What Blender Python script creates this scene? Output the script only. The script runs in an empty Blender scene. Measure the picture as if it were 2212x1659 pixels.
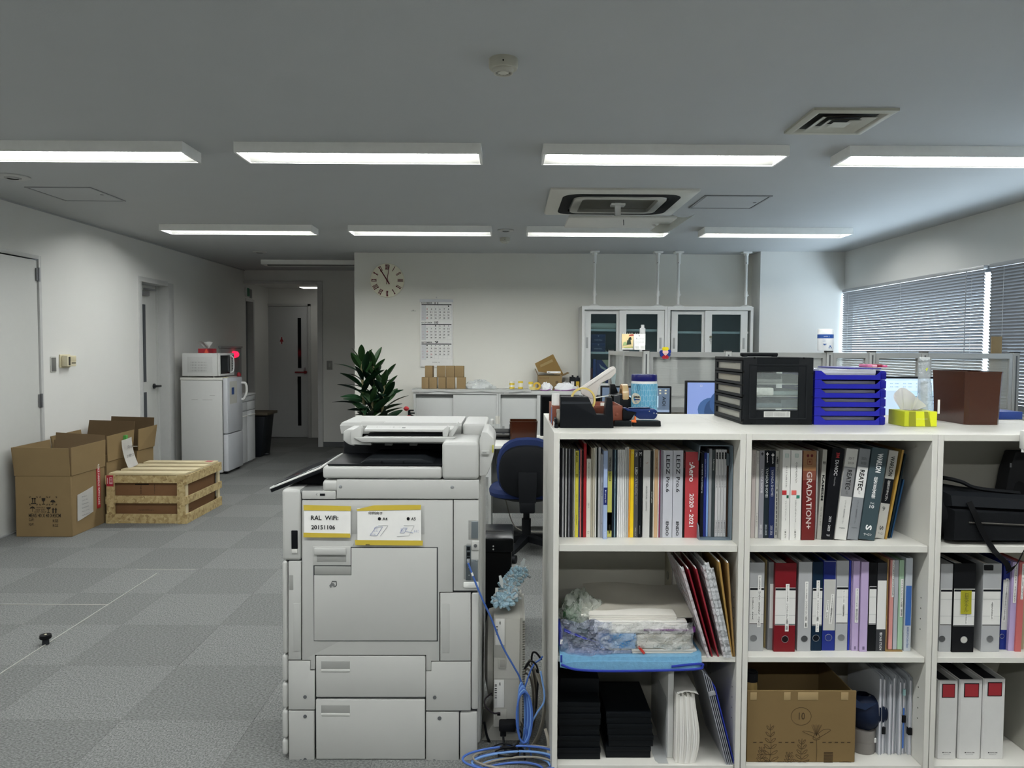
import bpy, bmesh, math, random
from mathutils import Vector, Matrix
random.seed(7)
SC = bpy.context.scene
COL = SC.collection
PI = math.pi

# ---------------------------------------------------------------- camera
FPX, CAMZ = 1661.0, 1.413
YAW, PIT, ROL = math.radians(.282), math.radians(2.643), math.radians(.281)
_f = Vector((math.sin(YAW)*math.cos(PIT), math.cos(YAW)*math.cos(PIT), -math.sin(PIT)))
_r0 = Vector((math.cos(YAW), -math.sin(YAW), 0)); _u0 = _r0.cross(_f)
_r = _r0*math.cos(ROL) + _u0*math.sin(ROL); _u = _u0*math.cos(ROL) - _r0*math.sin(ROL)
CAM = Vector((0, 0, CAMZ))
cd = bpy.data.cameras.new('camera'); cd.sensor_width = 36; cd.lens = 36*FPX/2212; cd.clip_start = .05
cam = bpy.data.objects.new('camera', cd); COL.objects.link(cam)
cam.matrix_world = Matrix(((_r.x, _u.x, -_f.x, 0), (_r.y, _u.y, -_f.y, 0), (_r.z, _u.z, -_f.z, CAMZ), (0, 0, 0, 1)))
SC.camera = cam
# ---------------------------------------------------------------- world, exposure
wd = bpy.data.worlds.new('world'); SC.world = wd; wd.use_nodes = True
bg = wd.node_tree.nodes['Background']; bg.inputs[0].default_value = (.78, .88, 1, 1); bg.inputs[1].default_value = 9.0
SC.view_settings.view_transform = 'Standard'; SC.view_settings.look = 'None'; SC.view_settings.gamma = 1
SC.view_settings.exposure = 0.0
LAMP = 56.0

# ---------------------------------------------------------------- measuring helpers (a sight line met with a real plane)
def _ray(x, y): return _f + _r*((x-1106)/FPX) - _u*((y-829.5)/FPX)
def aY(x, y, Y): d = _ray(x, y); return CAM + d*(Y/d.y)
def aZ(x, y, Z): d = _ray(x, y); return CAM + d*((Z-CAMZ)/d.z)
def aX(x, y, X): d = _ray(x, y); return CAM + d*(X/d.x)

# ---------------------------------------------------------------- materials
def lin(h):
    if not isinstance(h, str): return tuple(h[:3])
    h = h.lstrip('#'); o = []
    for i in (0, 2, 4):
        c = int(h[i:i+2], 16)/255
        o.append(c/12.92 if c <= .04045 else ((c+.055)/1.055)**2.4)
    return tuple(o)
_M = {}
def mat(hexc, rough=.5, metal=0, var=.05, scale=25, bump=0, bscale=200, emit=0, alpha=1, spec=.5, key=''):
    k = (hexc, rough, metal, var, scale, bump, bscale, emit, alpha, spec, key)
    if k in _M: return _M[k]
    if spec == .5 and not emit and isinstance(hexc, str) and sum(lin(hexc)) < .25: spec = .12+.9*sum(lin(hexc))   # reflection held down on dark colours so their blacks stay deep
    m = bpy.data.materials.new('surface_%03d' % len(_M)); m.use_nodes = True; _M[k] = m
    nt = m.node_tree; b = nt.nodes['Principled BSDF']; c = lin(hexc)
    tc = nt.nodes.new('ShaderNodeTexCoord'); n = nt.nodes.new('ShaderNodeTexNoise')
    n.inputs['Scale'].default_value = scale; n.inputs['Detail'].default_value = 3
    nt.links.new(tc.outputs['Object'], n.inputs['Vector'])
    mx = nt.nodes.new('ShaderNodeMix'); mx.data_type = 'RGBA'
    mx.inputs[6].default_value = (*[v*(1-var) for v in c], 1); mx.inputs[7].default_value = (*[min(1, v*(1+var)) for v in c], 1)
    nt.links.new(n.outputs['Fac'], mx.inputs[0]); nt.links.new(mx.outputs[2], b.inputs['Base Color'])
    b.inputs['Roughness'].default_value = rough; b.inputs['Metallic'].default_value = metal
    b.inputs['Specular IOR Level'].default_value = spec
    if bump:
        n2 = nt.nodes.new('ShaderNodeTexNoise'); n2.inputs['Scale'].default_value = bscale
        nt.links.new(tc.outputs['Object'], n2.inputs['Vector'])
        bp = nt.nodes.new('ShaderNodeBump'); bp.inputs['Strength'].default_value = bump; bp.inputs['Distance'].default_value = .002
        nt.links.new(n2.outputs['Fac'], bp.inputs['Height']); nt.links.new(bp.outputs['Normal'], b.inputs['Normal'])
    if emit:
        b.inputs['Emission Color'].default_value = (*c, 1); b.inputs['Emission Strength'].default_value = emit
    if alpha < 1: b.inputs['Alpha'].default_value = alpha
    return m
def clear(hexc, see=.6, rough=.1, ribs=0, key='', axis='Z', bump=0):
    """see-through plastic or glass: part of the light passes, the rest meets a glossy surface"""
    k = ('clear', hexc, see, rough, ribs, key, axis, bump)
    if k in _M: return _M[k]
    m = mat(hexc, rough, var=.03, key=str(k)).copy(); m.name = 'clear_%03d' % len(_M); _M[k] = m
    nt = m.node_tree; b = nt.nodes['Principled BSDF']; out = nt.nodes['Material Output']
    tr = nt.nodes.new('ShaderNodeBsdfTransparent'); ms = nt.nodes.new('ShaderNodeMixShader'); ms.inputs[0].default_value = see
    c = lin(hexc); tr.inputs[0].default_value = (*[.5+.5*v/max(max(c), .01) for v in c], 1) if key != 'tint' else (*c, 1)
    nt.links.new(b.outputs[0], ms.inputs[1]); nt.links.new(tr.outputs[0], ms.inputs[2]); nt.links.new(ms.outputs[0], out.inputs[0])
    if ribs or bump:
        tc = nt.nodes.new('ShaderNodeTexCoord'); bp = nt.nodes.new('ShaderNodeBump')
        if ribs:
            w = nt.nodes.new('ShaderNodeTexWave'); w.bands_direction = axis; w.inputs['Scale'].default_value = ribs; w.inputs['Distortion'].default_value = .3
            bp.inputs['Strength'].default_value = .8; bp.inputs['Distance'].default_value = .004
            nt.links.new(w.outputs['Fac'], bp.inputs['Height'])
        else:
            w = nt.nodes.new('ShaderNodeTexNoise'); w.inputs['Scale'].default_value = bump
            bp.inputs['Strength'].default_value = 1; bp.inputs['Distance'].default_value = .02
            nt.links.new(w.outputs['Fac'], bp.inputs['Height'])
        nt.links.new(tc.outputs['Object'], w.inputs['Vector']); nt.links.new(bp.outputs['Normal'], b.inputs['Normal'])
    return m
def flake_mat(lo, hi):
    m = mat(lo, .7, key='flake'+hi); nt = m.node_tree
    if 'fl' in nt.nodes: return m
    b = nt.nodes['Principled BSDF']; tc = nt.nodes['Texture Coordinate']
    v = nt.nodes.new('ShaderNodeTexVoronoi'); v.name = 'fl'; v.inputs['Scale'].default_value = 46
    nz = nt.nodes.new('ShaderNodeTexNoise'); nz.inputs['Scale'].default_value = 30
    ad = nt.nodes.new('ShaderNodeVectorMath'); ad.operation = 'MULTIPLY_ADD'; ad.inputs[1].default_value = (.05, .05, .05)
    nt.links.new(tc.outputs['Object'], nz.inputs['Vector']); nt.links.new(nz.outputs['Color'], ad.inputs[0]); nt.links.new(tc.outputs['Object'], ad.inputs[2])
    nt.links.new(ad.outputs[0], v.inputs['Vector'])
    r = nt.nodes.new('ShaderNodeValToRGB'); r.color_ramp.elements[0].color = (*lin(lo), 1); r.color_ramp.elements[1].color = (*lin(hi), 1)
    e = r.color_ramp.elements.new(.12); e.color = (*lin('#8b754d'), 1); e = r.color_ramp.elements.new(.25); e.color = (*lin(lo), 1)
    sx = nt.nodes.new('ShaderNodeSeparateColor'); nt.links.new(v.outputs['Color'], sx.inputs[0]); nt.links.new(sx.outputs[0], r.inputs[0])
    nt.links.new(r.outputs[0], b.inputs['Base Color'])
    return m
def carpet_mat(a, c2, key):
    m = mat(a, .95, spec=.1, key=key); nt = m.node_tree; b = nt.nodes['Principled BSDF']; tc = nt.nodes['Texture Coordinate']
    n = nt.nodes.new('ShaderNodeTexNoise'); n.inputs['Scale'].default_value = 170; n.inputs['Detail'].default_value = 4; n.inputs['Roughness'].default_value = .7
    mp = nt.nodes.new('ShaderNodeMapping'); mp.inputs['Scale'].default_value = (1, .6, 1) if key == 'ca' else (.6, 1, 1)
    nt.links.new(tc.outputs['Object'], mp.inputs[0]); nt.links.new(mp.outputs[0], n.inputs['Vector'])
    r = nt.nodes.new('ShaderNodeValToRGB'); r.color_ramp.elements[0].position = .34; r.color_ramp.elements[1].position = .66
    r.color_ramp.elements[0].color = (*lin(a), 1); r.color_ramp.elements[1].color = (*lin(c2), 1)
    nt.links.new(n.outputs['Fac'], r.inputs[0]); nt.links.new(r.outputs[0], b.inputs['Base Color'])
    bp = nt.nodes.new('ShaderNodeBump'); bp.inputs['Strength'].default_value = .6; bp.inputs['Distance'].default_value = .004
    nt.links.new(n.outputs['Fac'], bp.inputs['Height']); nt.links.new(bp.outputs['Normal'], b.inputs['Normal'])
    return m

# ---------------------------------------------------------------- mesh builder
class G:
    def __init__(s): s.b = bmesh.new()
    def box(s, x0, x1, y0, y1, z0, z1, bev=0, seg=2, M=None):
        if x1 < x0: x0, x1 = x1, x0
        if y1 < y0: y0, y1 = y1, y0
        if z1 < z0: z0, z1 = z1, z0
        r = bmesh.ops.create_cube(s.b, size=1); vs = r['verts']
        bmesh.ops.transform(s.b, verts=vs, matrix=Matrix.Translation(((x0+x1)/2, (y0+y1)/2, (z0+z1)/2)) @ Matrix.Diagonal((x1-x0, y1-y0, z1-z0, 1)))
        if M is not None: bmesh.ops.transform(s.b, verts=vs, matrix=M)
        if bev:
            es = list({e for v in vs for e in v.link_edges})
            bmesh.ops.bevel(s.b, geom=es, offset=min(bev, .49*min(x1-x0, y1-y0, z1-z0)), segments=seg, affect='EDGES', profile=.5)
        return s
    def prism(s, pts, ax, a, b, bev=0):
        def mk(p, t): return (t, p[0], p[1]) if ax == 'x' else (p[0], t, p[1]) if ax == 'y' else (p[0], p[1], t)
        va = [s.b.verts.new(mk(p, a)) for p in pts]; vb = [s.b.verts.new(mk(p, b)) for p in pts]; n = len(pts)
        fs = [s.b.faces.new(va), s.b.faces.new(vb[::-1])]
        for i in range(n): fs.append(s.b.faces.new((va[i], vb[i], vb[(i+1) % n], va[(i+1) % n])))
        bmesh.ops.recalc_face_normals(s.b, faces=fs)
        if bev:
            es = list({e for v in va+vb for e in v.link_edges})
            bmesh.ops.bevel(s.b, geom=es, offset=bev, segments=2, affect='EDGES', profile=.5)
        return s
    def ring(s, pts): return [s.b.verts.new(p) for p in pts]
    def loft(s, rings, cap=True, close=True):
        R = [s.ring(r) for r in rings]; n = len(R[0]); fs = []
        for a, b in zip(R, R[1:]):
            for i in range(n if close else n-1): fs.append(s.b.faces.new((a[i], a[(i+1) % n], b[(i+1) % n], b[i])))
        if cap and close: fs += [s.b.faces.new(R[0][::-1]), s.b.faces.new(R[-1])]
        bmesh.ops.recalc_face_normals(s.b, faces=fs)
        return s
    def cyl(s, p0, p1, r, n=16, r2=None, cap=True):
        p0, p1 = Vector(p0), Vector(p1); d = (p1-p0).normalized(); a = d.orthogonal().normalized(); b = d.cross(a); r2 = r if r2 is None else r2
        f = lambda p, q: [p+(a*math.cos(t)+b*math.sin(t))*q for t in (2*PI*i/n for i in range(n))]
        return s.loft([f(p0, r), f(p1, r2)], cap)
    def lathe(s, c, prof, n=24, axis='z'):
        rings = []
        for r, h in prof:
            r = max(r, .0002)
            rings.append([Vector(c)+(Vector((r*math.cos(t), r*math.sin(t), h)) if axis == 'z' else Vector((r*math.cos(t), h, r*math.sin(t))) if axis == 'y' else Vector((h, r*math.cos(t), r*math.sin(t)))) for t in (2*PI*i/n for i in range(n))])
        return s.loft(rings, cap=prof[0][0] < .001 and prof[-1][0] < .001)
    def tube(s, pts, r, n=8, closed=False):
        pts = [Vector(p) for p in pts]; rings = []; a = None; N = len(pts)
        for i, p in enumerate(pts):
            d = (pts[(i+1) % N]-pts[i-1]) if (closed or 0 < i < N-1) else (pts[1]-pts[0] if i == 0 else pts[-1]-pts[-2])
            d.normalize()
            a = d.orthogonal().normalized() if a is None else (a-d*a.dot(d)).normalized()
            b = d.cross(a); rr = r[i] if isinstance(r, (list, tuple)) else r
            rings.append([p+(a*math.cos(t)+b*math.sin(t))*rr for t in (2*PI*k/n for k in range(n))])
        if closed: rings.append(rings[0]); return s.loft(rings, cap=False)
        return s.loft(rings)
    def face(s, pts): s.b.faces.new([s.b.verts.new(p) for p in pts]); return s
    def grid(s, fn, nu, nv, thick=0):
        V = [[s.b.verts.new(fn(i/nu, j/nv)) for j in range(nv+1)] for i in range(nu+1)]
        fs = [s.b.faces.new((V[i][j], V[i+1][j], V[i+1][j+1], V[i][j+1])) for i in range(nu) for j in range(nv)]
        if thick: bmesh.ops.solidify(s.b, geom=fs, thickness=thick)
        return s
    def xf(s, M): bmesh.ops.transform(s.b, verts=s.b.verts[:], matrix=M); return s
    def mesh(s, name, m, smooth=True):
        me = bpy.data.meshes.new(name); s.b.to_mesh(me); s.b.free()
        me.materials.append(m)
        if smooth:
            me.polygons.foreach_set('use_smooth', [True]*len(me.polygons)); me.set_sharp_from_angle(angle=math.radians(38))
        return me
def bez(pts, k=6):
    """smooth curve through points (Catmull-Rom)"""
    P = [Vector(p) for p in pts]; P = [P[0]*2-P[1]]+P+[P[-1]*2-P[-2]]; o = []
    for i in range(1, len(P)-2):
        for j in range(k):
            t = j/k; a, b, c, d = P[i-1:i+3]
            o.append(.5*((2*b)+(c-a)*t+(2*a-5*b+4*c-d)*t*t+(3*b-a-3*c+d)*t**3))
    return o+[P[-2]]
def tag(o, label=None, cat=None, group=None, kind=None):
    for k, v in (('label', label), ('category', cat), ('group', group), ('kind', kind)):
        if v: o[k] = v
    return o
def thing(name, label, cat, group=None, kind=None):
    o = bpy.data.objects.new(name, None); o.empty_display_size = .05; COL.objects.link(o); return tag(o, label, cat, group, kind)
def part(name, g, m, parent=None, label=None, kind=None, smooth=True):
    o = bpy.data.objects.new(name, g.mesh(name, m, smooth)); COL.objects.link(o)
    if parent is not None: o.parent = parent
    return tag(o, label, None, None, kind)
def tree(o):
    r = [o]
    for c in o.children: r += tree(c)
    return r
def done(root, pivot=None, rot=None):
    """move the thing's origin to its base; turn it about the pivot if asked"""
    ms = {o.data for o in tree(root) if o.data}
    co = [v.co for m in ms for v in m.vertices]
    if pivot is None:
        lo = [min(c[i] for c in co) for i in range(3)]; hi = [max(c[i] for c in co) for i in range(3)]
        pivot = ((lo[0]+hi[0])/2, (lo[1]+hi[1])/2, lo[2])
    T = Matrix.Translation([-v for v in pivot])
    for m in ms: m.transform(T)
    root.location = pivot
    if rot: root.rotation_euler = rot
    return root
def solo(name, g, m, label, cat, group=None, rot=None, smooth=True):
    o = part(name, g, m, None, smooth=smooth); tag(o, label, cat, group); return done(o, None, rot)
def struct(name, g, m, label=None, smooth=False):
    o = part(name, g, m, None, smooth=smooth); o['kind'] = 'structure'
    if label: o['label'] = label
    return o
def copy_tree(o, parent=None):
    c = o.copy(); COL.objects.link(c); c.parent = parent
    for ch in list(o.children): copy_tree(ch, c)
    return c
_T = {}
def glyphs(s, vertical=False, bold=0):
    k = (s, vertical, bold)
    if k not in _T:
        c = bpy.data.curves.new('t', 'FONT'); c.body = '\n'.join(s) if vertical else s; c.resolution_u = 2; c.offset = bold
        c.align_x = 'CENTER'; c.space_line = .8 if vertical else 1
        o = bpy.data.objects.new('t', c); m = bpy.data.meshes.new_from_object(o)
        bpy.data.objects.remove(o); bpy.data.curves.remove(c)
        xs = [v.co.x for v in m.vertices] or [0, 1]; ys = [v.co.y for v in m.vertices] or [0, 1]
        w = max(max(xs)-min(xs), 1e-4); h = max(max(ys)-min(ys), 1e-4)
        m.transform(Matrix.Diagonal((1/w, 1/h, 1, 1)) @ Matrix.Translation((-(max(xs)+min(xs))/2, -(max(ys)+min(ys))/2, 0)))
        _T[k] = m
    return _T[k]
EX, EY, EZ = Vector((1, 0, 0)), Vector((0, 1, 0)), Vector((0, 0, 1))
def letter(parent, s, c, w, h, m, right=EX, up=EZ, name='lettering', vertical=False, bold=0, lift=.0006):
    """flat lettering w wide and h high, centred at c, reading along right, standing along up"""
    me = glyphs(s, vertical, bold).copy(); me.name = name; right = Vector(right).normalized(); up = Vector(up).normalized(); n = right.cross(up)
    c = Vector(c)+n*lift
    me.transform(Matrix(((right.x*w, up.x*h, n.x, c.x), (right.y*w, up.y*h, n.y, c.y), (right.z*w, up.z*h, n.z, c.z), (0, 0, 0, 1))))
    me.materials.clear(); me.materials.append(m)
    o = bpy.data.objects.new(name, me); COL.objects.link(o); o.parent = parent; return o
DOWN = -EZ
def spine(parent, s, x, z, y, length, h, m, bold=0): return letter(parent, s, (x, y, z), length, h, m, DOWN, EX, bold=bold)

WHITE = mat('#e9e8e2', .45); INK = mat('#16171a', .6); GREYTXT = mat('#77797c', .6); PAPER = mat('#e4e4e1', .7)

# ================================================================ the room
XL, XR, YB, ZC = -3.735, 3.73, 8.85, 2.5
YH, YV = 10.93, 12.03
wall_m = mat('#dbdbd7', .75, var=.02, scale=3, bump=.25, bscale=180)
ceil_m = mat('#b3b6b7', .85, var=.02, scale=4, bump=.2, bscale=120)
cream_m = mat('#dad9d1', .75, var=.02, scale=3, bump=.25, bscale=180)
# floor with single carpet tiles
fl = struct('floor', G().box(-3.9, 3.9, -5.6, 12.2, -.15, -.012), mat('#5d5e5d', .9))
ca, cb = carpet_mat('#525453', '#8d8f8d', 'ca'), carpet_mat('#4d4f4e', '#858785', 'cb')  # one carpet; the lighter and darker look of turned pile is put into colour
def tile_mesh(m): return G().box(-.2497, .2497, -.2497, .2497, -.012, 0, .0008, 1).mesh('carpet_tile', m)
tms = (tile_mesh(ca), tile_mesh(cb))
for i in range(15):
    for j in range(-1, 19):
        x, y = -3.96+.5*i+.25, 1.86+.5*j+.25
        if y > 10.9 and x > -2.4: continue
        o = bpy.data.objects.new('carpet_tile', tms[(i+j) % 2]); COL.objects.link(o); o.parent = fl; o.location = (x, y, random.uniform(-.0006, 0))
o = part('carpet', G().box(XL-.02, XR, -5.5, 1.355, -.012, 0), ca, fl, kind='stuff')
o = part('carpet', G().box(XL-.02, -2.4, 11.365, 12.2, -.012, 0), ca, fl, kind='stuff')
struct('ceiling', G().box(-3.9, 3.95, -5.6, 12.2, ZC, ZC+.12), ceil_m)
# left wall with two doorways (built as pieces around the openings)
D1 = (5.30, 6.15, 2.10); D2 = (7.86, 8.47, 2.08)
g = G()
for y0, y1, z0 in ((-5.6, D1[0], 0), (D1[0], D1[1], D1[2]), (D1[1], D2[0], 0), (D2[0], D2[1], D2[2]), (D2[1], 10.98, 0), (10.98, 11.30, 2.08), (11.30, 12.2, 0)):
    g.box(XL-.2, XL, y0, y1, z0, ZC)
struct('wall_left', g, wall_m)
struct('wall_behind', G().box(-3.9, 3.9, -5.7, -5.5, 0, ZC), wall_m)  # unseen wall, its place invented and set back to lessen bounced light
struct('wall_back', G().box(-1.765, 3.9, YB, YB+.15, 0, ZC).box(-1.765, -1.62, YB+.15, YH+.1, 0, ZC), cream_m)
struct('wall_corridor', G().box(-2.69, -1.7, YH, YH+.12, 0, ZC).box(XL, -2.69, YH, YH+.12, 2.31, ZC), wall_m)
struct('wall_vestibule', G().box(-3.78, -2.2, YV, YV+.12, 0, ZC).box(-2.3, -2.2, YH+.12, YV, 0, ZC).box(XL, -2.3, YH+.12, YV, 2.33, 2.36), wall_m)
struct('wall_column', G().box(2.79, XR+.1, 8.56, YB+.01, 0, ZC), wall_m)
# right wall around the long window
WZ0, WZ1 = .95, 2.08
struct('wall_right', G().box(XR, XR+.15, -5.6, 8.9, WZ1, ZC).box(XR, XR+.15, -5.6, 8.9, 0, WZ0).box(XR, XR+.15, -5.6, 2.9, WZ0, WZ1), wall_m)
bbm = mat('#55585a', .6)
struct('baseboard_corridor', G().box(-2.66, -1.78, YH-.008, YH, 0, .07), bbm)
struct('baseboard_left', G().box(XL, XL+.006, 6.2, 7.82, 0, .06).box(XL, XL+.006, 8.66, 10.97, 0, .06), mat('#8d8f90', .6))
struct('trim_1', G().box(-2.70, -2.63, YH-.03, YH+.13, 0, 2.345, .004).box(XL, -2.7, YH-.03, YH+.13, 2.31, 2.345, .004), mat('#c4c5c4', .5))
strip = mat('#a9a9a3', .6)
struct('trim_2', G().box(-2.186, -2.182, 2.4, 4.75, 0, .004), strip)
struct('trim_3', G().box(-3.2, -2.187, 4.157, 4.162, 0, .003), strip)
struct('trim_4', G().box(-2.35, -1.98, 4.825, 4.828, 0, .003), strip)
struct('trim_5', G().box(XL, XL+.012, -5.5, YH, ZC-.012, ZC), mat('#a9abac', .6))
# near door on the left wall
dm = mat('#c9cac6', .5, var=.02)
d = thing('door_1', 'pale flush door with steel hinges in the left wall', None, kind='structure')
part('door_leaf', G().box(XL-.05, XL-.002, D1[0]+.04, D1[1]-.008, .008, D1[2]-.008, .003), dm, d)
fm = mat('#bfc0be', .45)
part('door_frame', G().box(XL-.06, XL+.012, D1[1]-.004, D1[1]+.028, 0, D1[2]+.03, .003).box(XL-.06, XL+.012, D1[0], D1[1], D1[2], D1[2]+.03, .003).box(XL-.06, XL+.012, D1[0], D1[0]+.03, 0, D1[2], .003), fm, d)
for z in (1.98, .98): part('hinge', G().cyl((XL+.012, D1[1]-.004, z-.055), (XL+.012, D1[1]-.004, z+.055), .009, 10).box(XL, XL+.01, D1[1]-.03, D1[1]+.02, z-.05, z+.05), mat('#8c8d90', .35, .9), d)
part('threshold', G().box(XL-.05, XL+.01, D1[0]+.03, D1[1], 0, .008), mat('#9b9c9c', .4), d)
# recessed door with slit panes
d = thing('door_2', 'narrow grey door with slit panes and dark lever in a recess', None, kind='structure')
XD = XL-.12
part('door_leaf', G().box(XD-.04, XD, D2[0], D2[1]-.008, .005, D2[2]-.008, .002), dm, d)
part('door_frame', G().box(XL-.19, XL+.014, D2[1]-.006, D2[1]+.13, 0, D2[2]+.03, .004).box(XL-.19, XL+.014, D2[0]-.06, D2[1]-.006, D2[2]-.006, D2[2]+.045, .004).box(XL-.2, XL+.014, D2[0]-.06, D2[0], 0, D2[2], .004), fm, d)
part('door_stop', G().box(XD, XD+.02, D2[1]-.028, D2[1]-.006, 0, D2[2]-.008), fm, d)
for z0, z1 in ((1.04, 1.86), (.22, .93)): part('slit_pane', G().box(XD, XD+.004, D2[0]+.28, D2[0]+.34, z0, z1), mat('#4d5155', .15), d)
part('door_closer', G().box(XD+.005, XD+.045, D2[0]+.1, D2[0]+.36, 1.95, 2.0, .006).box(XD+.03, XD+.05, D2[0]+.25, D2[0]+.5, 2.01, 2.03), mat('#9a9c9e', .4, .6), d)
hl = part('lever_handle', G().cyl((XD, D2[1]-.1, .985), (XD+.06, D2[1]-.1, .985), .012).box(XD+.05, XD+.066, D2[1]-.2, D2[1]-.05, .974, .996, .006), mat('#2b2d2f', .4, .5), d)
part('rose', G().cyl((XD, D2[1]-.1, .985), (XD+.012, D2[1]-.1, .985), .028, 20), mat('#3a3c3e', .4, .6), hl)
# toilet door at the end
d = thing('door_3', 'grey washroom door with red lever and dark slit panes', None, kind='structure')
p0, p1 = aY(576, 945, YV), aY(665, 662, YV)
part('door_leaf', G().box(p0.x, p1.x, YV-.03, YV+.002, .01, 2.05, .003), mat('#b9bbbb', .5, var=.02), d)
part('door_frame', G().box(p0.x-.04, p0.x-.003, YV-.045, YV, 0, 2.09, .003).box(p1.x+.003, p1.x+.045, YV-.045, YV, 0, 2.09, .003).box(p0.x-.04, p1.x+.045, YV-.045, YV, 2.053, 2.09, .003), fm, d)
gl = mat('#15191b', .1)
for a, b in ((687, 795), (813, 919)):
    q0, q1 = aY(645, b, YV), aY(651.5, a, YV)
    part('slit_pane', G().box(q0.x, q1.x, YV-.034, YV-.029, q0.z, q1.z), gl, d)
q = aY(661, 804, YV-.03); rd = mat('#7d1a22', .4)
part('lever_handle', G().cyl((q.x, YV-.035, q.z), (q.x, YV-.09, q.z), .022).box(q.x-.16, q.x+.01, YV-.095, YV-.075, q.z-.012, q.z+.012, .008), rd, d)
q = aY(659, 796, YV-.03); part('lock', G().cyl((q.x, YV-.03, q.z), (q.x, YV-.045, q.z), .018), mat('#9b9d9f', .3, .8), d)
q = aY(608.5, 736, YV-.03); s = part('pictogram', G().box(q.x-.03, q.x+.03, YV-.033, YV-.029, q.z-.055, q.z+.06), mat('#cdcecd', .5), d)
part('figure', G().cyl((q.x, YV-.036, q.z+.045), (q.x, YV-.032, q.z+.045), .012).prism([(q.x-.03, q.z-.015), (q.x+.03, q.z-.015), (q.x+.008, q.z+.035), (q.x-.008, q.z+.035)], 'y', YV-.036, YV-.032).box(q.x-.008, q.x+.008, YV-.036, YV-.032, q.z-.05, q.z-.01), mat('#9d1f2c', .5), s)
for z in (1.87, 1.0): part('hinge', G().cyl((p0.x-.02, YV-.05, z-.07), (p0.x-.02, YV-.05, z+.07), .012, 10), mat('#5f6163', .4, .7), d)
# side doorway frame of the vestibule
struct('trim_6', G().box(XL-.19, XL+.01, 11.28, 11.33, 0, 2.1).box(XL-.19, XL+.01, 10.98, 11.28, 2.07, 2.11), fm)
struct('door_4', G().box(XL-.12, XL-.08, 10.98, 11.28, 0, 2.07), mat('#707375', .5))

# ---------------------------------------------------------------- window with blinds
w = thing('window_1', 'long window behind grey venetian blinds', None, kind='structure')
al = mat('#8f9294', .35, .8)
g = G().box(XR+.03, XR+.12, 2.9, 8.85, WZ0, WZ0+.05).box(XR+.03, XR+.12, 2.9, 8.85, WZ1-.05, WZ1)
for y in (2.9, 5.92, 8.8): g.box(XR+.03, XR+.12, y, y+.05, WZ0, WZ1)
part('window_frame', g, al, w)
for y in (2.95, 5.97): part('pane', G().box(XR+.07, XR+.076, y, y+2.83 if y > 4 else y+2.97, WZ0+.05, WZ1-.05), clear('#dfe8ea', .93, .02), w)
part('window_sill', G().box(XR-.02, XR+.12, 2.9, 8.56, WZ0-.03, WZ0, .004), WHITE, w)
blm = mat('#77787b', .35, .35, var=.03)
def blind(y0, y1, tilt, label):
    t = thing('venetian_blind', label, 'blind', 'grey venetian blinds at the window')
    part('headrail', G().box(XR-.035, XR-.002, y0, y1, WZ1-.03, WZ1, .002), mat('#a5a6a8', .4, .3), t)
    a, hw = math.radians(tilt), .0135
    sm = G().loft([[Vector((-k*hw*math.cos(a)-.003*(1-k*k)*math.sin(a), y, k*hw*math.sin(a)-.003*(1-k*k)*math.cos(a)*-1)) for k in (-1, -.5, 0, .5, 1)] for y in (y0, y1)], cap=False, close=False).mesh('slat', blm)
    for i in range(44):
        o = bpy.data.objects.new('slat', sm); COL.objects.link(o); o.parent = t; o.location = (XR-.02, 0, WZ1-.045-i*.0245)
    part('bottom_rail', G().box(XR-.032, XR-.008, y0, y1, WZ1-1.14, WZ1-1.125), mat('#a5a6a8', .4, .3), t)
    for k in (.06, .5, .94): part('ladder_cord', G().cyl((XR-.034, y0+(y1-y0)*k, WZ1-.02), (XR-.034, y0+(y1-y0)*k, WZ1-1.13), .0012, 6), mat('#b5b5b5', .7), t)
    part('wand', G().cyl((XR-.05, y0+.2, WZ1-.03), (XR-.05, y0+.2, WZ1-.95), .004, 8), mat('#8a8b8d', .4), t)
blind(6.0, 8.54, 56, 'grey venetian blind beside the white column, slats letting light through')
blind(3.0, 5.93, 64, 'grey venetian blind nearer the camera, slats nearly shut, at right edge')

# ---------------------------------------------------------------- ceiling fittings
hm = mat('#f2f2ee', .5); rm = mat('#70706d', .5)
em = bpy.data.materials.new('lamp_glow'); em.use_nodes = True
_b = em.node_tree.nodes['Principled BSDF']; _b.inputs['Emission Color'].default_value = (.985, 1, .985, 1); _b.inputs['Emission Strength'].default_value = LAMP
_b.inputs['Base Color'].default_value = (.9, .9, .9, 1)
def ceiling_light(x0, x1, y0, label, lit=True):
    t = thing('ceiling_light', label, 'ceiling light', 'long fluorescent ceiling lights'); y1 = y0+.25; zb = ZC-.056; k = .012
    part('housing', G().box(x0, x1, y0, y0+k, zb, ZC).box(x0, x1, y1-k, y1, zb, ZC).box(x0, x0+k, y0+k, y1-k, zb, ZC).box(x1-k, x1, y0+k, y1-k, zb, ZC).box(x0+k, x1-k, y0+k, y1-k, ZC-.008, ZC), hm, t)
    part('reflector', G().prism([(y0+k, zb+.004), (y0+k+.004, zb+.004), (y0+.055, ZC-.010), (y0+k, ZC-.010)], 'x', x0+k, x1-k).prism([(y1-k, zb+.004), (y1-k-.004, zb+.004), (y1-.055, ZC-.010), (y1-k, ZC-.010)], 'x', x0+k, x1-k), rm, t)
    part('lamp', G().box(x0+.03, x1-.03, y0+.075, y1-.075, ZC-.026, ZC-.010, .004), em if lit else mat('#b9bab6', .4), t)
    return done(t)
R1 = ((-3.05, -1.73), (-1.46, -.15), (.18, 1.49), (1.81, 3.12))
nm = ('near row light cut by the left edge', 'near row light second from the left, above the printer', 'near row light third from the left, above the bookcase', 'near row light cut by the right edge')
for (a, b), n in zip(R1, nm): ceiling_light(a, b, 4.13, 'lit white ceiling light, '+n)
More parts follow.
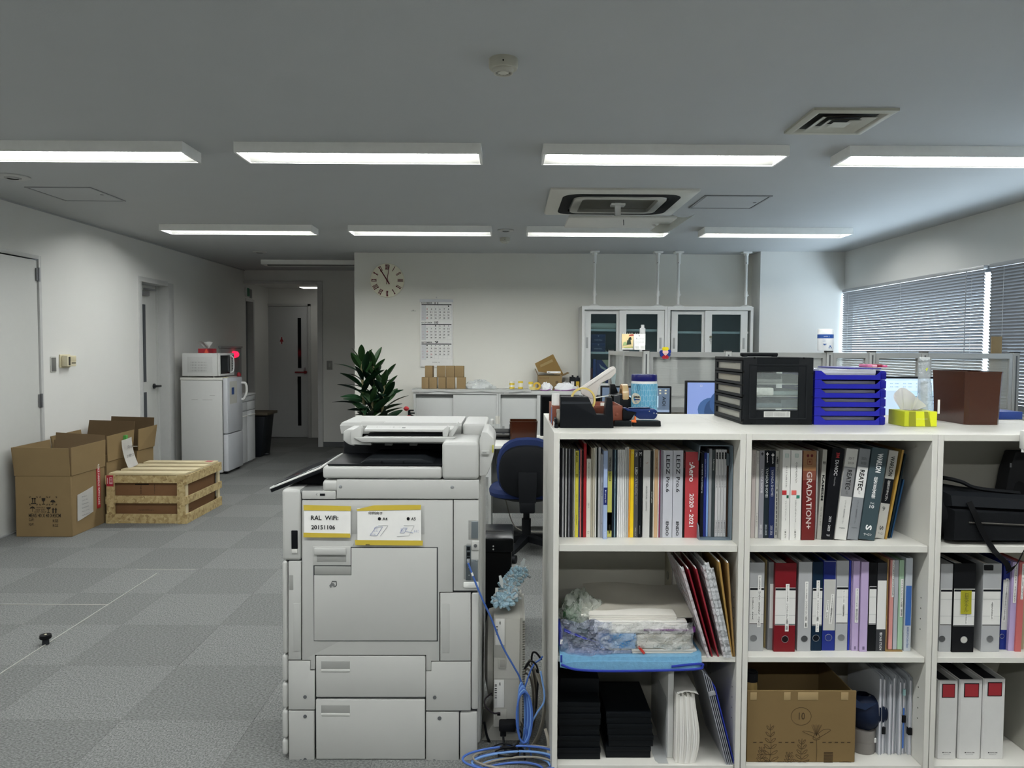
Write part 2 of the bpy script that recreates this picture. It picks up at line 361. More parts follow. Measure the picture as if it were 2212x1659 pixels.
R2 = ((-3.1, -1.75), (-1.43, -.155), (.16, 1.43), (1.74, 3.06))
nm = ('leftmost', 'second from left', 'third from left, behind the air conditioner', 'rightmost, before the column')
for (a, b), n in zip(R2, nm): ceiling_light(a, b, 6.88, 'lit white ceiling light of the far row, '+n)
for (a, b), n in zip(R1, ('leftmost', 'second', 'third', 'rightmost')):
    ceiling_light(a, b, 1.36, 'lit white ceiling light overhead before the bookcase, %s of its row' % n); ceiling_light(a, b, -1.4, 'lit white ceiling light behind the viewer, %s of its row' % n)
ceiling_light(-3.08, -1.79, 9.62, 'unlit white ceiling light over the corridor by the hall opening', lit=False)
t = thing('vestibule_light', 'small bright ceiling panel in the vestibule before the washroom door', 'ceiling light')
p = aZ(655, 617, 2.33)
part('frame', G().box(-3.1, -2.45, 11.32, 11.62, 2.3, 2.33, .004), hm, t); part('diffuser', G().box(-3.07, -2.48, 11.35, 11.59, 2.293, 2.3), mat('#fdfcf6', .5, emit=2.6), t); done(t)
def joined(parent, items, m, right=EX, up=EZ, name='lettering', bold=0, kind=None):
    """many small pieces of print on one flat thing: (text, centre, width, height)"""
    g = bmesh.new(); right = Vector(right); up = Vector(up); n = right.cross(up)
    for s, c, w, h in items:
        me = glyphs(s, False, bold).copy(); c = Vector(c)+n*.0006
        me.transform(Matrix(((right.x*w, up.x*h, n.x, c.x), (right.y*w, up.y*h, n.y, c.y), (right.z*w, up.z*h, n.z, c.z), (0, 0, 0, 1)))); g.from_mesh(me); bpy.data.meshes.remove(me)
    me = bpy.data.meshes.new(name); g.to_mesh(me); g.free(); me.materials.append(m)
    o = bpy.data.objects.new(name, me); COL.objects.link(o); o.parent = parent
    return tag(o, kind=kind or 'stuff')
def smoke(x, y, label, r=.055):
    t = thing('smoke_detector', label, 'smoke detector'); c = mat('#b3b1a3', .5)
    part('base', G().lathe((x, y, ZC), [(0, 0), (r, 0), (r, -.03), (r*.93, -.036), (0, -.036)]), c, t)
    part('sensor', G().lathe((x, y, ZC-.036), [(0, 0), (r*.72, 0), (r*.66, -.016), (r*.58, -.016), (r*.5, -.006), (r*.4, -.006), (r*.36, -.014), (0, -.014)]), mat('#c0beb2', .45), t)
    g = G()
    for k in range(12):
        a = k*PI/6; g.box(r*.5, r*.66, -.003, .003, -.048, -.036, M=Matrix.Translation((x, y, ZC)) @ Matrix.Rotation(a, 4, 'Z'))
    part('vane', g, mat('#8f8e84', .5), t)
    part('lamp_dot', G().cyl((x, y-r, ZC-.022), (x, y-r-.003, ZC-.022), .003, 8), INK, t); return done(t)
smoke(-.024, 2.95, 'cream round smoke detector on the ceiling near the camera')
smoke(-.04, 7.62, 'cream round smoke detector just behind the far lights', .05)
def disc(x, y, label, r=.075):
    t = thing('ceiling_speaker', label, 'ceiling disc', 'round ceiling discs')
    part('plate', G().lathe((x, y, ZC), [(0, 0), (r, 0), (r, -.006), (r*.9, -.01), (0, -.01)], 28), mat('#b4b5b2', .5), t)
    part('ring', G().lathe((x, y, ZC-.01), [(r*.3, 0), (r*.5, 0), (r*.45, -.005), (r*.35, -.005)], 24), mat('#9a9b99', .5), t); return done(t)
disc(-3.182, 5.0, 'flat round ceiling disc at the left edge beside the hatch', .1); disc(-.03, 7.12, 'flat round ceiling disc between the far row lights'); disc(-2.84, 8.84, 'flat round ceiling disc near the corridor', .08)
def hatch(x0, x1, y0, y1, label):
    t = thing('ceiling_hatch', label, 'access hatch')
    part('frame', G().box(x0, x1, y0, y0+.014, ZC-.006, ZC).box(x0, x1, y1-.014, y1, ZC-.006, ZC).box(x0, x0+.014, y0+.014, y1-.014, ZC-.006, ZC).box(x1-.014, x1, y0+.014, y1-.014, ZC-.006, ZC), mat('#8e9092', .4, .5), t)
    part('panel', G().box(x0+.02, x1-.02, y0+.02, y1-.02, ZC-.004, ZC), ceil_m, t)
    part('latch', G().cyl((x1-.05, (y0+y1)/2, ZC-.004), (x1-.05, (y0+y1)/2, ZC-.007), .012), mat('#77797a', .4, .6), t); return done(t)
hatch(1.38, 1.86, 5.47, 5.96, 'square ceiling access hatch beside the air conditioner'); hatch(-3.31, -2.86, 5.32, 5.81, 'square ceiling access hatch near the left wall')
# square vent diffuser with nested cones
t = thing('ceiling_vent', 'square cream ceiling air diffuser with nested vanes', 'vent'); cx, cy, hh = 1.56, 3.688, .192; vm = mat('#b7b6a8', .5)
def sq(h, z): return [(cx-h, cy-h, z), (cx+h, cy-h, z), (cx+h, cy+h, z), (cx-h, cy+h, z)]
part('frame', G().loft([sq(hh, ZC), sq(hh, ZC-.012), sq(hh-.02, ZC-.02), sq(hh-.035, ZC-.016), sq(hh-.05, ZC)], cap=False), vm, t)
part('duct', G().box(cx-.15, cx+.15, cy-.15, cy+.15, ZC-.001, ZC), mat('#3d3e3b', .8), t)
for h0, h1, za, zb in ((.128, .085, -.021, -.004), (.080, .045, -.021, -.006)): part('vane', G().loft([sq(h0, ZC+za), sq(h1, ZC+zb), sq(h1-.003, ZC+zb), sq(h0-.004, ZC+za-.001)], cap=False), vm, t)
part('centre_cone', G().loft([sq(.042, ZC-.022), sq(.012, ZC-.014)]), vm, t); done(t)
# cassette air conditioner with its grille hanging open
t = thing('air_conditioner', 'white ceiling cassette air conditioner with its grille hanging open', 'air conditioner')
acm = mat('#d0cfc6', .5); x0, x1, y0, y1 = .28, 1.30, 5.25, 6.2; cx, cy = (x0+x1)/2, (y0+y1)/2
def rr(hx, hy, r, z, n=5, ox=cx, oy=cy):
    o = []
    for sx, sy, a0 in ((1, 1, 0), (-1, 1, 90), (-1, -1, 180), (1, -1, 270)):
        for k in range(n+1):
            a = math.radians(a0+90*k/n); o.append((ox+sx*(hx-r)+r*math.cos(a), oy+sy*(hy-r)+r*math.sin(a), z))
    return o
part('panel', G().loft([rr(.51, .475, .02, ZC), rr(.51, .475, .02, ZC-.012), rr(.5, .465, .02, ZC-.02), rr(.41, .39, .12, ZC-.026), rr(.4, .38, .11, ZC-.001)], cap=False), acm, t)
part('air_slot', G().loft([rr(.415, .395, .12, ZC-.024), rr(.413, .393, .12, ZC-.0285), rr(.34, .32, .09, ZC-.0285), rr(.338, .318, .09, ZC-.01)], cap=False), mat('#17191a', .7), t)
for sx, sy, lx, ly in ((-1, 0, .012, .26), (1, 0, .012, .26), (0, 1, .27, .012), (0, -1, .27, .012)):
    px, py = cx+sx*.365, cy+sy*.345; part('louvre', G().box(px-lx, px+lx, py-ly, py+ly, ZC-.022, ZC-.012, .004), mat('#3a3d3e', .5), t)
part('inner_frame', G().loft([rr(.33, .31, .08, ZC-.002), rr(.325, .305, .08, ZC-.035), rr(.27, .25, .03, ZC-.035), rr(.27, .25, .03, ZC-.004)], cap=False), acm, t)
part('filter', G().box(cx-.27, cx+.27, cy-.25, cy+.25, ZC-.008, ZC-.001), mat('#8f8d82', .8, bump=.5), t)
part('bracket', G().box(cx-.02, cx+.02, 5.62, 5.66, 2.36, ZC-.03).box(cx-.05, cx+.05, 5.6, 5.68, 2.45, ZC-.035), hm, t)
gx0, gx1 = aY(1228, 452, 5.6).x, aY(1462, 452, 5.6).x
part('grille', G().box(gx0, gx1, 5.58, 6.02, 2.352, 2.372, .008), mat('#d8d7d0', .4), t)
fa, fb, fc, fd = aY(1404, 498.6, 5.72), aY(1451, 497, 5.72), aY(1501, 463, 5.95), aY(1452, 464, 5.95)
part('flap', G().grid(lambda u, v: fa.lerp(fb, u).lerp(fd.lerp(fc, u), v)+Vector((0, 0, -.022*math.sin(PI*u))), 10, 6, .007), mat('#e2e1da', .4), t)
part('strap', G().tube([(1.08, 5.86, 2.36), (1.12, 5.8, 2.32)], .008, 6), hm, t); part('pull_cord', G().tube([(.83, 5.62, 2.35), (.832, 5.62, 2.31)], .003, 6), mat('#5a5b5b', .5), t); done(t)
# ================================================================ left side of the room
t = thing('wall_switch', 'grey rectangular switch plate on the left wall near the door', 'switch')
part('plate', G().box(XL, XL+.008, 6.285, 6.36, 1.2, 1.328, .003), mat('#c9c9c2', .5), t); part('rocker', G().box(XL+.008, XL+.012, 6.292, 6.353, 1.208, 1.32, .002), mat('#6f706c', .45), t); done(t)
t = thing('wall_controller', 'cream wall control box beside the grey switch plate', 'control box'); cm_ = mat('#d2c9a8', .5)
part('back_plate', G().box(XL, XL+.012, 6.41, 6.56, 1.235, 1.345, .003), cm_, t); part('case', G().box(XL+.012, XL+.06, 6.43, 6.56, 1.245, 1.335, .004), mat('#ddd5b8', .5), t)
part('slot', G().box(XL+.06, XL+.062, 6.445, 6.47, 1.255, 1.325), mat('#3c3a34', .6), t); part('label_slot', G().box(XL+.06, XL+.062, 6.49, 6.55, 1.268, 1.278), mat('#5c5848', .6), t)
part('lid_edge', G().box(XL+.06, XL+.063, 6.475, 6.556, 1.287, 1.331, .002), cm_, t); done(t)
# ---- cartons
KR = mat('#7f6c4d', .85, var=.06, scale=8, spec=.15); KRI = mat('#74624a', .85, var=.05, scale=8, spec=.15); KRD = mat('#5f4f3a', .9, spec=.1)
def carton(name, label, x0, x1, y0, y1, zb, zf, flapz, k=.006, group=None):
    """open shipping carton: four walls, floor, flaps standing up"""
    t = thing(name, label, 'carton', group)
    part('bottom', G().box(x0+k, x1-k, y0+k, y1-k, zb, zb+k), KRI, t)
    for a in ((x0, x1, y0, y0+k), (x0, x1, y1-k, y1), (x0, x0+k, y0+k, y1-k), (x1-k, x1, y0+k, y1-k)):
        part('side', G().box(*a, zb, zf, .002, 1), KR, t)
    return t
b1 = carton('shipping_carton', 'open brown carton with printed marks and red tape, nearest to the door', -3.645, -3.232, 5.665, 6.14, 0, .452, .66)
def flap(t, pts, th=.006, m=None, name='flap'):
    p = [Vector(q) for q in pts]; n = (p[1]-p[0]).cross(p[3]-p[0]).normalized()*th
    g = G().loft([p, [q+n for q in p]]); return part(name, g, m or KR, t)
flap(b1, [(-3.648, 5.668, .455), (-3.236, 5.668, .455), (-3.238, 5.655, .662), (-3.645, 5.655, .667)])
flap(b1, [(-3.232, 5.668, .455), (-3.232, 6.14, .455), (-3.228, 6.145, .668), (-3.228, 5.662, .664)])
flap(b1, [(-3.645, 6.14, .455), (-3.645, 5.668, .455), (-3.66, 5.66, .665), (-3.66, 6.14, .668)])
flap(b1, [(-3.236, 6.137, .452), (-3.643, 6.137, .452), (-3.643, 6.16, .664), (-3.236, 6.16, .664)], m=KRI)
fy = 5.664
def bl(x, y): q = aY(x, y, fy); return q.x, q.z
def z2(x, y): return (20+x/6.144, 900+y/6.144)
def pz2(x, y): return bl(*z2(x, y))
BK = mat('#2c2720', .8)
g = G()
def pbox(g, x0, y0, x1, y1, yy=fy): (a, b), (c, d) = pz2(x0, y0), pz2(x1, y1); g.box(a, c, yy-.0012, yy, min(b, d), max(b, d)); return g
# the handling marks as flat print
for cx in (310, 340):
    part('arrow_mark', pbox(pbox(G(), cx-6, 1080, cx+6, 1142), cx-12, 1080, cx+12, 1096), BK, b1)
part('arrow_base_mark', pbox(G(), 290, 1146, 358, 1160), BK, b1)
p = [pz2(*q) for q in ((430, 1082), (478, 1082), (474, 1112), (458, 1128), (450, 1128), (434, 1112))]
part('glass_mark', G().prism(p, 'y', fy-.0012, fy), BK, b1); part('glass_stem_mark', pbox(pbox(G(), 452, 1126, 458, 1160), 435, 1158, 475, 1166), BK, b1)
p = [pz2(*q) for q in ((544, 1136), (556, 1112), (580, 1104), (604, 1116), (614, 1138))]
part('umbrella_mark', G().prism(p, 'y', fy-.0012, fy), BK, b1); part('umbrella_handle_mark', pbox(pbox(G(), 576, 1136, 582, 1166), 558, 1162, 582, 1168), BK, b1)
for cx in (322, 455, 580):
    for sx in (-1, 1):
        for yy, s in ((1062, 1), (1175, -1)): part('corner_mark', pbox(pbox(G(), cx+sx*52, yy, cx+sx*34, yy+6*s), cx+sx*52, yy, cx+sx*47, yy+18*s), BK, b1)
p = [pz2(*q) for q in ((272, 1222), (285, 1200), (308, 1190), (330, 1200), (342, 1222), (310, 1214))]
part('umbrella_mark', G().prism(p, 'y', fy-.0012, fy), BK, b1); part('umbrella_handle_mark', pbox(G(), 306, 1215, 311, 1262), BK, b1)
p = [pz2(*q) for q in ((492, 1204), (552, 1200), (545, 1222), (524, 1232), (500, 1224))]
part('glass_mark', G().prism(p, 'y', fy-.0012, fy), BK, b1); part('glass_stem_mark', pbox(pbox(G(), 517, 1230, 523, 1268), 505, 1266, 535, 1274), BK, b1)
for cx in (582, 618):
    p = [pz2(*q) for q in ((cx-8, 1280), (cx-8, 1234), (cx-18, 1234), (cx, 1208), (cx+18, 1234), (cx+8, 1234), (cx+8, 1280))]
    part('arrow_mark', G().prism(p, 'y', fy-.0012, fy), BK, b1)
def l2(s, x0, y0, x1, y1, bold=0):
    (a, b), (c, d) = pz2(x0, y0), pz2(x1, y1); letter(b1, s, ((a+c)/2, fy, (b+d)/2), abs(c-a), abs(b-d), BK, bold=bold)
l2('FRAGILE', 362, 1197, 472, 1216); l2('KEEP DRY', 352, 1226, 482, 1246); l2('DON\'T DROP', 335, 1254, 492, 1276)
l2('MEAS: 40 X 40 X45CM', 258, 1286, 684, 1338, .01); l2('G.W:', 260, 1348, 330, 1388, .01); l2('KGS', 578, 1364, 650, 1402, .01); l2('N.W:', 260, 1412, 330, 1448, .01); l2('KGS', 578, 1426, 650, 1464, .01)
XB = -3.228
def ps(x, y, X=XB): q = aX(*z2(x, y), X); return q.y, q.z
(y0, z1), (y1, z0) = ps(1190, 500), ps(1200, 1180)
ya, yb = 6.015, 6.06
part('warning_tape', G().box(-3.232, -3.226, ya, yb, .14, .60), mat('#a02028', .5), b1)
letter(b1, '▼ → FRAGILE HANDLE WITH CARE', (-3.226, (ya+yb)/2, .375), .42, .028, PAPER, DOWN, EY, bold=.01)
part('shipping_note', G().grid(lambda u, v: Vector((-3.2315+.006+.004*math.sin(3*u), 5.73+.22*u+.004*v, .10+.03*u+.2*v)), 4, 4, .001), PAPER, b1)
for k in range(6): letter(b1, ('No.', 'Order No.', 'Name', 'Destination', 'Q\'ty 1 set', 'Handle with care')[k], (-3.2185, 5.82+.003*k, .275-.028*k), .07+.008*k, .009, GREYTXT, EY, EZ)
done(b1)
b2 = carton('shipping_carton', 'open brown carton behind the crate with a white notice taped on', -3.645, -3.24, 6.19, 6.60, 0, .48, .7)
flap(b2, [(-3.236, 6.19, .483), (-3.236, 6.6, .483), (-3.226, 6.615, .70), (-3.23, 6.172, .69)])
flap(b2, [(-3.645, 6.6, .483), (-3.645, 6.17, .483), (-3.67, 6.165, .69), (-3.67, 6.6, .70)])
flap(b2, [(-3.645, 6.172, .483), (-3.24, 6.172, .483), (-3.25, 6.19, .70), (-3.64, 6.19, .72)], m=KRI)
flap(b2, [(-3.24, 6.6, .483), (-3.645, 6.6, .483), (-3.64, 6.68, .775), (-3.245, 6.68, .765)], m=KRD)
done(b2)
b3 = carton('shipping_carton', 'brown carton deepest in the row, behind the second open one', -3.645, -3.25, 6.72, 7.03, 0, .50, .7)
flap(b3, [(-3.246, 6.72, .503), (-3.246, 7.03, .503), (-3.222, 7.04, .70), (-3.24, 6.722, .69)])
flap(b3, [(-3.645, 7.03, .503), (-3.645, 6.72, .503), (-3.66, 6.715, .73), (-3.66, 7.03, .73)])
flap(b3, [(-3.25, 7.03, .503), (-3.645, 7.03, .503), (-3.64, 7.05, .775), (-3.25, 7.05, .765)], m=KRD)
done(b3)
t = thing('paper_notice', 'white handwritten notice hung on the carton with green tape', 'notice')
X2 = -3.205
part('sheet', G().grid(lambda u, v: Vector((X2+.002+.05*(1-v)**2+.006*math.sin(PI*u), 6.36+.17*u+.008*(1-v), .40+.235*v+.012*u)), 6, 8, .0008), PAPER, t)
part('tape', G().box(X2-.03, X2+.004, 6.43, 6.465, .625, .67), mat('#4c9a45', .5), t)
for s, z, w in (('FHA', .572, .09), ('カバー関係サンプル', .50, .12)): letter(t, s, (X2+.03, 6.45, z), w, .028, mat('#55575a', .7), EY, EZ)
done(t)
# ---- OSB crate
OS = flake_mat('#a28d60', '#b9a67a'); PL = mat('#c3b795', .7, var=.08, scale=12)
cx0, cx1, cy0, cy1 = -3.20, -2.578, 6.10, 6.86
t = thing('wooden_crate', 'low chipboard crate with pale slatted lid standing before the cartons', 'crate')
H = .392
for z0, z1 in ((0, .075), (.162, .222), (.325, .385)): part('front_board', G().box(cx0+.055, cx1-.055, cy0+.012, cy0+.024, z0, z1), OS, t)
for x in (cx0, cx1-.06): part('corner_post', G().box(x, x+.06, cy0, cy0+.02, 0, .388), OS, t)
for z0, z1 in ((.0, .075), (.155, .215), (.315, .385)): part('side_board', G().box(cx1, cx1+.014, cy0+.005, cy1, z0, z1), OS, t)
for z0, z1 in ((.0, .075), (.155, .215), (.315, .385)): part('side_board', G().box(cx0-.012, cx0, cy0+.005, cy1, z0, z1), OS, t)
for y in (cy0+.02, cy1-.06): part('corner_post', G().box(cx1-.014, cx1, y, y+.05, 0, .385), PL, t)
for k in range(4): part('lid_slat', G().box(cx0+.01, cx1-.002, cy0+.02+k*.195, cy0+.14+k*.195, .388, .404, .002), PL, t)
for x in (cx0+.005, cx1-.07): part('lid_batten', G().box(x, x+.06, cy0+.01, cy1-.01, .378, .388), PL, t)
for z0, z1 in ((0, .075), (.315, .385)): part('back_board', G().box(cx0, cx1, cy1, cy1+.012, z0, z1), OS, t)
part('warning_label', G().box(cx0+.002, cx0+.056, cy0-.001, cy0, .30, .388), mat('#9c1f30', .5), t)
letter(t, 'I ▤', (cx0+.03, cy0-.001, .345), .04, .05, PAPER); part('warning_label', G().box(cx1-.09, cx1-.03, cy0+.64, cy0+.70, .404, .4045), mat('#a8404c', .5), t)
done(t)
t = thing('packed_carton', 'brown carton packed inside the chipboard crate', 'carton')
part('body', G().box(cx0+.03, cx1-.03, cy0+.03, cy1-.03, .005, .372, .004), mat('#6f5238', .8, spec=.15), t)
for s, x, z, w in (('▬▬▬▬▬', -2.93, .311, .11), ('HandleWithCare', -2.90, .105, .12)): letter(t, s, (x, cy0+.03, z), w, .009, BK)
letter(t, 'THIS SIDE', (-2.94, cy0+.03, .27), .07, .012, BK, DOWN, EX); letter(t, 'FRAGILE', (-2.83, cy0+.03, .275), .08, .008, BK, DOWN, EX)
letter(t, 'HandleWithCare', (cx1-.03, 6.26, .085), .11, .008, BK, EY, EZ); done(t)
# ---- black floor stop
t = thing('door_stop', 'black rubber floor stop beside the pale line on the carpet', 'door stop')
part('stem', G().lathe((-2.19, 3.6, 0), [(0, 0), (.016, 0), (.014, .03), (0, .03)]), mat('#24262a', .5), t)
part('cap', G().lathe((-2.19, 3.6, .028), [(0, 0), (.024, 0), (.027, .006), (.025, .018), (.008, .019), (0, .019)]), mat('#131416', .45), t)
part('screw', G().lathe((-2.19, 3.6, .047), [(0, 0), (.006, 0), (.004, .002), (0, .002)], 10), mat('#c8c2a8', .3, .8), t); done(t)
# ---- fridge
FW = mat('#c9cac8', .4, var=.02); FD = mat('#c5c8cd', .3, var=.02)
fx0, fxm, fx1, fy0, fy1 = -3.62, -3.165, -3.10, 8.50, 8.98
t = thing('refrigerator', 'small white two-door refrigerator by the left wall', 'refrigerator')
part('cabinet', G().box(fx0, fxm, fy0, fy1, .02, 1.045, .006), FW, t); part('top', G().box(fx0-.005, fxm+.01, fy0-.004, fy1, 1.045, 1.075, .006), mat('#d4d4ce', .45), t)
u = part('upper_door', G().box(fxm+.008, fx1, fy0+.002, fy1, .452, 1.072, .014), FD, t); l = part('lower_door', G().box(fxm+.008, fx1, fy0+.002, fy1, .03, .444, .014), FD, t)
part('gasket', G().box(fxm, fxm+.008, fy0+.008, fy1-.008, .03, 1.06), mat('#7b7c7b', .7), t)
part('handle', G().tube(bez([(fx1, fy1-.04, 1.0), (fx1+.05, fy1-.04, .99), (fx1+.06, fy1-.04, .9), (fx1+.03, fy1-.04, .82), (fx1, fy1-.04, .81)]), .014, 8), mat('#d9d9d6', .35), u)
part('energy_sticker', G().box(fx1, fx1+.001, fy0+.12, fy0+.20, .88, .96), mat('#2e4d86', .5), u); part('sticker_patch', G().box(fx1, fx1+.0006, fy0+.06, fy0+.29, .78, 1.03), mat('#bfbfb8', .6), u)
part('hinge_cap', G().box(fxm+.01, fxm+.05, fy0+.01, fy0+.06, 1.072, 1.082, .003), mat('#d5d1b0', .5), t)
part('scuff_marks', G().box(-3.50, -3.43, fy0-.0008, fy0, .8305, .834).box(-3.38, -3.27, fy0-.0008, fy0, .8275, .831).box(-3.30, -3.24, fy0-.0008, fy0, .876, .879), mat('#8d8e8c', .6), t, kind='stuff')
for x, y in ((fx0+.05, fy0+.05), (fx1-.05, fy0+.05), (fx0+.05, fy1-.05), (fx1-.05, fy1-.05)): part('foot', G().cyl((x, y, 0), (x, y, .022), .018, 10), INK, t)
done(t)
# ---- microwave
MW = mat('#cfd0ce', .4, var=.02)
mx0, mx1, my0, my1, mz0, mz1 = -3.61, -3.19, 8.52, 8.97, 1.09, 1.345
t = thing('microwave_oven', 'white microwave oven standing on the refrigerator', 'microwave')
part('case', G().box(mx0, mx1-.03, my0, my1, mz0, mz1, .008), MW, t)
fr = part('front', G().box(mx1-.028, mx1, my0, my1, mz0, mz1, .008), MW, t)
part('window', G().box(mx1, mx1+.003, my0+.02, my0+.30, mz0+.025, mz1-.025), mat('#101315', .12), fr); part('inner_pane', G().box(mx1+.003, mx1+.004, my0+.05, my0+.27, mz0+.06, mz1-.06), mat('#22282c', .1), fr)
part('handle', G().tube(bez([(mx1, my0+.33, mz1-.03), (mx1+.03, my0+.335, mz1-.06), (mx1+.03, my0+.335, mz0+.06), (mx1, my0+.33, mz0+.03)]), .008, 8), mat('#d9dadb', .3), fr)
for k in range(7): part('button', G().box(mx1, mx1+.004, my0+.37, my0+.43, mz1-.045-k*.028, mz1-.027-k*.028), mat('#2a2d31' if k < 2 else '#5a5d60', .4), fr)
part('side_panel', G().box(mx0+.06, mx1-.08, my0-.002, my0, mz0+.04, mz1-.04, .001), mat('#c6c7c5', .45), t)
for r in range(4):
    for c in range(11): part('vent_slit', G().box(mx0+.1+c*.0165, mx0+.104+c*.0165, my0-.0035, my0-.0018, mz0+.055+r*.03, mz0+.07+r*.03), mat('#8b8c8b', .6), t)
for x, y in ((mx0+.06, my0+.04), (mx1-.08, my0+.04), (mx0+.06, my1-.04), (mx1-.08, my1-.04)): part('foot', G().cyl((x, y, 1.075), (x, y, mz0), .012, 10), mat('#a8a9a6', .5), t)
done(t)
def tissue_box(name, label, x0, x1, y0, y1, z0, z1, m, band=None, big=1):
    t = thing(name, label, 'tissue box'); part('box', G().box(x0, x1, y0, y1, z0, z1, .001), m, t); cx, cy, w = (x0+x1)/2, (y0+y1)/2, (x1-x0)
    part('opening', G().loft([[(cx+.3*w*math.cos(a), cy+.16*(y1-y0)*math.sin(a), z1+h) for a in (2*PI*k/20 for k in range(20))] for h in (0, .0006)]), mat('#6b5f55', .8), t)
    if band:
        for k, (a, b, c, d, mm) in enumerate(band): part('print_band', G().prism([(x0+w*a, z0+.001), (x0+w*b, z0+.001), (x0+w*d, z1-.001), (x0+w*c, z1-.001)], 'y', y0-.0008, y0), mm, t)
    return t
t = tissue_box('tissue_box', 'small red tissue box lying on the microwave', -3.46, -3.30, 8.6, 8.72, mz1, mz1+.05, mat('#a32330', .5), [(.42, .72, .55, .58, mat('#d9573f', .5)), (.78, 1, .7, 1, mat('#7c1a26', .5))])
part('tissue', G().grid(lambda u, v: Vector((-3.38+.11*(u-.55)*(.5+v)-.02*v, 8.66+.025*math.sin(5*u+2*v), mz1+.05+.085*v*(1-.35*abs(u-.4))+.008*math.sin(9*u))), 8, 6, .0006), PAPER, t); done(t)
# ---- fire alarm box with red lamp on the wall
XF_ = XL; XL = XL+.003
t = thing('fire_alarm_panel', 'grey wall panel with glowing red lamp behind the microwave', 'fire alarm'); ap = mat('#a9abab', .5)
part('door_panel', G().box(XL, XL+.02, 9.94, 10.72, .75, 1.40, .004), ap, t); part('top_edge', G().box(XL, XL+.03, 9.92, 10.74, 1.40, 1.425), ap, t)
part('lamp', G().lathe((XL+.02, 10.40, 1.315), [(0, 0), (.045, 0), (.045, .02), (.035, .06), (.015, .075), (0, .078)], 20, 'x'), mat('#ff1a3c', .3, emit=2.5), t)
part('speaker', G().lathe((XL+.02, 10.52, 1.18), [(0, 0), (.11, 0), (.11, .004), (0, .006)], 24, 'x'), mat('#8d8f90', .5), t)
part('call_button', G().lathe((XL+.02, 10.2, 1.14), [(0, 0), (.07, 0), (.07, .015), (0, .02)], 24, 'x'), mat('#7a1f28', .4), t); done(t); XL = XF_
solo('red_cloth_bag', G().lathe((-3.125, 8.93, 1.076), [(0, 0), (.02, 0), (.026, .015), (.02, .035), (.008, .045), (0, .046)], 12), mat('#8e1c26', .7), 'small crumpled red pouch beside the microwave', 'pouch')
# ---- white drawer unit
t = thing('drawer_cabinet', 'white slim cabinet with drawers and doors behind the refrigerator', 'cabinet'); kx0, kx1, ky0, ky1 = -3.68, -3.15, 9.0, 9.56; CW = mat('#cdd0d2', .4, var=.02)
part('body', G().box(kx0, kx1-.02, ky0, ky1, .02, .83, .003), CW, t); part('top', G().box(kx0, kx1+.012, ky0-.004, ky1+.006, .83, .85, .004), mat('#d6d8d8', .35), t)
part('drawer', G().box(kx1-.018, kx1, ky0+.004, ky1-.004, .765, .825, .002), CW, t)
for z0, z1 in ((.655, .755),):
    for a, b in ((ky0+.004, ky0+.277), (ky0+.283, ky1-.004)): part('drawer', G().box(kx1-.018, kx1, a, b, z0, z1, .002), CW, t)
for a, b in ((ky0+.004, ky0+.277), (ky0+.283, ky1-.004)):
    q = part('door', G().box(kx1-.018, kx1, a, b, .03, .645, .002), CW, t); part('handle', G().box(kx1, kx1+.015, a+.03, b-.03, .585, .597, .004), mat('#e5e5e2', .3), q)
part('plinth', G().box(kx0, kx1-.03, ky0+.01, ky1-.01, 0, .02), mat('#8b8d8f', .6), t); done(t)
t = thing('waste_bin', 'tall black bin with a wooden lid past the white cabinet', 'bin'); part('body', G().prism([(-3.62, .0), (-3.18, .0), (-3.12, .54), (-3.66, .54)], 'y', 9.86, 10.24, .01), mat('#191d22', .5), t)
part('lid', G().box(-3.68, -3.08, 9.83, 10.26, .54, .575, .004), mat('#4c4538', .6), t); part('pedal', G().box(-3.2, -3.13, 10.0, 10.1, .01, .03, .005), mat('#2c2f33', .5), t); done(t)
t = thing('exit_sign', 'green exit sign high on the wall inside the hall opening', 'sign'); part('case', G().box(XL, XL+.03, 10.95, 11.06, 2.13, 2.26, .003), mat('#d0d2d0', .5), t); part('face', G().box(XL+.03, XL+.032, 10.957, 11.053, 2.137, 2.253), mat('#146a4c', .4), t); done(t)
t = thing('wall_socket', 'grey wall plate high beside the exit sign', 'wall plate'); part('plate', G().box(XL, XL+.01, 11.15, 11.23, 2.12, 2.25, .002), mat('#8d8f8f', .5), t); part('cover', G().box(XL+.01, XL+.014, 11.16, 11.22, 2.13, 2.24), mat('#7b7d7d', .5), t); done(t)
t = thing('wall_switch', 'grey switch plate on the dark corridor wall beside the plant', 'switch'); part('plate', G().box(-2.577, -2.497, YH-.008, YH, 1.1, 1.225, .002), mat('#8a8b86', .5), t); part('rocker', G().box(-2.55, -2.522, YH-.012, YH-.008, 1.135, 1.19, .002), mat('#9fa09a', .5), t); done(t)
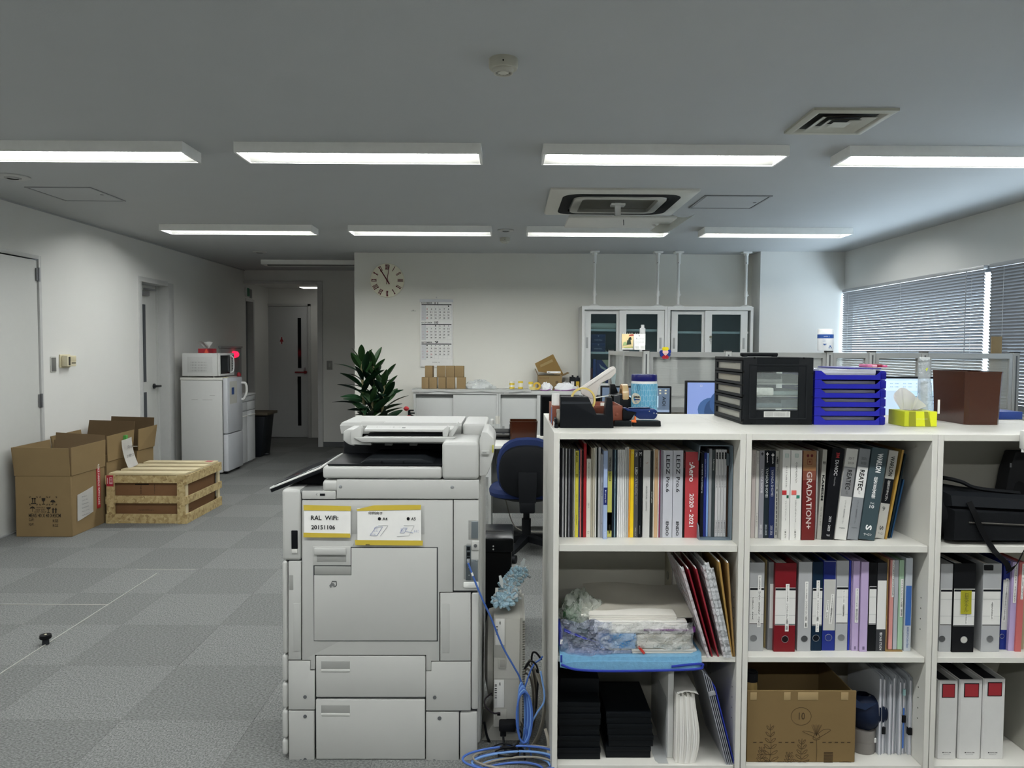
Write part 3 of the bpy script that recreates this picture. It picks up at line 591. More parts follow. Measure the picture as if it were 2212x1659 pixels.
# ================================================================ back wall: clock, calendar, plant
YW = YB
t = thing('wall_clock', 'round cream wall clock with dark red roman numerals', 'clock'); c = aY(837, 606, YW); R = .193
DR = mat('#5e1022', .5)
part('face', G().lathe((c.x, YW, c.z), [(0, 0), (R, 0), (R, -.022), (R*.985, -.027), (0, -.027)], 48, 'y'), mat('#e6e2cc', .45), t)
def tick(a, off, r0, r1, w):
    M = Matrix.Translation((c.x, 0, c.z)) @ Matrix.Rotation(a, 4, 'Y') @ Matrix.Translation((off, 0, 0))
    return G().box(-w, w, YW-.0285, YW-.027, r0, r1, M=M)
RN = {1: '|', 2: '||', 3: '|||', 4: '|V', 5: 'V', 6: 'V|', 7: 'V||', 8: 'V|||', 9: '|X', 10: 'X', 11: 'X|', 12: 'X||'}
for h, s in RN.items():
    a = h*PI/6; g = None; strokes = []
    W = {'|': 1, 'V': 1.6, 'X': 1.8}; tot = sum(W[q] for q in s); u = -tot/2
    g = G()
    for q in s:
        m0 = u+W[q]/2; u += W[q]
        for da in ((0,) if q == '|' else (-.07, .07)):
            M = Matrix.Translation((c.x, 0, c.z)) @ Matrix.Rotation(a, 4, 'Y') @ Matrix.Translation((m0*.0115, 0, R*.78)) @ Matrix.Rotation(da*(3 if q == 'X' else 1.6), 4, 'Y')
            g.box(-.0034, .0034, YW-.0285, YW-.027, -R*.16, R*.16, M=M)
    part('numeral', g, DR, t, kind='stuff')
part('hour_hand', tick(math.radians(-32), 0, -.05, .135, .0060), DR, t)
M = Matrix.Translation((c.x, 0, c.z)) @ Matrix.Rotation(math.radians(9), 4, 'Y'); part('minute_hand', G().box(-.003, .003, YW-.032, YW-.03, -.045, .175, M=M), DR, t)
part('hub', G().cyl((c.x, YW-.027, c.z), (c.x, YW-.036, c.z), .009), DR, t); done(t)
# calendar
t = thing('wall_calendar', 'white three-month wall calendar hanging beside the clock', 'calendar')
a, b = aY(908, 648, YW), aY(978, 793, YW); x0, x1, z0, z1 = a.x, b.x, b.z, a.z; yc = YW-.012
part('sheet', G().box(x0, x1, yc, yc+.004, z0, z1, .001), PAPER, t); part('top_bar', G().box(x0-.006, x1+.006, yc-.004, yc+.006, z1-.025, z1+.008, .002), mat('#c4c6ca', .4), t)
part('hook', G().cyl(((x0+x1)/2, YW, z1+.03), ((x0+x1)/2, yc-.005, z1+.03), .006, 8), mat('#b5b6b8', .3, .8), t)
RED = mat('#a8323c', .6)
def zc(v): return z1-(v-140)/(840-140)*(z1-z0)
def xc(u): return x0+(u-232)/(565-232)*(x1-x0)
for name, num, vy, start, days, reds in (('NOVEMBER', '11', 170, 6, 29, (2, 3, 9, 16, 23, 24)), ('OCTOBER', '10', 375, 3, 31, (5, 12, 13, 19, 26)), ('SEPTEMBER', '9', 580, 1, 30, (7, 14, 15, 21, 23, 28))):
    letter(t, name, (xc(300), yc, zc(vy+2)), .125, .016, INK, bold=.02); letter(t, num, (xc(398), yc, zc(vy)), .04, .028, INK, bold=.02)
    part('week_bar', G().box(xc(245), xc(552), yc-.0008, yc, zc(vy+24), zc(vy+15)), mat('#2b2d30', .6), t)
    part('sunday_column', G().box(xc(245), xc(289), yc-.0006, yc, zc(vy+184), zc(vy+25)), mat('#c9cacc', .7), t)
    bk, rd_ = [], []
    for dd in range(1, days+1):
        k = dd-1+start; r_, c_ = divmod(k, 7)
        (rd_ if dd in reds else bk).append((str(dd), (xc(258+c_*44), yc, zc(vy+34+r_*31)), .012 if dd < 10 else .020, .0155))
    joined(t, bk, INK, bold=.03, name='dates'); joined(t, rd_, RED, bold=.03, name='holiday_dates')
    gl_ = G()
    for r_ in range(6): gl_.box(xc(245), xc(552), yc-.0005, yc, zc(vy+18+r_*31)-.0006, zc(vy+18+r_*31)+.0006)
    for c_ in range(1, 8): gl_.box(xc(245+c_*44)-.0006, xc(245+c_*44)+.0006, yc-.0005, yc, zc(vy+180), zc(vy+20))
    part('rulings', gl_, mat('#b9bbbd', .7), t, kind='stuff')
letter(t, 'MORI | FJ', (xc(395), yc, zc(792)), .08, .014, INK); done(t)
part_ = solo('wall_mark', G().box(-1.12, -1.06, YW-.003, YW, 1.835, 1.84).box(-1.10, -1.085, YW-.004, YW, 1.838, 1.85), mat('#a3a49d', .6), 'faint grey hook mark on the back wall left of the calendar', 'wall hook')
# dracaena
t = thing('potted_dracaena', 'leafy dark green dracaena plant in front of the back wall', 'plant'); px_, py_ = -1.42, 8.0
part('pot', G().lathe((px_, py_, 0), [(0, 0), (.13, 0), (.17, .3), (.18, .32), (.165, .32), (.155, .28), (0, .28)], 28), mat('#d8d6d0', .4), t)
part('soil', G().lathe((px_, py_, .27), [(0, 0), (.156, 0), (.15, .015), (0, .02)], 20), mat('#3b2c20', .95), t)
canes = (((-.05, .0, .28), (-.10, -.04, 1.27)), ((.07, -.02, .28), (.14, -.02, 1.08)), ((0, .06, .28), (.01, .06, 1.22)), ((-.02, -.06, .28), (.02, -.08, .86)))
for a, b in canes: part('cane', G().cyl((px_+a[0], py_+a[1], a[2]), (px_+b[0], py_+b[1], b[2]), .02, 10, .012), mat('#6f6a4a', .8), t)
LG = [mat('#10231a', .35, var=.15, scale=6), mat('#16301c', .35, var=.15, scale=6), mat('#233f1f', .4, var=.15, scale=6)]
def leaf_mesh(L, w, droop, m):
    n = 8; L_, R_, C_ = [], [], []
    for i in range(n+1):
        u = i/n; a = .18+droop*u*u; ww = w*math.sin(PI*min(1, (u*.93+.05)))**.75
        x = L*u; z = -droop*L*u*u*.55; L_.append(Vector((x, -ww, z+ww*.35))); R_.append(Vector((x, ww, z+ww*.35))); C_.append(Vector((x, 0, z)))
    g = G(); V = [[g.b.verts.new(p) for p in q] for q in (L_, C_, R_)]
    for k in (0, 1):
        for i in range(n): g.b.faces.new((V[k][i], V[k][i+1], V[k+1][i+1], V[k+1][i]))
    return g.mesh('leaf', m)
lms = [leaf_mesh(L, w, dr, LG[k % 3]) for k, (L, w, dr) in enumerate(((.30, .034, .25), (.36, .036, .45), (.27, .036, .12), (.33, .033, .6), (.30, .031, .8)))]
rnd = random.Random(11)
for ci, (a, b) in enumerate(canes):
    for k in range(24 if ci < 3 else 16):
        f = k/23 if ci < 3 else k/15; zz = b[2]-.58*(1-f) if ci < 3 else b[2]-.3*(1-f); az = k*2.39996+ci
        o = bpy.data.objects.new('leaf', lms[(k*7+ci) % 5 if f < .8 else 2]); COL.objects.link(o); o.parent = t
        q = Vector(a).lerp(Vector(b), (zz-a[2])/(b[2]-a[2])); o.location = (px_+q.x, py_+q.y, zz)
        el = .55+.55*f**1.5+rnd.uniform(-.12, .12); sc = rnd.uniform(.75, 1.0)*(1 if abs(math.sin(az)) < .8 else .9)
        o.rotation_euler = (rnd.uniform(-1, 1), -el, az); o.scale = (sc, 1, 1)
t.location = (0, 0, 0)
# fire extinguisher on its stand
t = thing('fire_extinguisher', 'red fire extinguisher top with black handle beside the low cabinet', 'extinguisher'); q = aY(886, 892, 8.26); ex = q.x-.01
part('stand', G().lathe((ex, 8.26, 0), [(0, 0), (.09, 0), (.09, .02), (.07, .03), (.068, .17), (0, .17)], 24), mat('#2a2b2d', .5), t)
part('body', G().lathe((ex, 8.26, .17), [(0, 0), (.06, 0), (.062, .02), (.062, .44), (.05, .49), (.02, .52), (0, .52)], 28), mat('#a3161c', .35), t)
part('handle', G().box(ex-.01, ex+.06, 8.25, 8.27, .705, .72, .004).box(ex-.008, ex+.05, 8.25, 8.27, .735, .75, .004).cyl((ex, 8.26, .685), (ex, 8.26, .74), .014, 12), mat('#17181a', .5), t)
part('tag', G().lathe((ex-.03, 8.25, .735), [(0, 0), (.02, .008), (.032, .03), (.014, .05), (0, .052)], 10), mat('#c33a40', .5), t); part('hose', G().tube(bez([(ex+.01, 8.25, .70), (ex+.06, 8.23, .66), (ex+.075, 8.22, .5), (ex+.07, 8.22, .3)]), .009, 8), mat('#17181a', .5), t); done(t)

# ================================================================ steel cabinets along the back wall
ST = mat('#bfc1bf', .4, var=.02); ST2 = mat('#b5b7b5', .42, var=.02); DK = mat('#6f7270', .6)
CY0, CY1, CZ = 8.40, 8.82, .95
def low_cab(x0, x1, label):
    t = thing('low_cabinet', label, 'cabinet', 'low grey sliding-door cabinets along the back wall'); k = .022
    part('body', G().box(x0+.001, x0+k, CY0, CY1, .0, CZ-.001).box(x1-k, x1-.001, CY0, CY1, 0, CZ-.001).box(x0+k, x1-k, CY0, CY1, CZ-.04, CZ-.001).box(x0+k, x1-k, CY0, CY1, 0, .06).box(x0+k, x1-k, CY1-.01, CY1, .06, CZ-.04), ST, t)
    part('track', G().box(x0+k, x1-k, CY0+.03, CY0+.05, CZ-.085, CZ-.04), DK, t)
    xm = (x0+x1)/2-.03
    l = part('sliding_door', G().box(x0+k, xm+.03, CY0+.028, CY0+.045, .065, CZ-.085, .002), ST2, t)
    r = part('sliding_door', G().box(xm, x1-k, CY0+.006, CY0+.024, .065, CZ-.048, .002), ST2, t)
    part('pull', G().box(x1-k-.05, x1-k-.025, CY0+.003, CY0+.006, .45, .56, .002), mat('#8b8d8c', .5), r); part('pull', G().box(x0+k+.02, x0+k+.045, CY0+.024, CY0+.028, .45, .56, .002), mat('#8b8d8c', .5), l)
    part('name_plate', G().box(x0+.06, x0+.11, CY0-.001, CY0, CZ-.03, CZ-.018), PAPER, t)
    part('plinth', G().box(x0+.01, x1-.01, CY0+.02, CY1, 0, .05), mat('#7b7d7c', .6), t); return done(t)
CX = (-1.036, -.105, .80, 1.735, 2.672)
for i, n in enumerate(('leftmost, below the small cartons', 'second from the left, below the tape rolls', 'third, carrying a glass cabinet', 'fourth, carrying the glass cabinet next to the column')): low_cab(CX[i], CX[i+1], 'low grey steel sliding-door cabinet, '+n)
GLS = clear('#3a4244', .72, .04)
def tall_cab(x0, x1, label, shelves, off):
    t = thing('glass_cabinet', label, 'glass cabinet'); k = .03; z0, z1 = CZ, 1.88; IN = mat('#9a9c9a', .5)
    part('body', G().box(x0+.001, x0+k, CY0, CY1, z0, z1).box(x1-k, x1-.001, CY0, CY1, z0, z1).box(x0+k, x1-k, CY0, CY1, z1-.04, z1).box(x0+k, x1-k, CY0, CY1, z0, z0+.05), ST, t)
    part('back_panel', G().box(x0+k, x1-k, CY1-.012, CY1, z0+.05, z1-.04), IN, t)
    for z in shelves: part('shelf', G().box(x0+k, x1-k, CY0+.07, CY1-.012, z-.012, z+.012), mat('#d5d6d2', .45), t)
    xm = x0+(x1-x0)*.44
    def door(a, b, ya, pl, pr):
        d = part('sliding_door', G().box(a, a+pl, ya, ya+.018, z0+.052, z1-.045).box(b-pr, b, ya, ya+.018, z0+.052, z1-.045).box(a+pl, b-pr, ya, ya+.018, z1-.085, z1-.045).box(a+pl, b-pr, ya, ya+.018, z0+.052, z0+.085), ST, t)
        part('pane', G().box(a+pl, b-pr, ya+.007, ya+.011, z0+.085, z1-.085), GLS, d); return d
    d1 = door(x0+k+off, xm+.03, CY0+.036, .07, .06); d2 = door(xm, x1-k-off*1.5, CY0+.010, .075, .075)
    for d, x, y in ((d1, x0+k+off+.03, CY0+.036), (d2, x1-k-off*1.5-.04, CY0+.010)): part('recessed_pull', G().box(x-.012, x+.012, y-.002, y, 1.42, 1.54, .001), mat('#8f9190', .4), d)
    return t, d2
t, _ = tall_cab(CX[2], CX[3], 'grey steel glass-door cabinet holding blue boxes, left of the pair', (1.62, 1.37), .002); done(t)
t, d2 = tall_cab(CX[3], CX[4], 'grey steel glass-door cabinet beside the white column, mostly empty', (1.60,), .02)
q = CX[3]+.475; lk = part('lock', G().cyl((q, CY0+.010, 1.55), (q, CY0+.002, 1.55), .014), mat('#8d8a78', .3, .8), d2); done(t)
t = thing('key', 'small key dangling from the cabinet lock', 'key'); part('bow', G().tube([(q+.012*math.cos(a), CY0+.003, 1.515+.012*math.sin(a)) for a in (2*PI*k/12 for k in range(12))], .002, 6, True), mat('#a9aaa8', .3, .9), t); part('blade', G().box(q-.003, q+.003, CY0+.002, CY0+.004, 1.47, 1.503), mat('#a9aaa8', .3, .9), t); done(t)
NV = mat('#20305c', .5)
for k, z in ((0, 1.382), (1, 1.478)):
    t = thing('gift_box', ('lower' if k == 0 else 'upper')+' dark blue gift box of the stack in the glass cabinet', 'box', 'dark blue gift boxes'); x = CX[2]+.115
    part('base', G().box(x, x+.155, CY0+.10, CY0+.3, z, z+.062, .002), NV, t); part('lid', G().box(x-.002, x+.157, CY0+.098, CY0+.302, z+.062, z+.095, .002), mat('#263a6c', .5), t)
    letter(t, 'MARTELL', (x+.078, CY0+.10, z+.033), .09, .014, mat('#c5c8d0', .5)); letter(t, '♛', (x+.078, CY0+.098, z+.078), .018, .014, mat('#c5c8d0', .5)); done(t)
for k in range(3):
    solo('paper_roll', G().cyl((CX[2]+.11, CY0+.14+.09*k, 1.632+.034), (CX[2]+.44, CY0+.14+.09*k, 1.632+.034), .033, 18), mat('#d8d6c8', .7), ('front', 'middle', 'rear')[k]+' cream paper roll lying on the top shelf of the glass cabinet', 'paper roll', 'cream paper rolls')
t = thing('art_book', 'blue and cream patterned book standing in the glass cabinet', 'book'); x = CX[2]+.175; z = CZ+.052
part('cover', G().box(x, x+.21, CY0+.12, CY0+.15, z, z+.29, .002), mat('#c2b38a', .6), t)
for pts in (((.0, .29), (.06, .29), (.13, .2), (.20, .24), (.2, .13), (.12, .12), (.06, .02), (.02, .0), (0, .0)), ((.1, .06), (.16, .09), (.2, .0), (.11, .0))): part('blue_print', G().prism([(x+a, z+b) for a, b in pts], 'y', CY0+.118, CY0+.12), mat('#232f70', .5), t)
part('swirl_print', G().prism([(x+.03, z+.25), (x+.05, z+.2), (x+.09, z+.18), (x+.1, z+.15), (x+.11, z+.19), (x+.06, z+.22)], 'y', CY0+.1165, CY0+.118), mat('#c9c6bd', .6), t); done(t)
solo('blue_file', G().box(CX[2]+.14, CX[2]+.17, CY0+.12, CY0+.32, CZ+.052, CZ+.35, .002), mat('#22408c', .5), 'thin blue file beside the patterned book in the glass cabinet', 'file')
solo('red_file', G().box(CX[2]+.105, CX[2]+.135, CY0+.12, CY0+.32, CZ+.052, CZ+.25, .002), mat('#7b2026', .5), 'thin red file leftmost on the cabinet floor shelf', 'file')
solo('green_bag', G().lathe((CX[2]+.385, CY0+.24, 1.383), [(0, 0), (.08, 0), (.095, .03), (.075, .075), (.04, .09), (0, .092)], 14), mat('#25352e', .8), 'dark green cloth bag behind the glass next to the blue boxes', 'bag')
solo('glass_shelf_tube', G().cyl((CX[2]+.10, CY0+.2, 1.812), (CX[2]+.43, CY0+.2, 1.818), .006, 10), mat('#e6e6e2', .4), 'thin white tube at the top inside the glass cabinet', 'tube')
# tension poles
for x, n in ((.955, 'left of the first glass cabinet'), (1.66, 'right end of the first glass cabinet'), (1.89, 'left end of the second glass cabinet'), (2.645, 'next to the white column')):
    t = thing('tension_pole', 'white tension pole bracing the cabinet to the ceiling, '+n, 'pole', 'white tension poles'); y = 8.6; WP = mat('#e4e4e0', .4)
    part('foot_plate', G().loft([[(x-.06, y-.05, 1.88), (x+.06, y-.05, 1.88), (x+.06, y+.05, 1.88), (x-.06, y+.05, 1.88)], [(x-.06, y-.05, 1.892), (x+.06, y-.05, 1.892), (x+.06, y+.05, 1.892), (x-.06, y+.05, 1.892)], [(x-.02, y-.02, 1.91), (x+.02, y-.02, 1.91), (x+.02, y+.02, 1.91), (x-.02, y+.02, 1.91)]]), WP, t)
    part('rod', G().cyl((x, y, 1.905), (x, y, 2.40), .0145, 16), WP, t); part('clamp', G().cyl((x, y, 2.0), (x, y, 2.06), .019, 14).box(x+.008, x+.03, y-.008, y+.008, 2.01, 2.03, .003), WP, t)
    part('sleeve', G().cyl((x, y, 2.36), (x, y, 2.465), .02, 16), WP, t); part('top_plate', G().box(x-.05, x+.05, y-.05, y+.05, 2.48, 2.499, .003).cyl((x, y, 2.46), (x, y, 2.482), .028, 16), WP, t)
    part('screw', G().cyl((x-.008, y-.021, 2.372), (x-.008, y-.024, 2.372), .005, 8), mat('#4a4a48', .5), t); done(t)
# ---------------------------------------------------------------- things on the low cabinets
def z4_(x, y): return 860+x/4.809, 620+y/4.809
def at4(x, y, Y): return aY(*z4_(x, y), Y)
ZT = CZ
def sheetf(u, v):
    x = -1.05+1.3*u; w = .006*abs(math.sin(17*u+3*v))
    if v < .15: k = v/.15; return Vector((x, 8.388-.004*math.sin(23*u), ZT-.004-.016*abs(math.sin(9*u+1))+(.014+.016*abs(math.sin(9*u+1)))*k))
    return Vector((x, 8.388+.40*(v-.15), ZT+.010+w*.8))
solo('wrapping_sheet', G().grid(sheetf, 70, 14, .001), mat('#e6e7e5', .5), 'crumpled white sheet spread over the low cabinet top', 'sheet')
KB = mat('#8b7656', .85, spec=.15, var=.06, scale=15)
names_b = ('leftmost', 'second', 'third', 'fourth', 'rightmost')
BOTROW = ((246, 322, 0), (324, 405, 0), (418, 498, 0), (503, 590, 0), (610, 703, 0)); TOPROW = ((284, 364, -.1), (400, 490, .08), (494, 588, 0), (594, 684, -.06))
for row, (specs, zb) in enumerate(((BOTROW, ZT+.016), (TOPROW, ZT+.143))):
    for i, (a, b, rz) in enumerate(specs):
        t = thing('small_carton', 'small plain brown carton, %s of the %s row on the low cabinet' % (names_b[i] if row == 0 else ('leftmost', 'second', 'third', 'rightmost')[i], 'bottom' if row == 0 else 'top'), 'carton', 'small brown cartons on the cabinet')
        xa, xb = at4(a, 900, 8.5).x, at4(b, 900, 8.5).x
        part('box', G().box(xa+.001, xb-.001, 8.47, 8.56, zb, zb+.126, .0015), KB, t); part('flap_seam', G().box(xa+.004, xb-.004, 8.513, 8.516, zb+.126, zb+.1268), KRD, t)
        part('tape', G().box((xa+xb)/2-.012, (xa+xb)/2+.012, 8.48, 8.55, zb+.1262, zb+.1272), mat('#a08c66', .4), t); done(t, None, (0, 0, rz))
q0, q1 = at4(700, 1040, 8.5), at4(930, 1040, 8.5)
t = thing('plastic_bag', 'clear plastic bag with white bits beside the small cartons', 'bag')
def blob(cx, cy, z, rx, ry, rz, seed, n=14, jag=.12):
    r_ = random.Random(seed); ph = [r_.uniform(0, 6) for _ in range(6)]
    def f(u, v):
        a, b = 2*PI*u, PI/2*v
        k = 1+jag*math.sin(3*a+ph[0]+4*b)+jag*.7*math.sin(7*a+ph[1]-5*b)+jag*.5*math.sin(11*a+ph[2]+9*b)
        return Vector((cx+rx*k*math.cos(a)*math.cos(b), cy+ry*k*math.sin(a)*math.cos(b), z+rz*math.sin(b)*k+.001))
    return G().grid(f, n*2, n)
part('film', blob((q0.x+q1.x)/2+.03, 8.55, ZT+.016, .16, .08, .085, 3), clear('#d4d8d8', .55, .15, bump=30), t)
for k in range(6): part('white_bit', blob((q0.x+q1.x)/2+.05*math.cos(k*1.1)+.03, 8.53+.03*math.sin(k*1.7), ZT+.018+.012*(k % 3), .03, .025, .035, k, 6), PAPER, t)
done(t)
YL = mat('#d3b93c', .5)
def roll_stack(u0, u1, v0, v1, n, cols, where):
    a, b = at4(u0, v1, 8.5), at4(u1, v0, 8.5); r = (b.x-a.x)/2; h = (b.z-a.z)/n
    for k in range(n):
        pos = ('lowest', 'second lowest', 'third', 'topmost')[k if k < n-1 else 3]
        solo('tape_roll', G().lathe(((a.x+b.x)/2, 8.5, ZT+.018+k*h), [(r*.5, 0), (r, 0), (r, h*.96), (r*.5, h*.96), (r*.5, 0)], 22), cols[k], '%s tape roll, %s in the %s stack on the low cabinet' % ('yellow' if cols[k] is YL else 'white', pos, where), 'tape roll', 'yellow and white tape rolls')
W_ = mat('#dfddd0', .6)
roll_stack(1155, 1210, 965, 1045, 4, (YL, W_, YL, W_), 'left'); roll_stack(1246, 1298, 965, 1045, 4, (YL, W_, W_, YL), 'middle')
roll_stack(1353, 1405, 962, 1035, 3, (W_, W_, YL), 'right')
solo('lying_tape_roll', G().lathe((at4(1442, 1040, 8.43).x, 8.42, ZT+.012+.042), [(.022, 0), (.042, 0), (.042, .02), (.022, .02), (.022, 0)], 22, 'y'), mat('#c9a53a', .5), 'yellow tape roll standing on edge before the white bags', 'tape roll')
solo('tape_roll', G().lathe((at4(1398, 1050, 8.44).x, 8.44, ZT+.012), [(.018, 0), (.036, 0), (.036, .03), (.018, .03), (.018, 0)], 22), mat('#d6c884', .5), 'pale yellow tape roll lying flat before the open carton', 'tape roll')
t = carton('open_carton', 'brown carton with its flaps raised on the low cabinet', at4(1455, 950, 8.55).x, at4(1700, 950, 8.55).x, 8.5, 8.78, ZT+.002, ZT+.165, 0, .004)
xa, xb = at4(1455, 950, 8.5).x, at4(1700, 950, 8.5).x; zt = ZT+.165
flap(t, [(xa, 8.5, zt), (xa, 8.78, zt), (xa-.03, 8.78, zt+.07), (xa-.03, 8.5, zt+.07)], .003); flap(t, [(xb, 8.78, zt-.01), (xb, 8.5, zt-.01), (xb+.085, 8.5, zt+.03), (xb+.085, 8.78, zt+.03)], .003)
pp = [at4(1420, 795, 8.72), at4(1610, 697, 8.72), at4(1722, 915, 8.72), at4(1458, 880, 8.72)]
part('lid', G().loft([[(p.x, 8.72, p.z) for p in pp], [(p.x, 8.726, p.z) for p in pp]]), mat('#8d7347', .85, spec=.15), t)
pp = [at4(1475, 810, 8.715), at4(1600, 750, 8.715), at4(1610, 775, 8.715), at4(1480, 835, 8.715)]; part('packing_tape', G().loft([[(p.x, 8.716, p.z) for p in pp], [(p.x, 8.719, p.z) for p in pp]]), mat('#a08a5c', .3), t)
a, b = at4(1545, 895, 8.5), at4(1688, 875, 8.5); part('label', G().box(a.x, b.x, 8.4985, 8.5, a.z, b.z), PAPER, t); letter(t, '▬ ▪▫▪▫  ▪▪', ((a.x+b.x)/2, 8.4985, (a.z+b.z)/2), .13, .009, GREYTXT)
a = at4(1515, 945, 8.5); letter(t, 'RECYCLE ✺', (a.x, 8.5, a.z), .11, .016, mat('#6b4a2c', .8)); a = at4(1650, 990, 8.5); part('code_block', G().box(a.x-.015, a.x+.015, 8.4988, 8.5, a.z-.015, a.z+.015), KRD, t); done(t)
for k, (u0, u1, v0, v1, col, l, w) in enumerate(((1462, 1612, 985, 1062, '#dadbdd', 'white plastic bag with a purple edge before the open carton', 's'), (1608, 1868, 1000, 1076, '#d2d4d6', 'larger crumpled white plastic bag at the front edge of the cabinet', 'l'))):
    a, b = at4(u0, v1, 8.47), at4(u1, v0, 8.47); t = thing('plastic_bag', l, 'bag', 'white plastic bags'); part('film', blob((a.x+b.x)/2, 8.47, ZT+.004, (b.x-a.x)/2*.9, .055, (b.z-a.z)*.95, 20+k, 16, .1), mat(col, .35), t)
    part('purple_edge', G().tube(bez([(a.x+.01, 8.43, ZT+.01), ((a.x+b.x)/2, 8.41, ZT+.006), (b.x-.03, 8.42, ZT+.02)]), .006, 6), mat('#8d5f95', .5), t); done(t)
a, b = at4(1695, 1012, 8.56), at4(1772, 975, 8.56); solo('red_cloth', blob((a.x+b.x)/2, 8.6, ZT+.002, .05, .04, .07, 31, 12), mat('#b3281f', .6), 'crumpled red wrapper between the white bags and the ink boxes', 'wrapper')
for k, (u0, u1, c1, c2, l) in enumerate(((1788, 1836, '#1b1d20', '#d9d9d9', 'black ink box with a white front panel'), (1842, 1888, '#22242a', '#c9a92c', 'black ink box with a yellow front panel'), (1890, 1908, '#4a4548', '#c59a86', 'grey ink box with a pale pink panel beside the cabinet side'))):
    t = thing('ink_box', l, 'ink box', 'ink boxes on the low cabinet'); a, b = at4(u0, 1005, 8.56), at4(u1, 900+8*k, 8.56)
    part('box', G().box(a.x, b.x, 8.56, 8.68, ZT+.001, ZT+.15-.008*k, .001), mat(c1, .4), t); w_ = b.x-a.x
    part('front_panel', G().prism([(a.x+w_*.12, ZT+.02), (b.x-w_*.12, ZT+.02), (b.x-w_*.12, ZT+.10), (a.x+w_*.12, ZT+.10)], 'y', 8.559, 8.56), mat(c2, .5), t); part('lower_panel', G().prism([(a.x+w_*.12, ZT+.005), (b.x-w_*.12, ZT+.005), (b.x-w_*.12, ZT+.03), ((a.x+b.x)/2, ZT+.06), (a.x+w_*.12, ZT+.03)], 'y', 8.558, 8.559), mat('#ddd4d2', .5), t)
    part('hang_tab', G().box(a.x+w_*.3, b.x-w_*.3, 8.56, 8.562, ZT+.15-.008*k, ZT+.17-.008*k), mat(c1, .4), t); done(t)

# ================================================================ desk cluster with translucent partitions
PY, PX = 5.2, .93; AL = mat('#a9aba9', .35, .55); PC = clear('#b4b6b4', .5, .16, ribs=60)
def panel(label, p0, p1, z0=.0, zt=1.395, solid=1.0, zone='x'):
    """partition panel: aluminium frame, ribbed see-through upper pane, solid lower board"""
    t = thing('partition_panel', label, 'partition', 'aluminium desk partitions'); w = .022; dep = .018
    def bb(a, b, za, zb, d=dep): return (a, b, p0[1]-d, p0[1]+d, za, zb) if zone == 'x' else (p0[0]-d, p0[0]+d, a, b, za, zb)
    A, B_ = (p0[0], p1[0]) if zone == 'x' else (p0[1], p1[1])
    part('frame', G().box(*bb(A, A+w, z0, zt)).box(*bb(B_-w, B_, z0, zt)).box(*bb(A+w, B_-w, zt-.035, zt)).box(*bb(A+w, B_-w, solid-.012, solid+.022)).box(*bb(A+w, B_-w, z0, z0+.05)), AL, t)
    part('ribbed_pane', G().box(*bb(A+w, B_-w, solid+.022, zt-.035, .004)), PC, t); part('lower_board', G().box(*bb(A+w, B_-w, z0+.05, solid-.012, .010)), mat('#8f8c82', .8), t); return done(t)
def post(x, y, label, z=1.40):
    t = thing('partition_post', label, 'partition post', 'aluminium partition posts')
    part('profile', G().box(x-.022, x+.022, y-.022, y+.022, 0, z, .003), AL, t); part('groove', G().box(x-.005, x+.005, y-.0225, y-.0218, .02, z-.02), mat('#55585a', .5, .4), t); part('cap', G().box(x-.023, x+.023, y-.023, y+.023, z, z+.008, .002), mat('#2b2d2e', .5), t); return done(t)
def pxs(u, Y=PY): return aY(u, 765, Y).x
xs_ = [PX, pxs(1572), pxs(1790), pxs(1882), pxs(1995), pxs(2192)]
for k, (a, b) in enumerate(zip(xs_, xs_[1:])):
    panel('ribbed see-through desk partition panel, '+('widest, left, behind the blue-topped canister', 'behind the black drawer box', 'behind the blue trays, short', 'behind the tissue box', 'rightmost, behind the brown bin')[k], (a+.024, PY), (b-.024, PY))
for k, x in enumerate(xs_): post(x, PY, 'aluminium partition post, '+('at the corner beneath the desk calendars', 'left of the black drawer box', 'under the white wipes canister', 'above the blue trays', 'above the clear bottle', 'at the right edge')[k])
panel('ribbed partition panel running back from the corner, nearer half', (PX, 5.224), (PX, 6.06), zone='y'); panel('ribbed partition panel running back from the corner, farther half', (PX, 6.108), (PX, 6.93), zone='y')
post(PX, 6.084, 'aluminium partition post midway along the side partition'); post(PX, 6.955, 'aluminium partition post at the far end of the side partition')
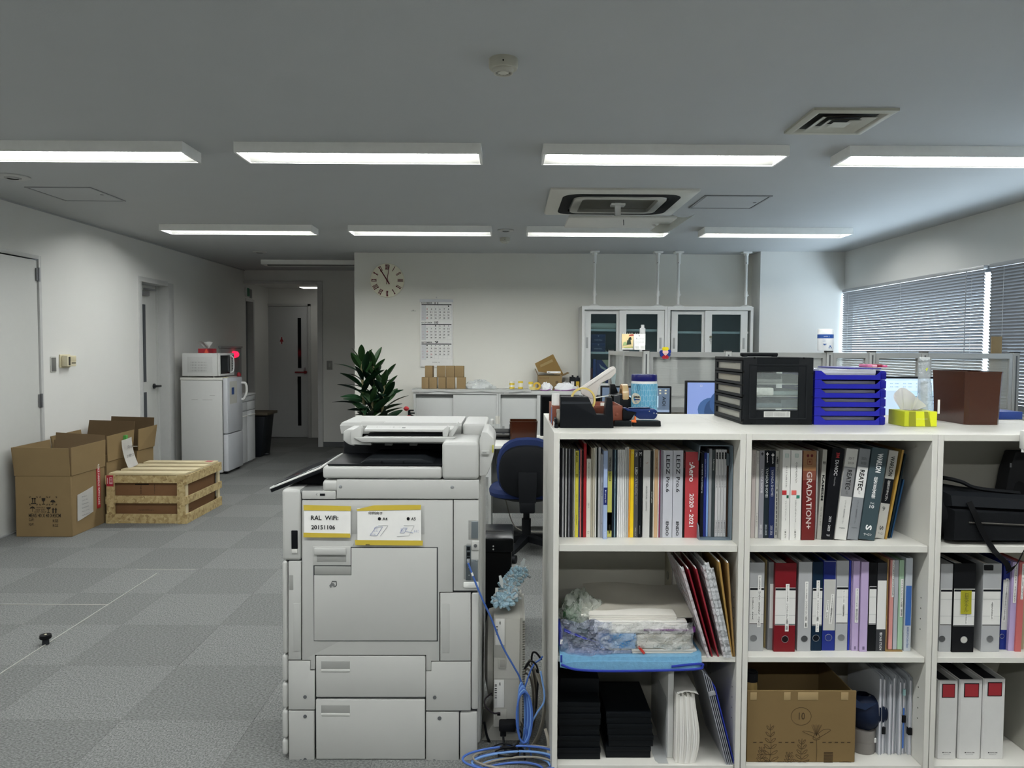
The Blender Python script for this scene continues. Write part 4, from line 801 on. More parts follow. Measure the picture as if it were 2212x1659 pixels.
# desks
DT = mat('#c9c9c4', .45)
def desk(label, x0, x1, y0, y1, front=None):
    t = thing('office_desk', label, 'desk', 'grey office desks'); part('top', G().box(x0, x1, y0, y1, .695, .72, .004), DT, t)
    for x in (x0+.02, x1-.04): part('leg_panel', G().box(x, x+.02, y0+.06, y1-.04, 0, .695), ST, t)
    part('modesty_panel', G().box(x0+.04, x1-.04, y1-.08, y1-.06, .1, .695), ST2, t); return done(t)
desk('grey office desk behind the blue chair', -.16, .88, 5.46, 6.16); desk('grey office desk under the blue-wallpaper monitor', .98, 2.2, 4.46, 5.16); desk('grey office desk under the spreadsheet monitor', 2.21, 3.5, 4.46, 5.16)
BRN = clear('#4a2413', .35, .18, key='tint')
def brown_bin(label, x0, x1, y0, y1, z0, z1):
    t = thing('brown_bin', label, 'storage bin', 'brown translucent bins'); k = .004; m = mat('#3c1c0c', .2, var=.05, spec=.45)
    part('base', G().box(x0+.012, x1-.012, y0+.012, y1-.012, z0, z0+.006, .002), m, t)
    def rg(s, z, i=0): cx, cy, hx, hy = (x0+x1)/2, (y0+y1)/2, (x1-x0)/2*s-i, (y1-y0)/2*s-i; return [(cx+a, cy+b, z) for a, b in ((-hx+.012, -hy), (hx-.012, -hy), (hx, -hy+.012), (hx, hy-.012), (hx-.012, hy), (-hx+.012, hy), (-hx, hy-.012), (-hx, -hy+.012))]
    part('wall', G().loft([rg(.93, z0), rg(1, z1), rg(1, z1, k), rg(.93, z0, k)], cap=False), m, t); part('rim', G().loft([rg(1.0, z1-.002), rg(1.012, z1-.002), rg(1.012, z1+.003), rg(1.0, z1+.003, k)], cap=False), m, t)
    return t
a, b = aY(1101, 948, 5.75), aY(1161, 911, 5.75); t = brown_bin('brown translucent storage bin on the desk behind the blue chair', a.x, b.x, 5.72, 5.95, .721, b.z); done(t)
q = aY(1068, 930, 6.0)
t = thing('document_tray', 'black two-tier document tray at the left end of the far desk', 'document tray')
for k in range(2): part('tray', G().box(q.x-.06, q.x+.125, 5.82, 6.1, .722+.045*k, .730+.045*k, .002).box(q.x-.06, q.x-.052, 5.82, 6.1, .73+.045*k, .765+.045*k).box(q.x+.117, q.x+.125, 5.82, 6.1, .73+.045*k, .765+.045*k), mat('#1c1e21', .5), t)
done(t)
solo('white_cup', G().lathe((aY(1075, 915, 6.12).x, 6.12, .812), [(0, 0), (.017, 0), (.018, .06), (.0165, .06), (.015, .004), (0, .004)]), mat('#dcdad0', .5), 'small white paper cup standing on the black tray', 'cup')
t = thing('pill_bottle', 'little white capped bottle next to the paper cup', 'bottle'); x = aY(1063, 915, 6.1).x; part('body', G().lathe((x, 6.1, .812), [(0, 0), (.014, 0), (.014, .028), (0, .028)]), mat('#c9cac6', .5), t); part('cap', G().lathe((x, 6.1, .84), [(0, 0), (.012, 0), (.012, .012), (0, .012)]), PAPER, t); done(t)
def monitor(label, x0, x1, z0, z1, y, screen, rz=0, zb=.72, deco=None):
    t = thing('monitor', label, 'monitor'); BKM = mat('#16181b', .4); k = .012
    part('bezel', G().box(x0, x1, y, y+.03, z0, z1, .004), BKM, t); s = part('screen', G().box(x0+k, x1-k, y-.0015, y, z0+k*1.4, z1-k), screen, t)
    cx = (x0+x1)/2; part('neck', G().box(cx-.03, cx+.03, y+.031, y+.055, zb+.012, (z0+z1)/2, .004), BKM, t); part('base', G().box(cx-.11, cx+.11, y-.06, y+.13, zb, zb+.012, .004), BKM, t)
    if deco: deco(t, s, x0+k, x1-k, z0+k, z1-k, y-.0016)
    cc = ((x0+x1)/2, y, zb); return done(t, cc, (0, 0, rz))
a, b = aY(1480, 890, 4.75), aY(1480, 822, 4.75)
def petals(t, s, x0, x1, z0, z1, y):
    for cx, cz, rx, rz_, col, kk in ((.30, .05, .14, .15, '#3d5a86', 1), (.33, .0, .10, .16, '#2d4468', 2), (.42, .2, .12, .16, '#36527e', 3), (.5, .08, .1, .2, '#27406a', 4)):
        X, Z = x0+(x1-x0)*cx, z0+(z1-z0)*(cz+.32); rx *= .62; rz_ *= .5
        pts = [(min(max(X+rx*math.cos(q), x0), x1), min(max(Z+rz_*math.sin(q), z0), z1)) for q in (2*PI*i/20 for i in range(20))]
        part('wallpaper_petal', G().prism(pts, 'y', y-.0004*kk, y-.0004*kk+.0002), mat(col, .3, emit=.4), s)
    letter(s, 'ロ', (x0+.085, y, z1-.02), .012, .012, PAPER)
monitor('black monitor showing blue petal wallpaper, left of the black drawer box', a.x, a.x+.53, .93, b.z, 4.75, mat('#7c8fc4', .3, emit=.42, var=.12, scale=3), deco=petals)
def desk2(t, s, x0, x1, z0, z1, y):
    for u in (.78, .86, .94):
        for v in (.9, .78): part('icon', G().box(x0+(x1-x0)*u-.006, x0+(x1-x0)*u+.006, y-.0006, y, z0+(z1-z0)*v-.005, z0+(z1-z0)*v+.005), mat('#b9b7a0', .4, emit=.4), s)
    part('window_pane', G().box(x0+.05, x1-.07, y-.0004, y, z0+.03, z1-.05), mat('#a9c3d2', .4, emit=.5), s); part('taskbar', G().box(x0, x1, y-.0008, y, z0, z0+.015), mat('#7f8fa8', .4, emit=.4), s)
    letter(s, 'AOI', (x1-.035, y-.001, z0+.07), .06, .022, INK, DOWN, EX)
a, b = aY(1449, 890, 4.9), aY(1447, 834, 4.9)
monitor('dark monitor half hidden by the blue-topped canister', a.x-.45, a.x, 1.0, b.z, 4.9, mat('#59687c', .3, emit=.35), rz=-.08, deco=desk2)
def sheet_(t, s, x0, x1, z0, z1, y):
    part('ribbon_bar', G().box(x0, x1, y-.0004, y, z1-.075, z1-.012), mat('#c6dbec', .4, emit=.6), s); part('side_pane', G().box(x0+.14, x1, y-.0004, y, z0, z1-.08), mat('#b2d3ea', .4, emit=.6), s)
    joined(s, [('▪ ▪▪ ▫▪ ▪▪▪ ▫', (x0+.12+.08*(k % 4), y-.0006, z1-.03-.02*(k//4)), .06, .006) for k in range(8)]+[('▬▬▬', (x0+.2+.05*(k % 4), y-.0006, z1-.11-.022*(k//4)), .03, .004) for k in range(12)], mat('#41618c', .5, emit=.2), name='screen_text')
a, b = aY(1886, 860, 4.7), aY(2036, 814, 4.7)
monitor('monitor showing a pale blue spreadsheet behind the tissue box', a.x, b.x+.08, .98, b.z, 4.7, mat('#b9cfe2', .3, emit=.5), deco=sheet_)
a, b = aY(1167, 942, 5.6), aY(1167, 854, 5.6)
monitor('black monitor seen past the left end of the bookcase', a.x, a.x+.50, a.z, b.z, 5.6, mat('#0c0d0f', .15))
# things on and at the partitions
t = thing('wipes_canister', 'white wipes canister with blue band standing on the partition top', 'canister'); a, b = aY(1766, 760, PY), aY(1800, 713, PY); cx = (a.x+b.x)/2; r = (b.x-a.x)/2; z0 = 1.409
part('body', G().lathe((cx, PY, z0), [(0, 0), (r*.93, 0), (r, .01), (r, .085), (0, .085)], 28), mat('#dfe3e6', .4), t); part('band', G().lathe((cx, PY, z0+.083), [(0, 0), (r*1.01, 0), (r*1.01, .026), (0, .026)], 28), mat('#1f4f9e', .4), t); part('lid', G().lathe((cx, PY, z0+.109), [(0, 0), (r*1.0, 0), (r*.97, .03), (r*.9, .037), (0, .037)], 28), mat('#e8eaea', .35), t)
for s, dx, dz, w, h in (('LA ETHIC', -.012, .095, .04, .007), ('▤ ▥', -.022, .066, .03, .016), ('▪▬▪▬', -.018, .042, .034, .012), ('▞▚', .012, .025, .02, .02)): letter(t, s, (cx+dx, PY-math.sqrt(max(r*r-dx*dx, 0))-.001, z0+dz), w, h, PAPER if dz > .09 else mat('#3a5f96', .5))
done(t)
def desk_cal(label, x0, x1, y, z, h, front, arty):
    t = thing('desk_calendar', label, 'calendar', 'small desk calendars'); dep = .035
    for s in (-1, 1): part('card', G().loft([[(x0, y+s*dep, z), (x1, y+s*dep, z), (x1, y, z+h), (x0, y, z+h)], [(x0, y+s*dep+.002, z), (x1, y+s*dep+.002, z), (x1, y+.002, z+h), (x0, y+.002, z+h)]]), front if s < 0 else PAPER, t)
    for k in range(5): part('ring', G().tube([((x0+(x1-x0)*(.15+.175*k)), y+.004+.006*math.cos(q), z+h+.002+.006*math.sin(q)) for q in (2*PI*i/10 for i in range(10))], .0011, 5, True), mat('#d8d8d6', .3, .5), t)
    n = Vector((0, -h, dep)).normalized(); up = Vector((0, dep, h)).normalized()
    def on(u, v): return Vector((x0+(x1-x0)*u, y-dep+dep*v, z+h*v))
    if arty:
        part('foot_strip', G().loft([[on(0, .0)+n*.001, on(1, 0)+n*.001, on(1, .09)+n*.001, on(0, .09)+n*.001], [on(0, .0)+n*.0016, on(1, 0)+n*.0016, on(1, .09)+n*.0016, on(0, .09)+n*.0016]]), PAPER, t)
        for u0, u1, v0, v1, col in ((.05, .4, .25, .5, '#8da36a'), (.35, .75, .3, .62, '#2c3a2c'), (.5, .8, .6, .8, '#1f2a25'), (.55, 1, .85, .98, '#a5332c'), (.1, .9, .1, .2, '#a9b46a')): part('picture', G().loft([[on(a_, b_)+n*q for a_, b_ in ((u0, v0), (u1, v0+.03), (u1-.05, v1), (u0+.08, v1-.04))] for q in (.001, .0018)]), mat(col, .6), t)
        letter(t, 'KYOWADO', on(.35, .04)+n*.002, .04, .005, INK, EX, up)
    else:
        joined(t, [(str(k+1), on(.1+.13*((k+1) % 7), .72-.09*((k+1)//7)), .005, .006) for k in range(30)], GREYTXT, EX, up, 'dates'); letter(t, '9', on(.5, .88)+n*.001, .008, .012, INK, EX, up); letter(t, '▦ ▦', on(.5, .15)+n*.001, .06, .018, mat('#b5b5b0', .7), EX, up)
    return done(t)
a, b = aY(1343, 758, PY+.05), aY(1368, 724, PY+.05); desk_cal('small desk calendar with a coloured painting on the partition corner', a.x, b.x+.006, PY+.06, 1.409, .108, mat('#dcc792', .6, var=.2), True)
a, b = aY(1366, 758, PY-.02), aY(1391, 724, PY-.02); desk_cal('small desk calendar with a plain date page on the partition corner', a.x+.006, b.x, PY-.036, 1.409, .105, PAPER, False)
t = thing('bottle_stack', 'narrow clear and white bottle behind the desk calendars', 'bottle'); a = aY(1379, 724, PY+.12); part('glass', G().lathe((PX+.0, PY+.14, 1.396), [(0, 0), (.02, 0), (.02, .16), (.012, .165), (.012, .185), (0, .186)]), clear('#e5e6e6', .4, .1), t); part('label', G().lathe((PX, PY+.14, 1.44), [(.0205, 0), (.0208, 0), (.0208, .08), (.0205, .08)], 20), PAPER, t); done(t)
t = thing('heart_charm', 'colourful petal charm with a pink heart clipped to the partition rail', 'charm'); q = aY(1437.5, 762, PY-.03); yq = PY-.024
for dx, dz, col in ((-.009, .026, '#d8c81f'), (.009, .026, '#d8c81f'), (-.026, .004, '#1c2f78'), (.026, .008, '#1c2f78'), (-.022, -.014, '#1c2f78'), (.022, -.012, '#20387f'), (-.010, -.028, '#a81f2a'), (.010, -.028, '#a81f2a')): part('petal', G().lathe((q.x+dx, yq, q.z+dz), [(0, 0), (.0135, 0), (.0135, -.004), (0, -.005)], 14, 'y'), mat(col, .35), t)
hp = [(q.x+.020*math.sin(u)**3, q.z+.0012*(13*math.cos(u)-5*math.cos(2*u)-2*math.cos(3*u)-math.cos(4*u))*1.1) for u in (2*PI*i/28 for i in range(28))]
part('heart', G().prism(hp, 'y', yq-.009, yq-.005), mat('#e3b9b4', .4), t); part('smile', G().tube([(q.x+.006*math.cos(u), yq-.0095, q.z-.003+.006*math.sin(u)) for u in (PI+PI*i/6 for i in range(7))], .001, 5), mat('#7fa06f', .5), t); done(t)
t = thing('pinned_note', 'white note sheet pinned on the partition beside the corner post', 'note'); a, b = aY(1395, 812, PY-.012), aY(1411, 777, PY-.012); part('sheet', G().box(a.x, b.x, PY-.013, PY-.012, a.z, b.z), PAPER, t); letter(t, '・・・・', ((a.x+b.x)/2-.005, PY-.013, (a.z+b.z)/2+.01), .05, .004, INK, DOWN, EX); done(t)
solo('hanging_mask', G().grid(lambda u, v: Vector((PX-.03+.012*math.sin(3*u+2*v), 6.5+.16*u, 1.10+.16*v*(1-.25*(u-.5)**2)-.02*math.sin(3*u))), 8, 8, .001), mat('#c3d6da', .6, alpha=.75), 'pale blue face mask hanging on the side partition', 'mask')
solo('cardboard_strip', G().box(aY(2143, 730, 5.5).x, aY(2165, 730, 5.5).x, 5.5, 5.512, .72, aY(2150, 727, 5.5).z, .002), mat('#7a6a4f', .85, spec=.1), 'tall brown cardboard strip standing behind the partition at right', 'cardboard')
desk('grey office desk on the far side of the partition', 2.2, 3.5, 5.25, 5.95)
# ---------------------------------------------------------------- office chair
t = thing('office_chair', 'dark blue office chair seen from behind, between printer and bookcase', 'office chair'); cx, cy = .13, 5.05
BL = mat('#1c2a52', .85, var=.1, scale=60, bump=.3, bscale=400); BP = mat('#121417', .5)
def oval(hx, hz, y, z, n=24, p=2.6, x=cx, sag=0): return [(x+hx*abs(math.cos(q))**(2/p)*(1 if math.cos(q) >= 0 else -1), y+sag*math.cos(q)**2, z+hz*abs(math.sin(q))**(2/p)*(1 if math.sin(q) >= 0 else -1)) for q in (2*PI*i/n for i in range(n))]
part('backrest', G().loft([oval(.165, .17, cy+.065, .62), oval(.20, .20, cy+.05, .622, sag=.0), oval(.205, .205, cy+.02, .622), oval(.192, .192, cy+.005, .62)]), BL, t)
part('back_shell', G().loft([oval(.192, .178, cy+.012, .600), oval(.185, .17, cy-.016, .598), oval(.145, .13, cy-.03, .595)]), BP, t)
part('back_bracket', G().loft([[(cx-.055, cy-.05, .40), (cx+.055, cy-.05, .40), (cx+.055, cy-.02, .40), (cx-.055, cy-.02, .40)], [(cx-.06, cy-.055, .52), (cx+.06, cy-.055, .52), (cx+.06, cy-.02, .52), (cx-.06, cy-.02, .52)], [(cx-.06, cy-.04, .60), (cx+.06, cy-.04, .60), (cx+.06, cy-.02, .60), (cx-.06, cy-.02, .60)]]).box(cx-.05, cx+.05, cy-.05, cy+.2, .33, .41, .01), BP, t)
def flat(hx, hy, z, n=28, p=3): return [(cx+hx*abs(math.cos(q))**(2/p)*(1 if math.cos(q) >= 0 else -1), cy+.25+hy*abs(math.sin(q))**(2/p)*(1 if math.sin(q) >= 0 else -1), z) for q in (2*PI*i/n for i in range(n))]
part('seat', G().loft([flat(.22, .2, .40), flat(.255, .24, .415), flat(.26, .245, .44), flat(.24, .225, .465), flat(.18, .16, .475)]), BL, t); part('seat_pan', G().loft([flat(.12, .12, .37), flat(.24, .22, .405), flat(.24, .22, .41)]), BP, t)
part('gas_column', G().cyl((cx, cy+.22, .1), (cx, cy+.22, .24), .032).cyl((cx, cy+.22, .24), (cx, cy+.22, .38), .022), BP, t)
for k in range(5):
    a = 2*PI*k/5+.6; d_ = Vector((math.cos(a), math.sin(a), 0)); o_ = Vector((cx, cy+.22, 0)); n_ = Vector((-d_.y, d_.x, 0))
    part('base_arm', G().loft([[o_+d_*.02+n_*.028+EZ*.13, o_+d_*.02-n_*.028+EZ*.13, o_+d_*.02-n_*.028+EZ*.085, o_+d_*.02+n_*.028+EZ*.085], [o_+d_*.29+n_*.018+EZ*.09, o_+d_*.29-n_*.018+EZ*.09, o_+d_*.29-n_*.018+EZ*.062, o_+d_*.29+n_*.018+EZ*.062]]), BP, t)
    e = o_+d_*.28; cs = part('caster', G().cyl(e-n_*.022+EZ*.027, e+n_*.022+EZ*.027, .027, 16), BP, t); part('stem', G().cyl(e+EZ*.04, e+EZ*.066, .008, 8), BP, cs)
done(t)
# ================================================================ the copier
YF = 2.58
PW = mat('#b4b5b2', .42, var=.015, bump=.06, bscale=900); PW2 = mat('#adaeab', .42, var=.015, bump=.06, bscale=900); GAP = mat('#35373a', .6); REC = mat('#8f908d', .5)
BKP = mat('#111316', .4); MET = mat('#8a9399', .35, .8)
def fz(x, y, Y=YF): q = aY(x, y, Y); return q.x, q.z
CP = thing('copier', 'large white office copier with handwritten notes taped on its side', 'copier')
def plate(name, x0, y0, x1, y1, m=PW, d0=0, d1=.02, bev=.003, parent=CP, Y=YF):
    (a, b), (c, d) = fz(x0, y0), fz(x1, y1); return part(name, G().box(a, c, Y+d0, Y+d1, d, b, bev), m, parent)
def polyplate(name, pts, m=PW, d0=0, d1=.02, bev=.0012, parent=CP): return part(name, G().prism([fz(*p) for p in pts], 'y', YF+d0, YF+d1, bev), m, parent)
(xa, zt_), (xb, zb_) = fz(616, 1064), fz(1030, 1655); D_ = 3.14
part('core', G().box(xa, xb, YF+.012, D_, .035, zt_, .004), GAP, CP)
(xl, _), (xr, _) = fz(608, 1060), fz(1034, 1060)
part('back_shell', G().box(xb-.03, xr+.008, YF+.03, D_, .04, fz(0, 1034)[1], .012), PW2, CP)
# the copier's front edge at the left: drawer fronts in section
for k, (y0, y1) in enumerate(((1058, 1211), (1213, 1414), (1416, 1474), (1476, 1532), (1536, 1597), (1599, 1656))):
    x1_ = 650 if k == 0 else 621.5; (a, b), (c, d) = fz(608, y0), fz(x1_, y1)
    part('drawer_front' if k else 'corner_cover', G().box(a, c, YF+.002, D_-.01, max(d, .012), b, .010, 3), PW, CP)
q_ = polyplate('side_strip', [(623, 1213), (650, 1213), (650, 1425), (623, 1425)]); plate('grip_recess', 629, 1146, 643, 1186, BKP, -.001, .01, .002); plate('grip_catch', 630, 1186, 642, 1195, mat('#c9c9c5', .4), -.003, .01, .002)
plate('strip_line', 633.5, 1303, 649, 1407, PW2, -.0012, .004, .0006, q_); plate('thumb_notch', 624, 1242, 634, 1275, REC, -.0008, .004, .003, q_)
door = polyplate('side_door', [(652.5, 1081), (978, 1081), (978, 1279), (949, 1279), (949, 1428), (931, 1428), (931, 1448.5), (920.5, 1448.5), (920.5, 1415), (680, 1415), (680, 1446), (671, 1446), (671, 1426), (652.5, 1426)])
plate('door_panel_line', 672, 1091, 917, 1154, PW2, -.001, .004, .0006, door)
by = polyplate('bypass_tray', [(759.5, 1183.5), (943.5, 1183.5), (943.5, 1383), (679, 1383), (679, 1242), (759.5, 1242)], d0=-.0035, d1=.01)
plate('tray_shadow_line', 676.5, 1181, 946, 1385.5, GAP, -.0008, .006, .001)
plate('handle_shroud', 676, 1180, 758, 1221, PW, -.003, .01, .001)
plate('release_handle', 679, 1183, 748.5, 1198, PW, -.010, .008, .004); plate('handle_recess', 685, 1199, 748.5, 1213, REC, -.0038, .004, .0008); plate('finger_recess', 680, 1223, 758.5, 1241, REC, -.0042, .004, .0008)
# hand and paper mark
pm = [(719, 1255), (727, 1255), (727, 1263), (723.5, 1267)]
part('paper_mark', G().tube([Vector((fz(*p)[0], YF-.0042, fz(*p)[1])) for p in [(717, 1259), (718, 1255), (727, 1255), (727.5, 1263), (723.5, 1267)]], .0012, 6), GAP, by)
part('hand_mark', G().prism([fz(*p) for p in ((712, 1264), (716, 1259), (721, 1259), (724, 1263), (722, 1268), (720, 1265), (717, 1265), (716, 1269), (714, 1268))], 'y', YF-.0046, YF-.0035), mat('#6d6f6f', .6), by)
for k, (x0, y0, x1, y1, gy) in enumerate(((682, 1417, 919, 1507, 1428), (682, 1511, 918, 1641, 1523), (682, 1645, 918, 1659, None))):
    dr = plate('paper_drawer', x0, y0, x1, y1, PW, -.001, .02, .004)
    if gy:
        plate('grip', 694, gy, 756, gy+22.5, REC, -.0018, .004, .0008, dr); plate('grip_lip', 694, gy+17, 756, gy+22.5, mat('#c6c7c3', .4), -.003, .003, .001, dr)
        plate('groove', x0+1, y1-4, x1-1, y1-2.5, REC, -.0016, .004, .0002, dr)
polyplate('lower_panel', [(623, 1428), (670, 1428), (670, 1449), (679.5, 1449), (679.5, 1533), (623, 1533)]); plate('lower_panel', 623, 1536, 679, 1659, PW2)
cv = polyplate('rear_cover', [(980, 1081), (1034, 1081), (1034, 1276), (980, 1276)])
plate('port_recess', 1012, 1124, 1033, 1166, REC, -.001, .006, .001, cv); plate('port_plate', 1018, 1126, 1033, 1163, MET, -.002, .004, .0008, cv)
plate('socket_boss', 1019, 1168, 1035, 1188, PW, -.004, .008, .002, cv); part('socket', G().lathe((*[fz(1027, 1178)[0], YF-.004], fz(1027, 1178)[1]), [(0, 0), (.006, 0), (.006, -.002), (.0025, -.003), (0, -.003)], 16, 'y'), mat('#7d8083', .3, .7), cv)
polyplate('connector_recess', [(1002, 1179), (1009, 1174), (1018, 1174), (1018, 1208), (1033, 1208), (1033, 1255), (1002, 1251)], REC, -.0014, .004, .0004, cv)
plate('connector_plate', 1006, 1209, 1032, 1253, MET, -.003, .003, .0005, cv); plate('port_strip', 1007, 1178, 1017, 1253, mat('#6d757a', .35, .8), -.0035, .003, .0005, cv)
for y in (1184, 1196, 1206): plate('port', 1008.5, y-4, 1015.5, y+4, BKP, -.0055, .002, .0006, cv)
for x, y in ((1029, 1211), (1013.5, 1225), (1013.5, 1242)): part('screw', G().lathe((fz(x, y)[0], YF-.003, fz(x, y)[1]), [(0, 0), (.0032, 0), (.002, -.0015), (0, -.0015)], 10, 'y'), mat('#b5bcc0', .3, .9), cv)
plate('cable_ledge', 1001, 1257, 1034, 1270, mat('#dedfdb', .35), -.004, .01, .004, cv)
fp = polyplate('rear_panel', [(951, 1281), (1016.5, 1281), (1016.5, 1427.5), (951, 1427.5)]); plate('panel_slot', 955.5, 1304.5, 970.5, 1410.5, PW2, -.0012, .004, .0006, fp)
plate('rear_column', 1018, 1281, 1033.5, 1534, PW, .001, .03, .008); polyplate('rear_panel', [(931.5, 1430), (1016.5, 1430), (1016.5, 1535), (920.5, 1535), (920.5, 1450), (931.5, 1450)])
plate('base_panel', 920, 1539, 991, 1659, PW2); plate('base_panel', 993, 1539, 1031, 1659, PW2, .001, .03, .008)
for x, y, r in ((659, 1505.5, 4), (939, 1506.5, 4), (659, 1547.5, 4), (949.5, 1551.5, 4.4), (659, 1641, 4), (938, 1644, 4), (976.5, 1653, 2), (650, 1641.5, 2)):
    X, Z = fz(x, y); part('screw_hole', G().lathe((X, YF, Z), [(0, -.0015), (r*.00155, -.0015), (r*.00155, .001), (0, .001)], 14, 'y'), mat('#54575a', .5), CP)
# upper frame and scanner
plate('header', 726.5, 1036, 1035, 1078.5, PW, 0, .03, .004); part('header_body', G().box(fz(690, 0)[0], fz(1034, 0)[0], YF+.01, D_, fz(0, 1078)[1], fz(0, 1034.5)[1], .008), PW, CP)
part('header_corner', G().box(fz(689, 0)[0], fz(726, 0)[0], YF+.001, YF+.07, fz(0, 1060)[1], fz(0, 1035)[1], .012, 3), PW, CP)
for x, y in ((735.5, 1051.5), (977, 1052.5)): X, Z = fz(x, y); part('screw', G().lathe((X, YF, Z), [(0, -.003), (.0045, -.002), (.006, 0), (0, .001)], 14, 'y'), mat('#b9bcbf', .3, .8), CP)
us = plate('usb_strip', 652, 1061, 725, 1078.5, PW, 0, .03, .003); plate('usb_port', 691, 1066, 702, 1071, BKP, -.001, .004, .0004, us); letter(us, '⑂', (*[fz(684, 1068)[0], YF], fz(684, 1068)[1]), .007, .005, GAP, DOWN, EX)
part('front_deck', G().box(fz(610, 0)[0], fz(690, 0)[0], YF+.006, D_-.02, fz(0, 1066)[1], fz(0, 1057)[1], .006), mat('#6f7170', .45), CP)
# tilting control panel
a, b = aY(585, 1056, YF+.06), aY(694, 1012, YF+.06); dv = Vector((b.x-a.x, 0, b.z-a.z)); n_ = Vector((-dv.z, 0, dv.x)).normalized()
def slab(o0, o1, m, name, y0=YF+.05, y1=YF+.42, t0=0, t1=1, par=CP): p = [a+dv*t0+n_*o0, a+dv*t1+n_*o0, a+dv*t1+n_*o1, a+dv*t0+n_*o1]; return part(name, G().prism([(q.x, q.z) for q in p], 'y', y0, y1, .002), m, par)
cpn = slab(-.012, 0, BKP, 'control_panel'); slab(0, .006, mat('#d5d6d3', .35), 'panel_rim', par=cpn); slab(.006, .008, mat('#23262b', .15), 'touch_screen', YF+.07, YF+.40, .06, .94, cpn)
part('panel_arm', G().prism([fz(622, 1058), fz(688, 1058), fz(690, 1018), fz(680, 1022)], 'y', YF+.1, YF+.34, .003), BKP, CP)
# platen cover with output tray
sl = part('platen_cover', G().box(fz(690, 0)[0], fz(955, 0)[0], YF+.0, D_-.01, fz(0, 1031)[1], fz(0, 1005)[1], .009, 3), PW, CP)
(x0, z1_), (x1, z0_) = fz(735, 1004), fz(966, 1004)
part('tray_floor', G().box(fz(700, 0)[0], fz(968, 0)[0], YF+.008, D_-.02, z1_-.004, z1_+.0015, .001), BKP, sl)
part('tray_scoop', G().prism([(x0+.06, z1_+.0015), (x0+.09, z1_+.017), (x1-.09, z1_+.017), (x1-.05, z1_+.0015)], 'y', YF+.03, YF+.3, .003), mat('#1d2023', .4), sl)
for x in (820, 868): plate('stopper', x, 998, x+2, 1003, BKP, .02, .03, .0005, sl)
rb = part('feeder_rear', G().box(fz(955.5, 0)[0], fz(1037, 0)[0], YF-.002, YF+.30, fz(0, 1032)[1], fz(0, 951)[1], .012, 3), PW, CP)
pr = [fz(*p) for p in ((1035, 1030), (1051, 1028), (1059, 1010), (1066, 985), (1069, 960), (1066, 948), (1053, 935), (1041, 933), (1035, 952))]
hg = part('feeder_bulge', G().prism(pr, 'y', YF+.01, YF+.30, .004), PW, CP); plate('bulge_clip', 1039, 973, 1057, 982, PW2, .002, .02, .001, hg); plate('bulge_slot', 1042, 976, 1051, 979.5, REC, .0015, .01, .0004, hg); plate('yellow_tag', 1063.5, 962, 1066, 978, mat('#b9b53a', .5), .005, .02, .0004, hg)
# feeder top
Z1 = 1.136
def tz(x, y): q = aZ(x, y, Z1); return q
ft = part('feeder_cover', G().loft([[(aY(737, 925, 2.84).x, 2.84, 1.095), (aY(997, 925, 2.84).x, 2.84, 1.095), (aY(997, 925, 2.84).x, 3.12, 1.095), (aY(737, 925, 2.84).x, 3.12, 1.095)], [(aY(735, 920, 2.84).x, 2.835, 1.125), (aY(997, 920, 2.84).x, 2.835, 1.125), (aY(997, 920, 2.84).x, 3.13, 1.125), (aY(735, 920, 2.84).x, 3.13, 1.125)], [(aY(738, 918, 2.84).x, 2.845, Z1), (aY(997, 918, 2.84).x, 2.845, Z1), (aY(997, 918, 2.84).x, 3.13, Z1), (aY(738, 918, 2.84).x, 3.13, Z1)]]), PW, CP)
part('feeder_end', G().box(aY(999, 920, 2.82).x, aY(1052, 920, 2.82).x, 2.82, 3.13, 1.06, Z1, .01, 3), PW, CP)
part('feeder_body', G().box(aY(737, 0, 2.86).x, aY(1040, 0, 2.86).x, 2.86, 3.12, fz(0, 1003)[1], 1.1, .004), mat('#1b1d20', .45), CP)
q = aZ(805, 911, Z1); part('top_inlay', G().box(q.x-.04, q.x+.045, q.y-.015, q.y+.015, Z1, Z1+.0008), PW2, ft)
for k in range(3): q = aZ(876, 907+k*4, Z1); letter(ft, '═══ ▫▫═ ══', (q.x, q.y, Z1), .10, .008, mat('#b0b1b0', .6), EX, EY)
# feed tray in front of the cover
YT = 2.68
def tzf(x, y, Y=YT): q = aY(x, y, Y); return q.x, q.z
tr = part('feed_tray', G().box(tzf(768, 0)[0], tzf(962, 0)[0], YT, 2.835, tzf(0, 954)[1], tzf(0, 947)[1], .003), PW, CP)
part('tray_lip', G().prism([tzf(764, 944), tzf(985, 944), tzf(966, 955), tzf(782, 955)], 'y', YT-.01, YT+.012, .003), PW, CP)
part('feed_slot', G().box(tzf(778, 0)[0], tzf(956, 0)[0], 2.80, 2.834, tzf(0, 946, 2.81)[1], tzf(0, 932, 2.81)[1], .002), BKP, CP)
part('slot_cover', G().prism([(2.78, 1.118), (2.84, 1.127), (2.84, 1.118), (2.78, 1.110)], 'x', tzf(772, 0)[0], tzf(975, 0)[0]), PW, CP)
part('paper_guide', G().prism([tzf(759, 960), tzf(757, 932), tzf(779, 919), tzf(782, 926), tzf(779, 946), tzf(800, 950), tzf(802, 962)], 'y', YT, YT+.03, .002), PW, tr)
part('paper_guide', G().prism([tzf(956, 946), tzf(955, 930), tzf(966, 921), tzf(971, 924), tzf(966, 946)], 'y', YT+.01, YT+.04, .002), PW, tr); part('side_rail', G().prism([tzf(968, 948), tzf(968, 938), tzf(985, 918), tzf(988, 926), tzf(972, 953)], 'y', YT+.02, YT+.14, .002), PW, CP)
part('side_arm', G().prism([tzf(737, 953), tzf(738, 935), tzf(745, 929), tzf(760, 929), tzf(760, 942), tzf(764, 958), tzf(762, 966), tzf(748, 962)], 'y', YT+.03, 2.85, .004), PW, CP)
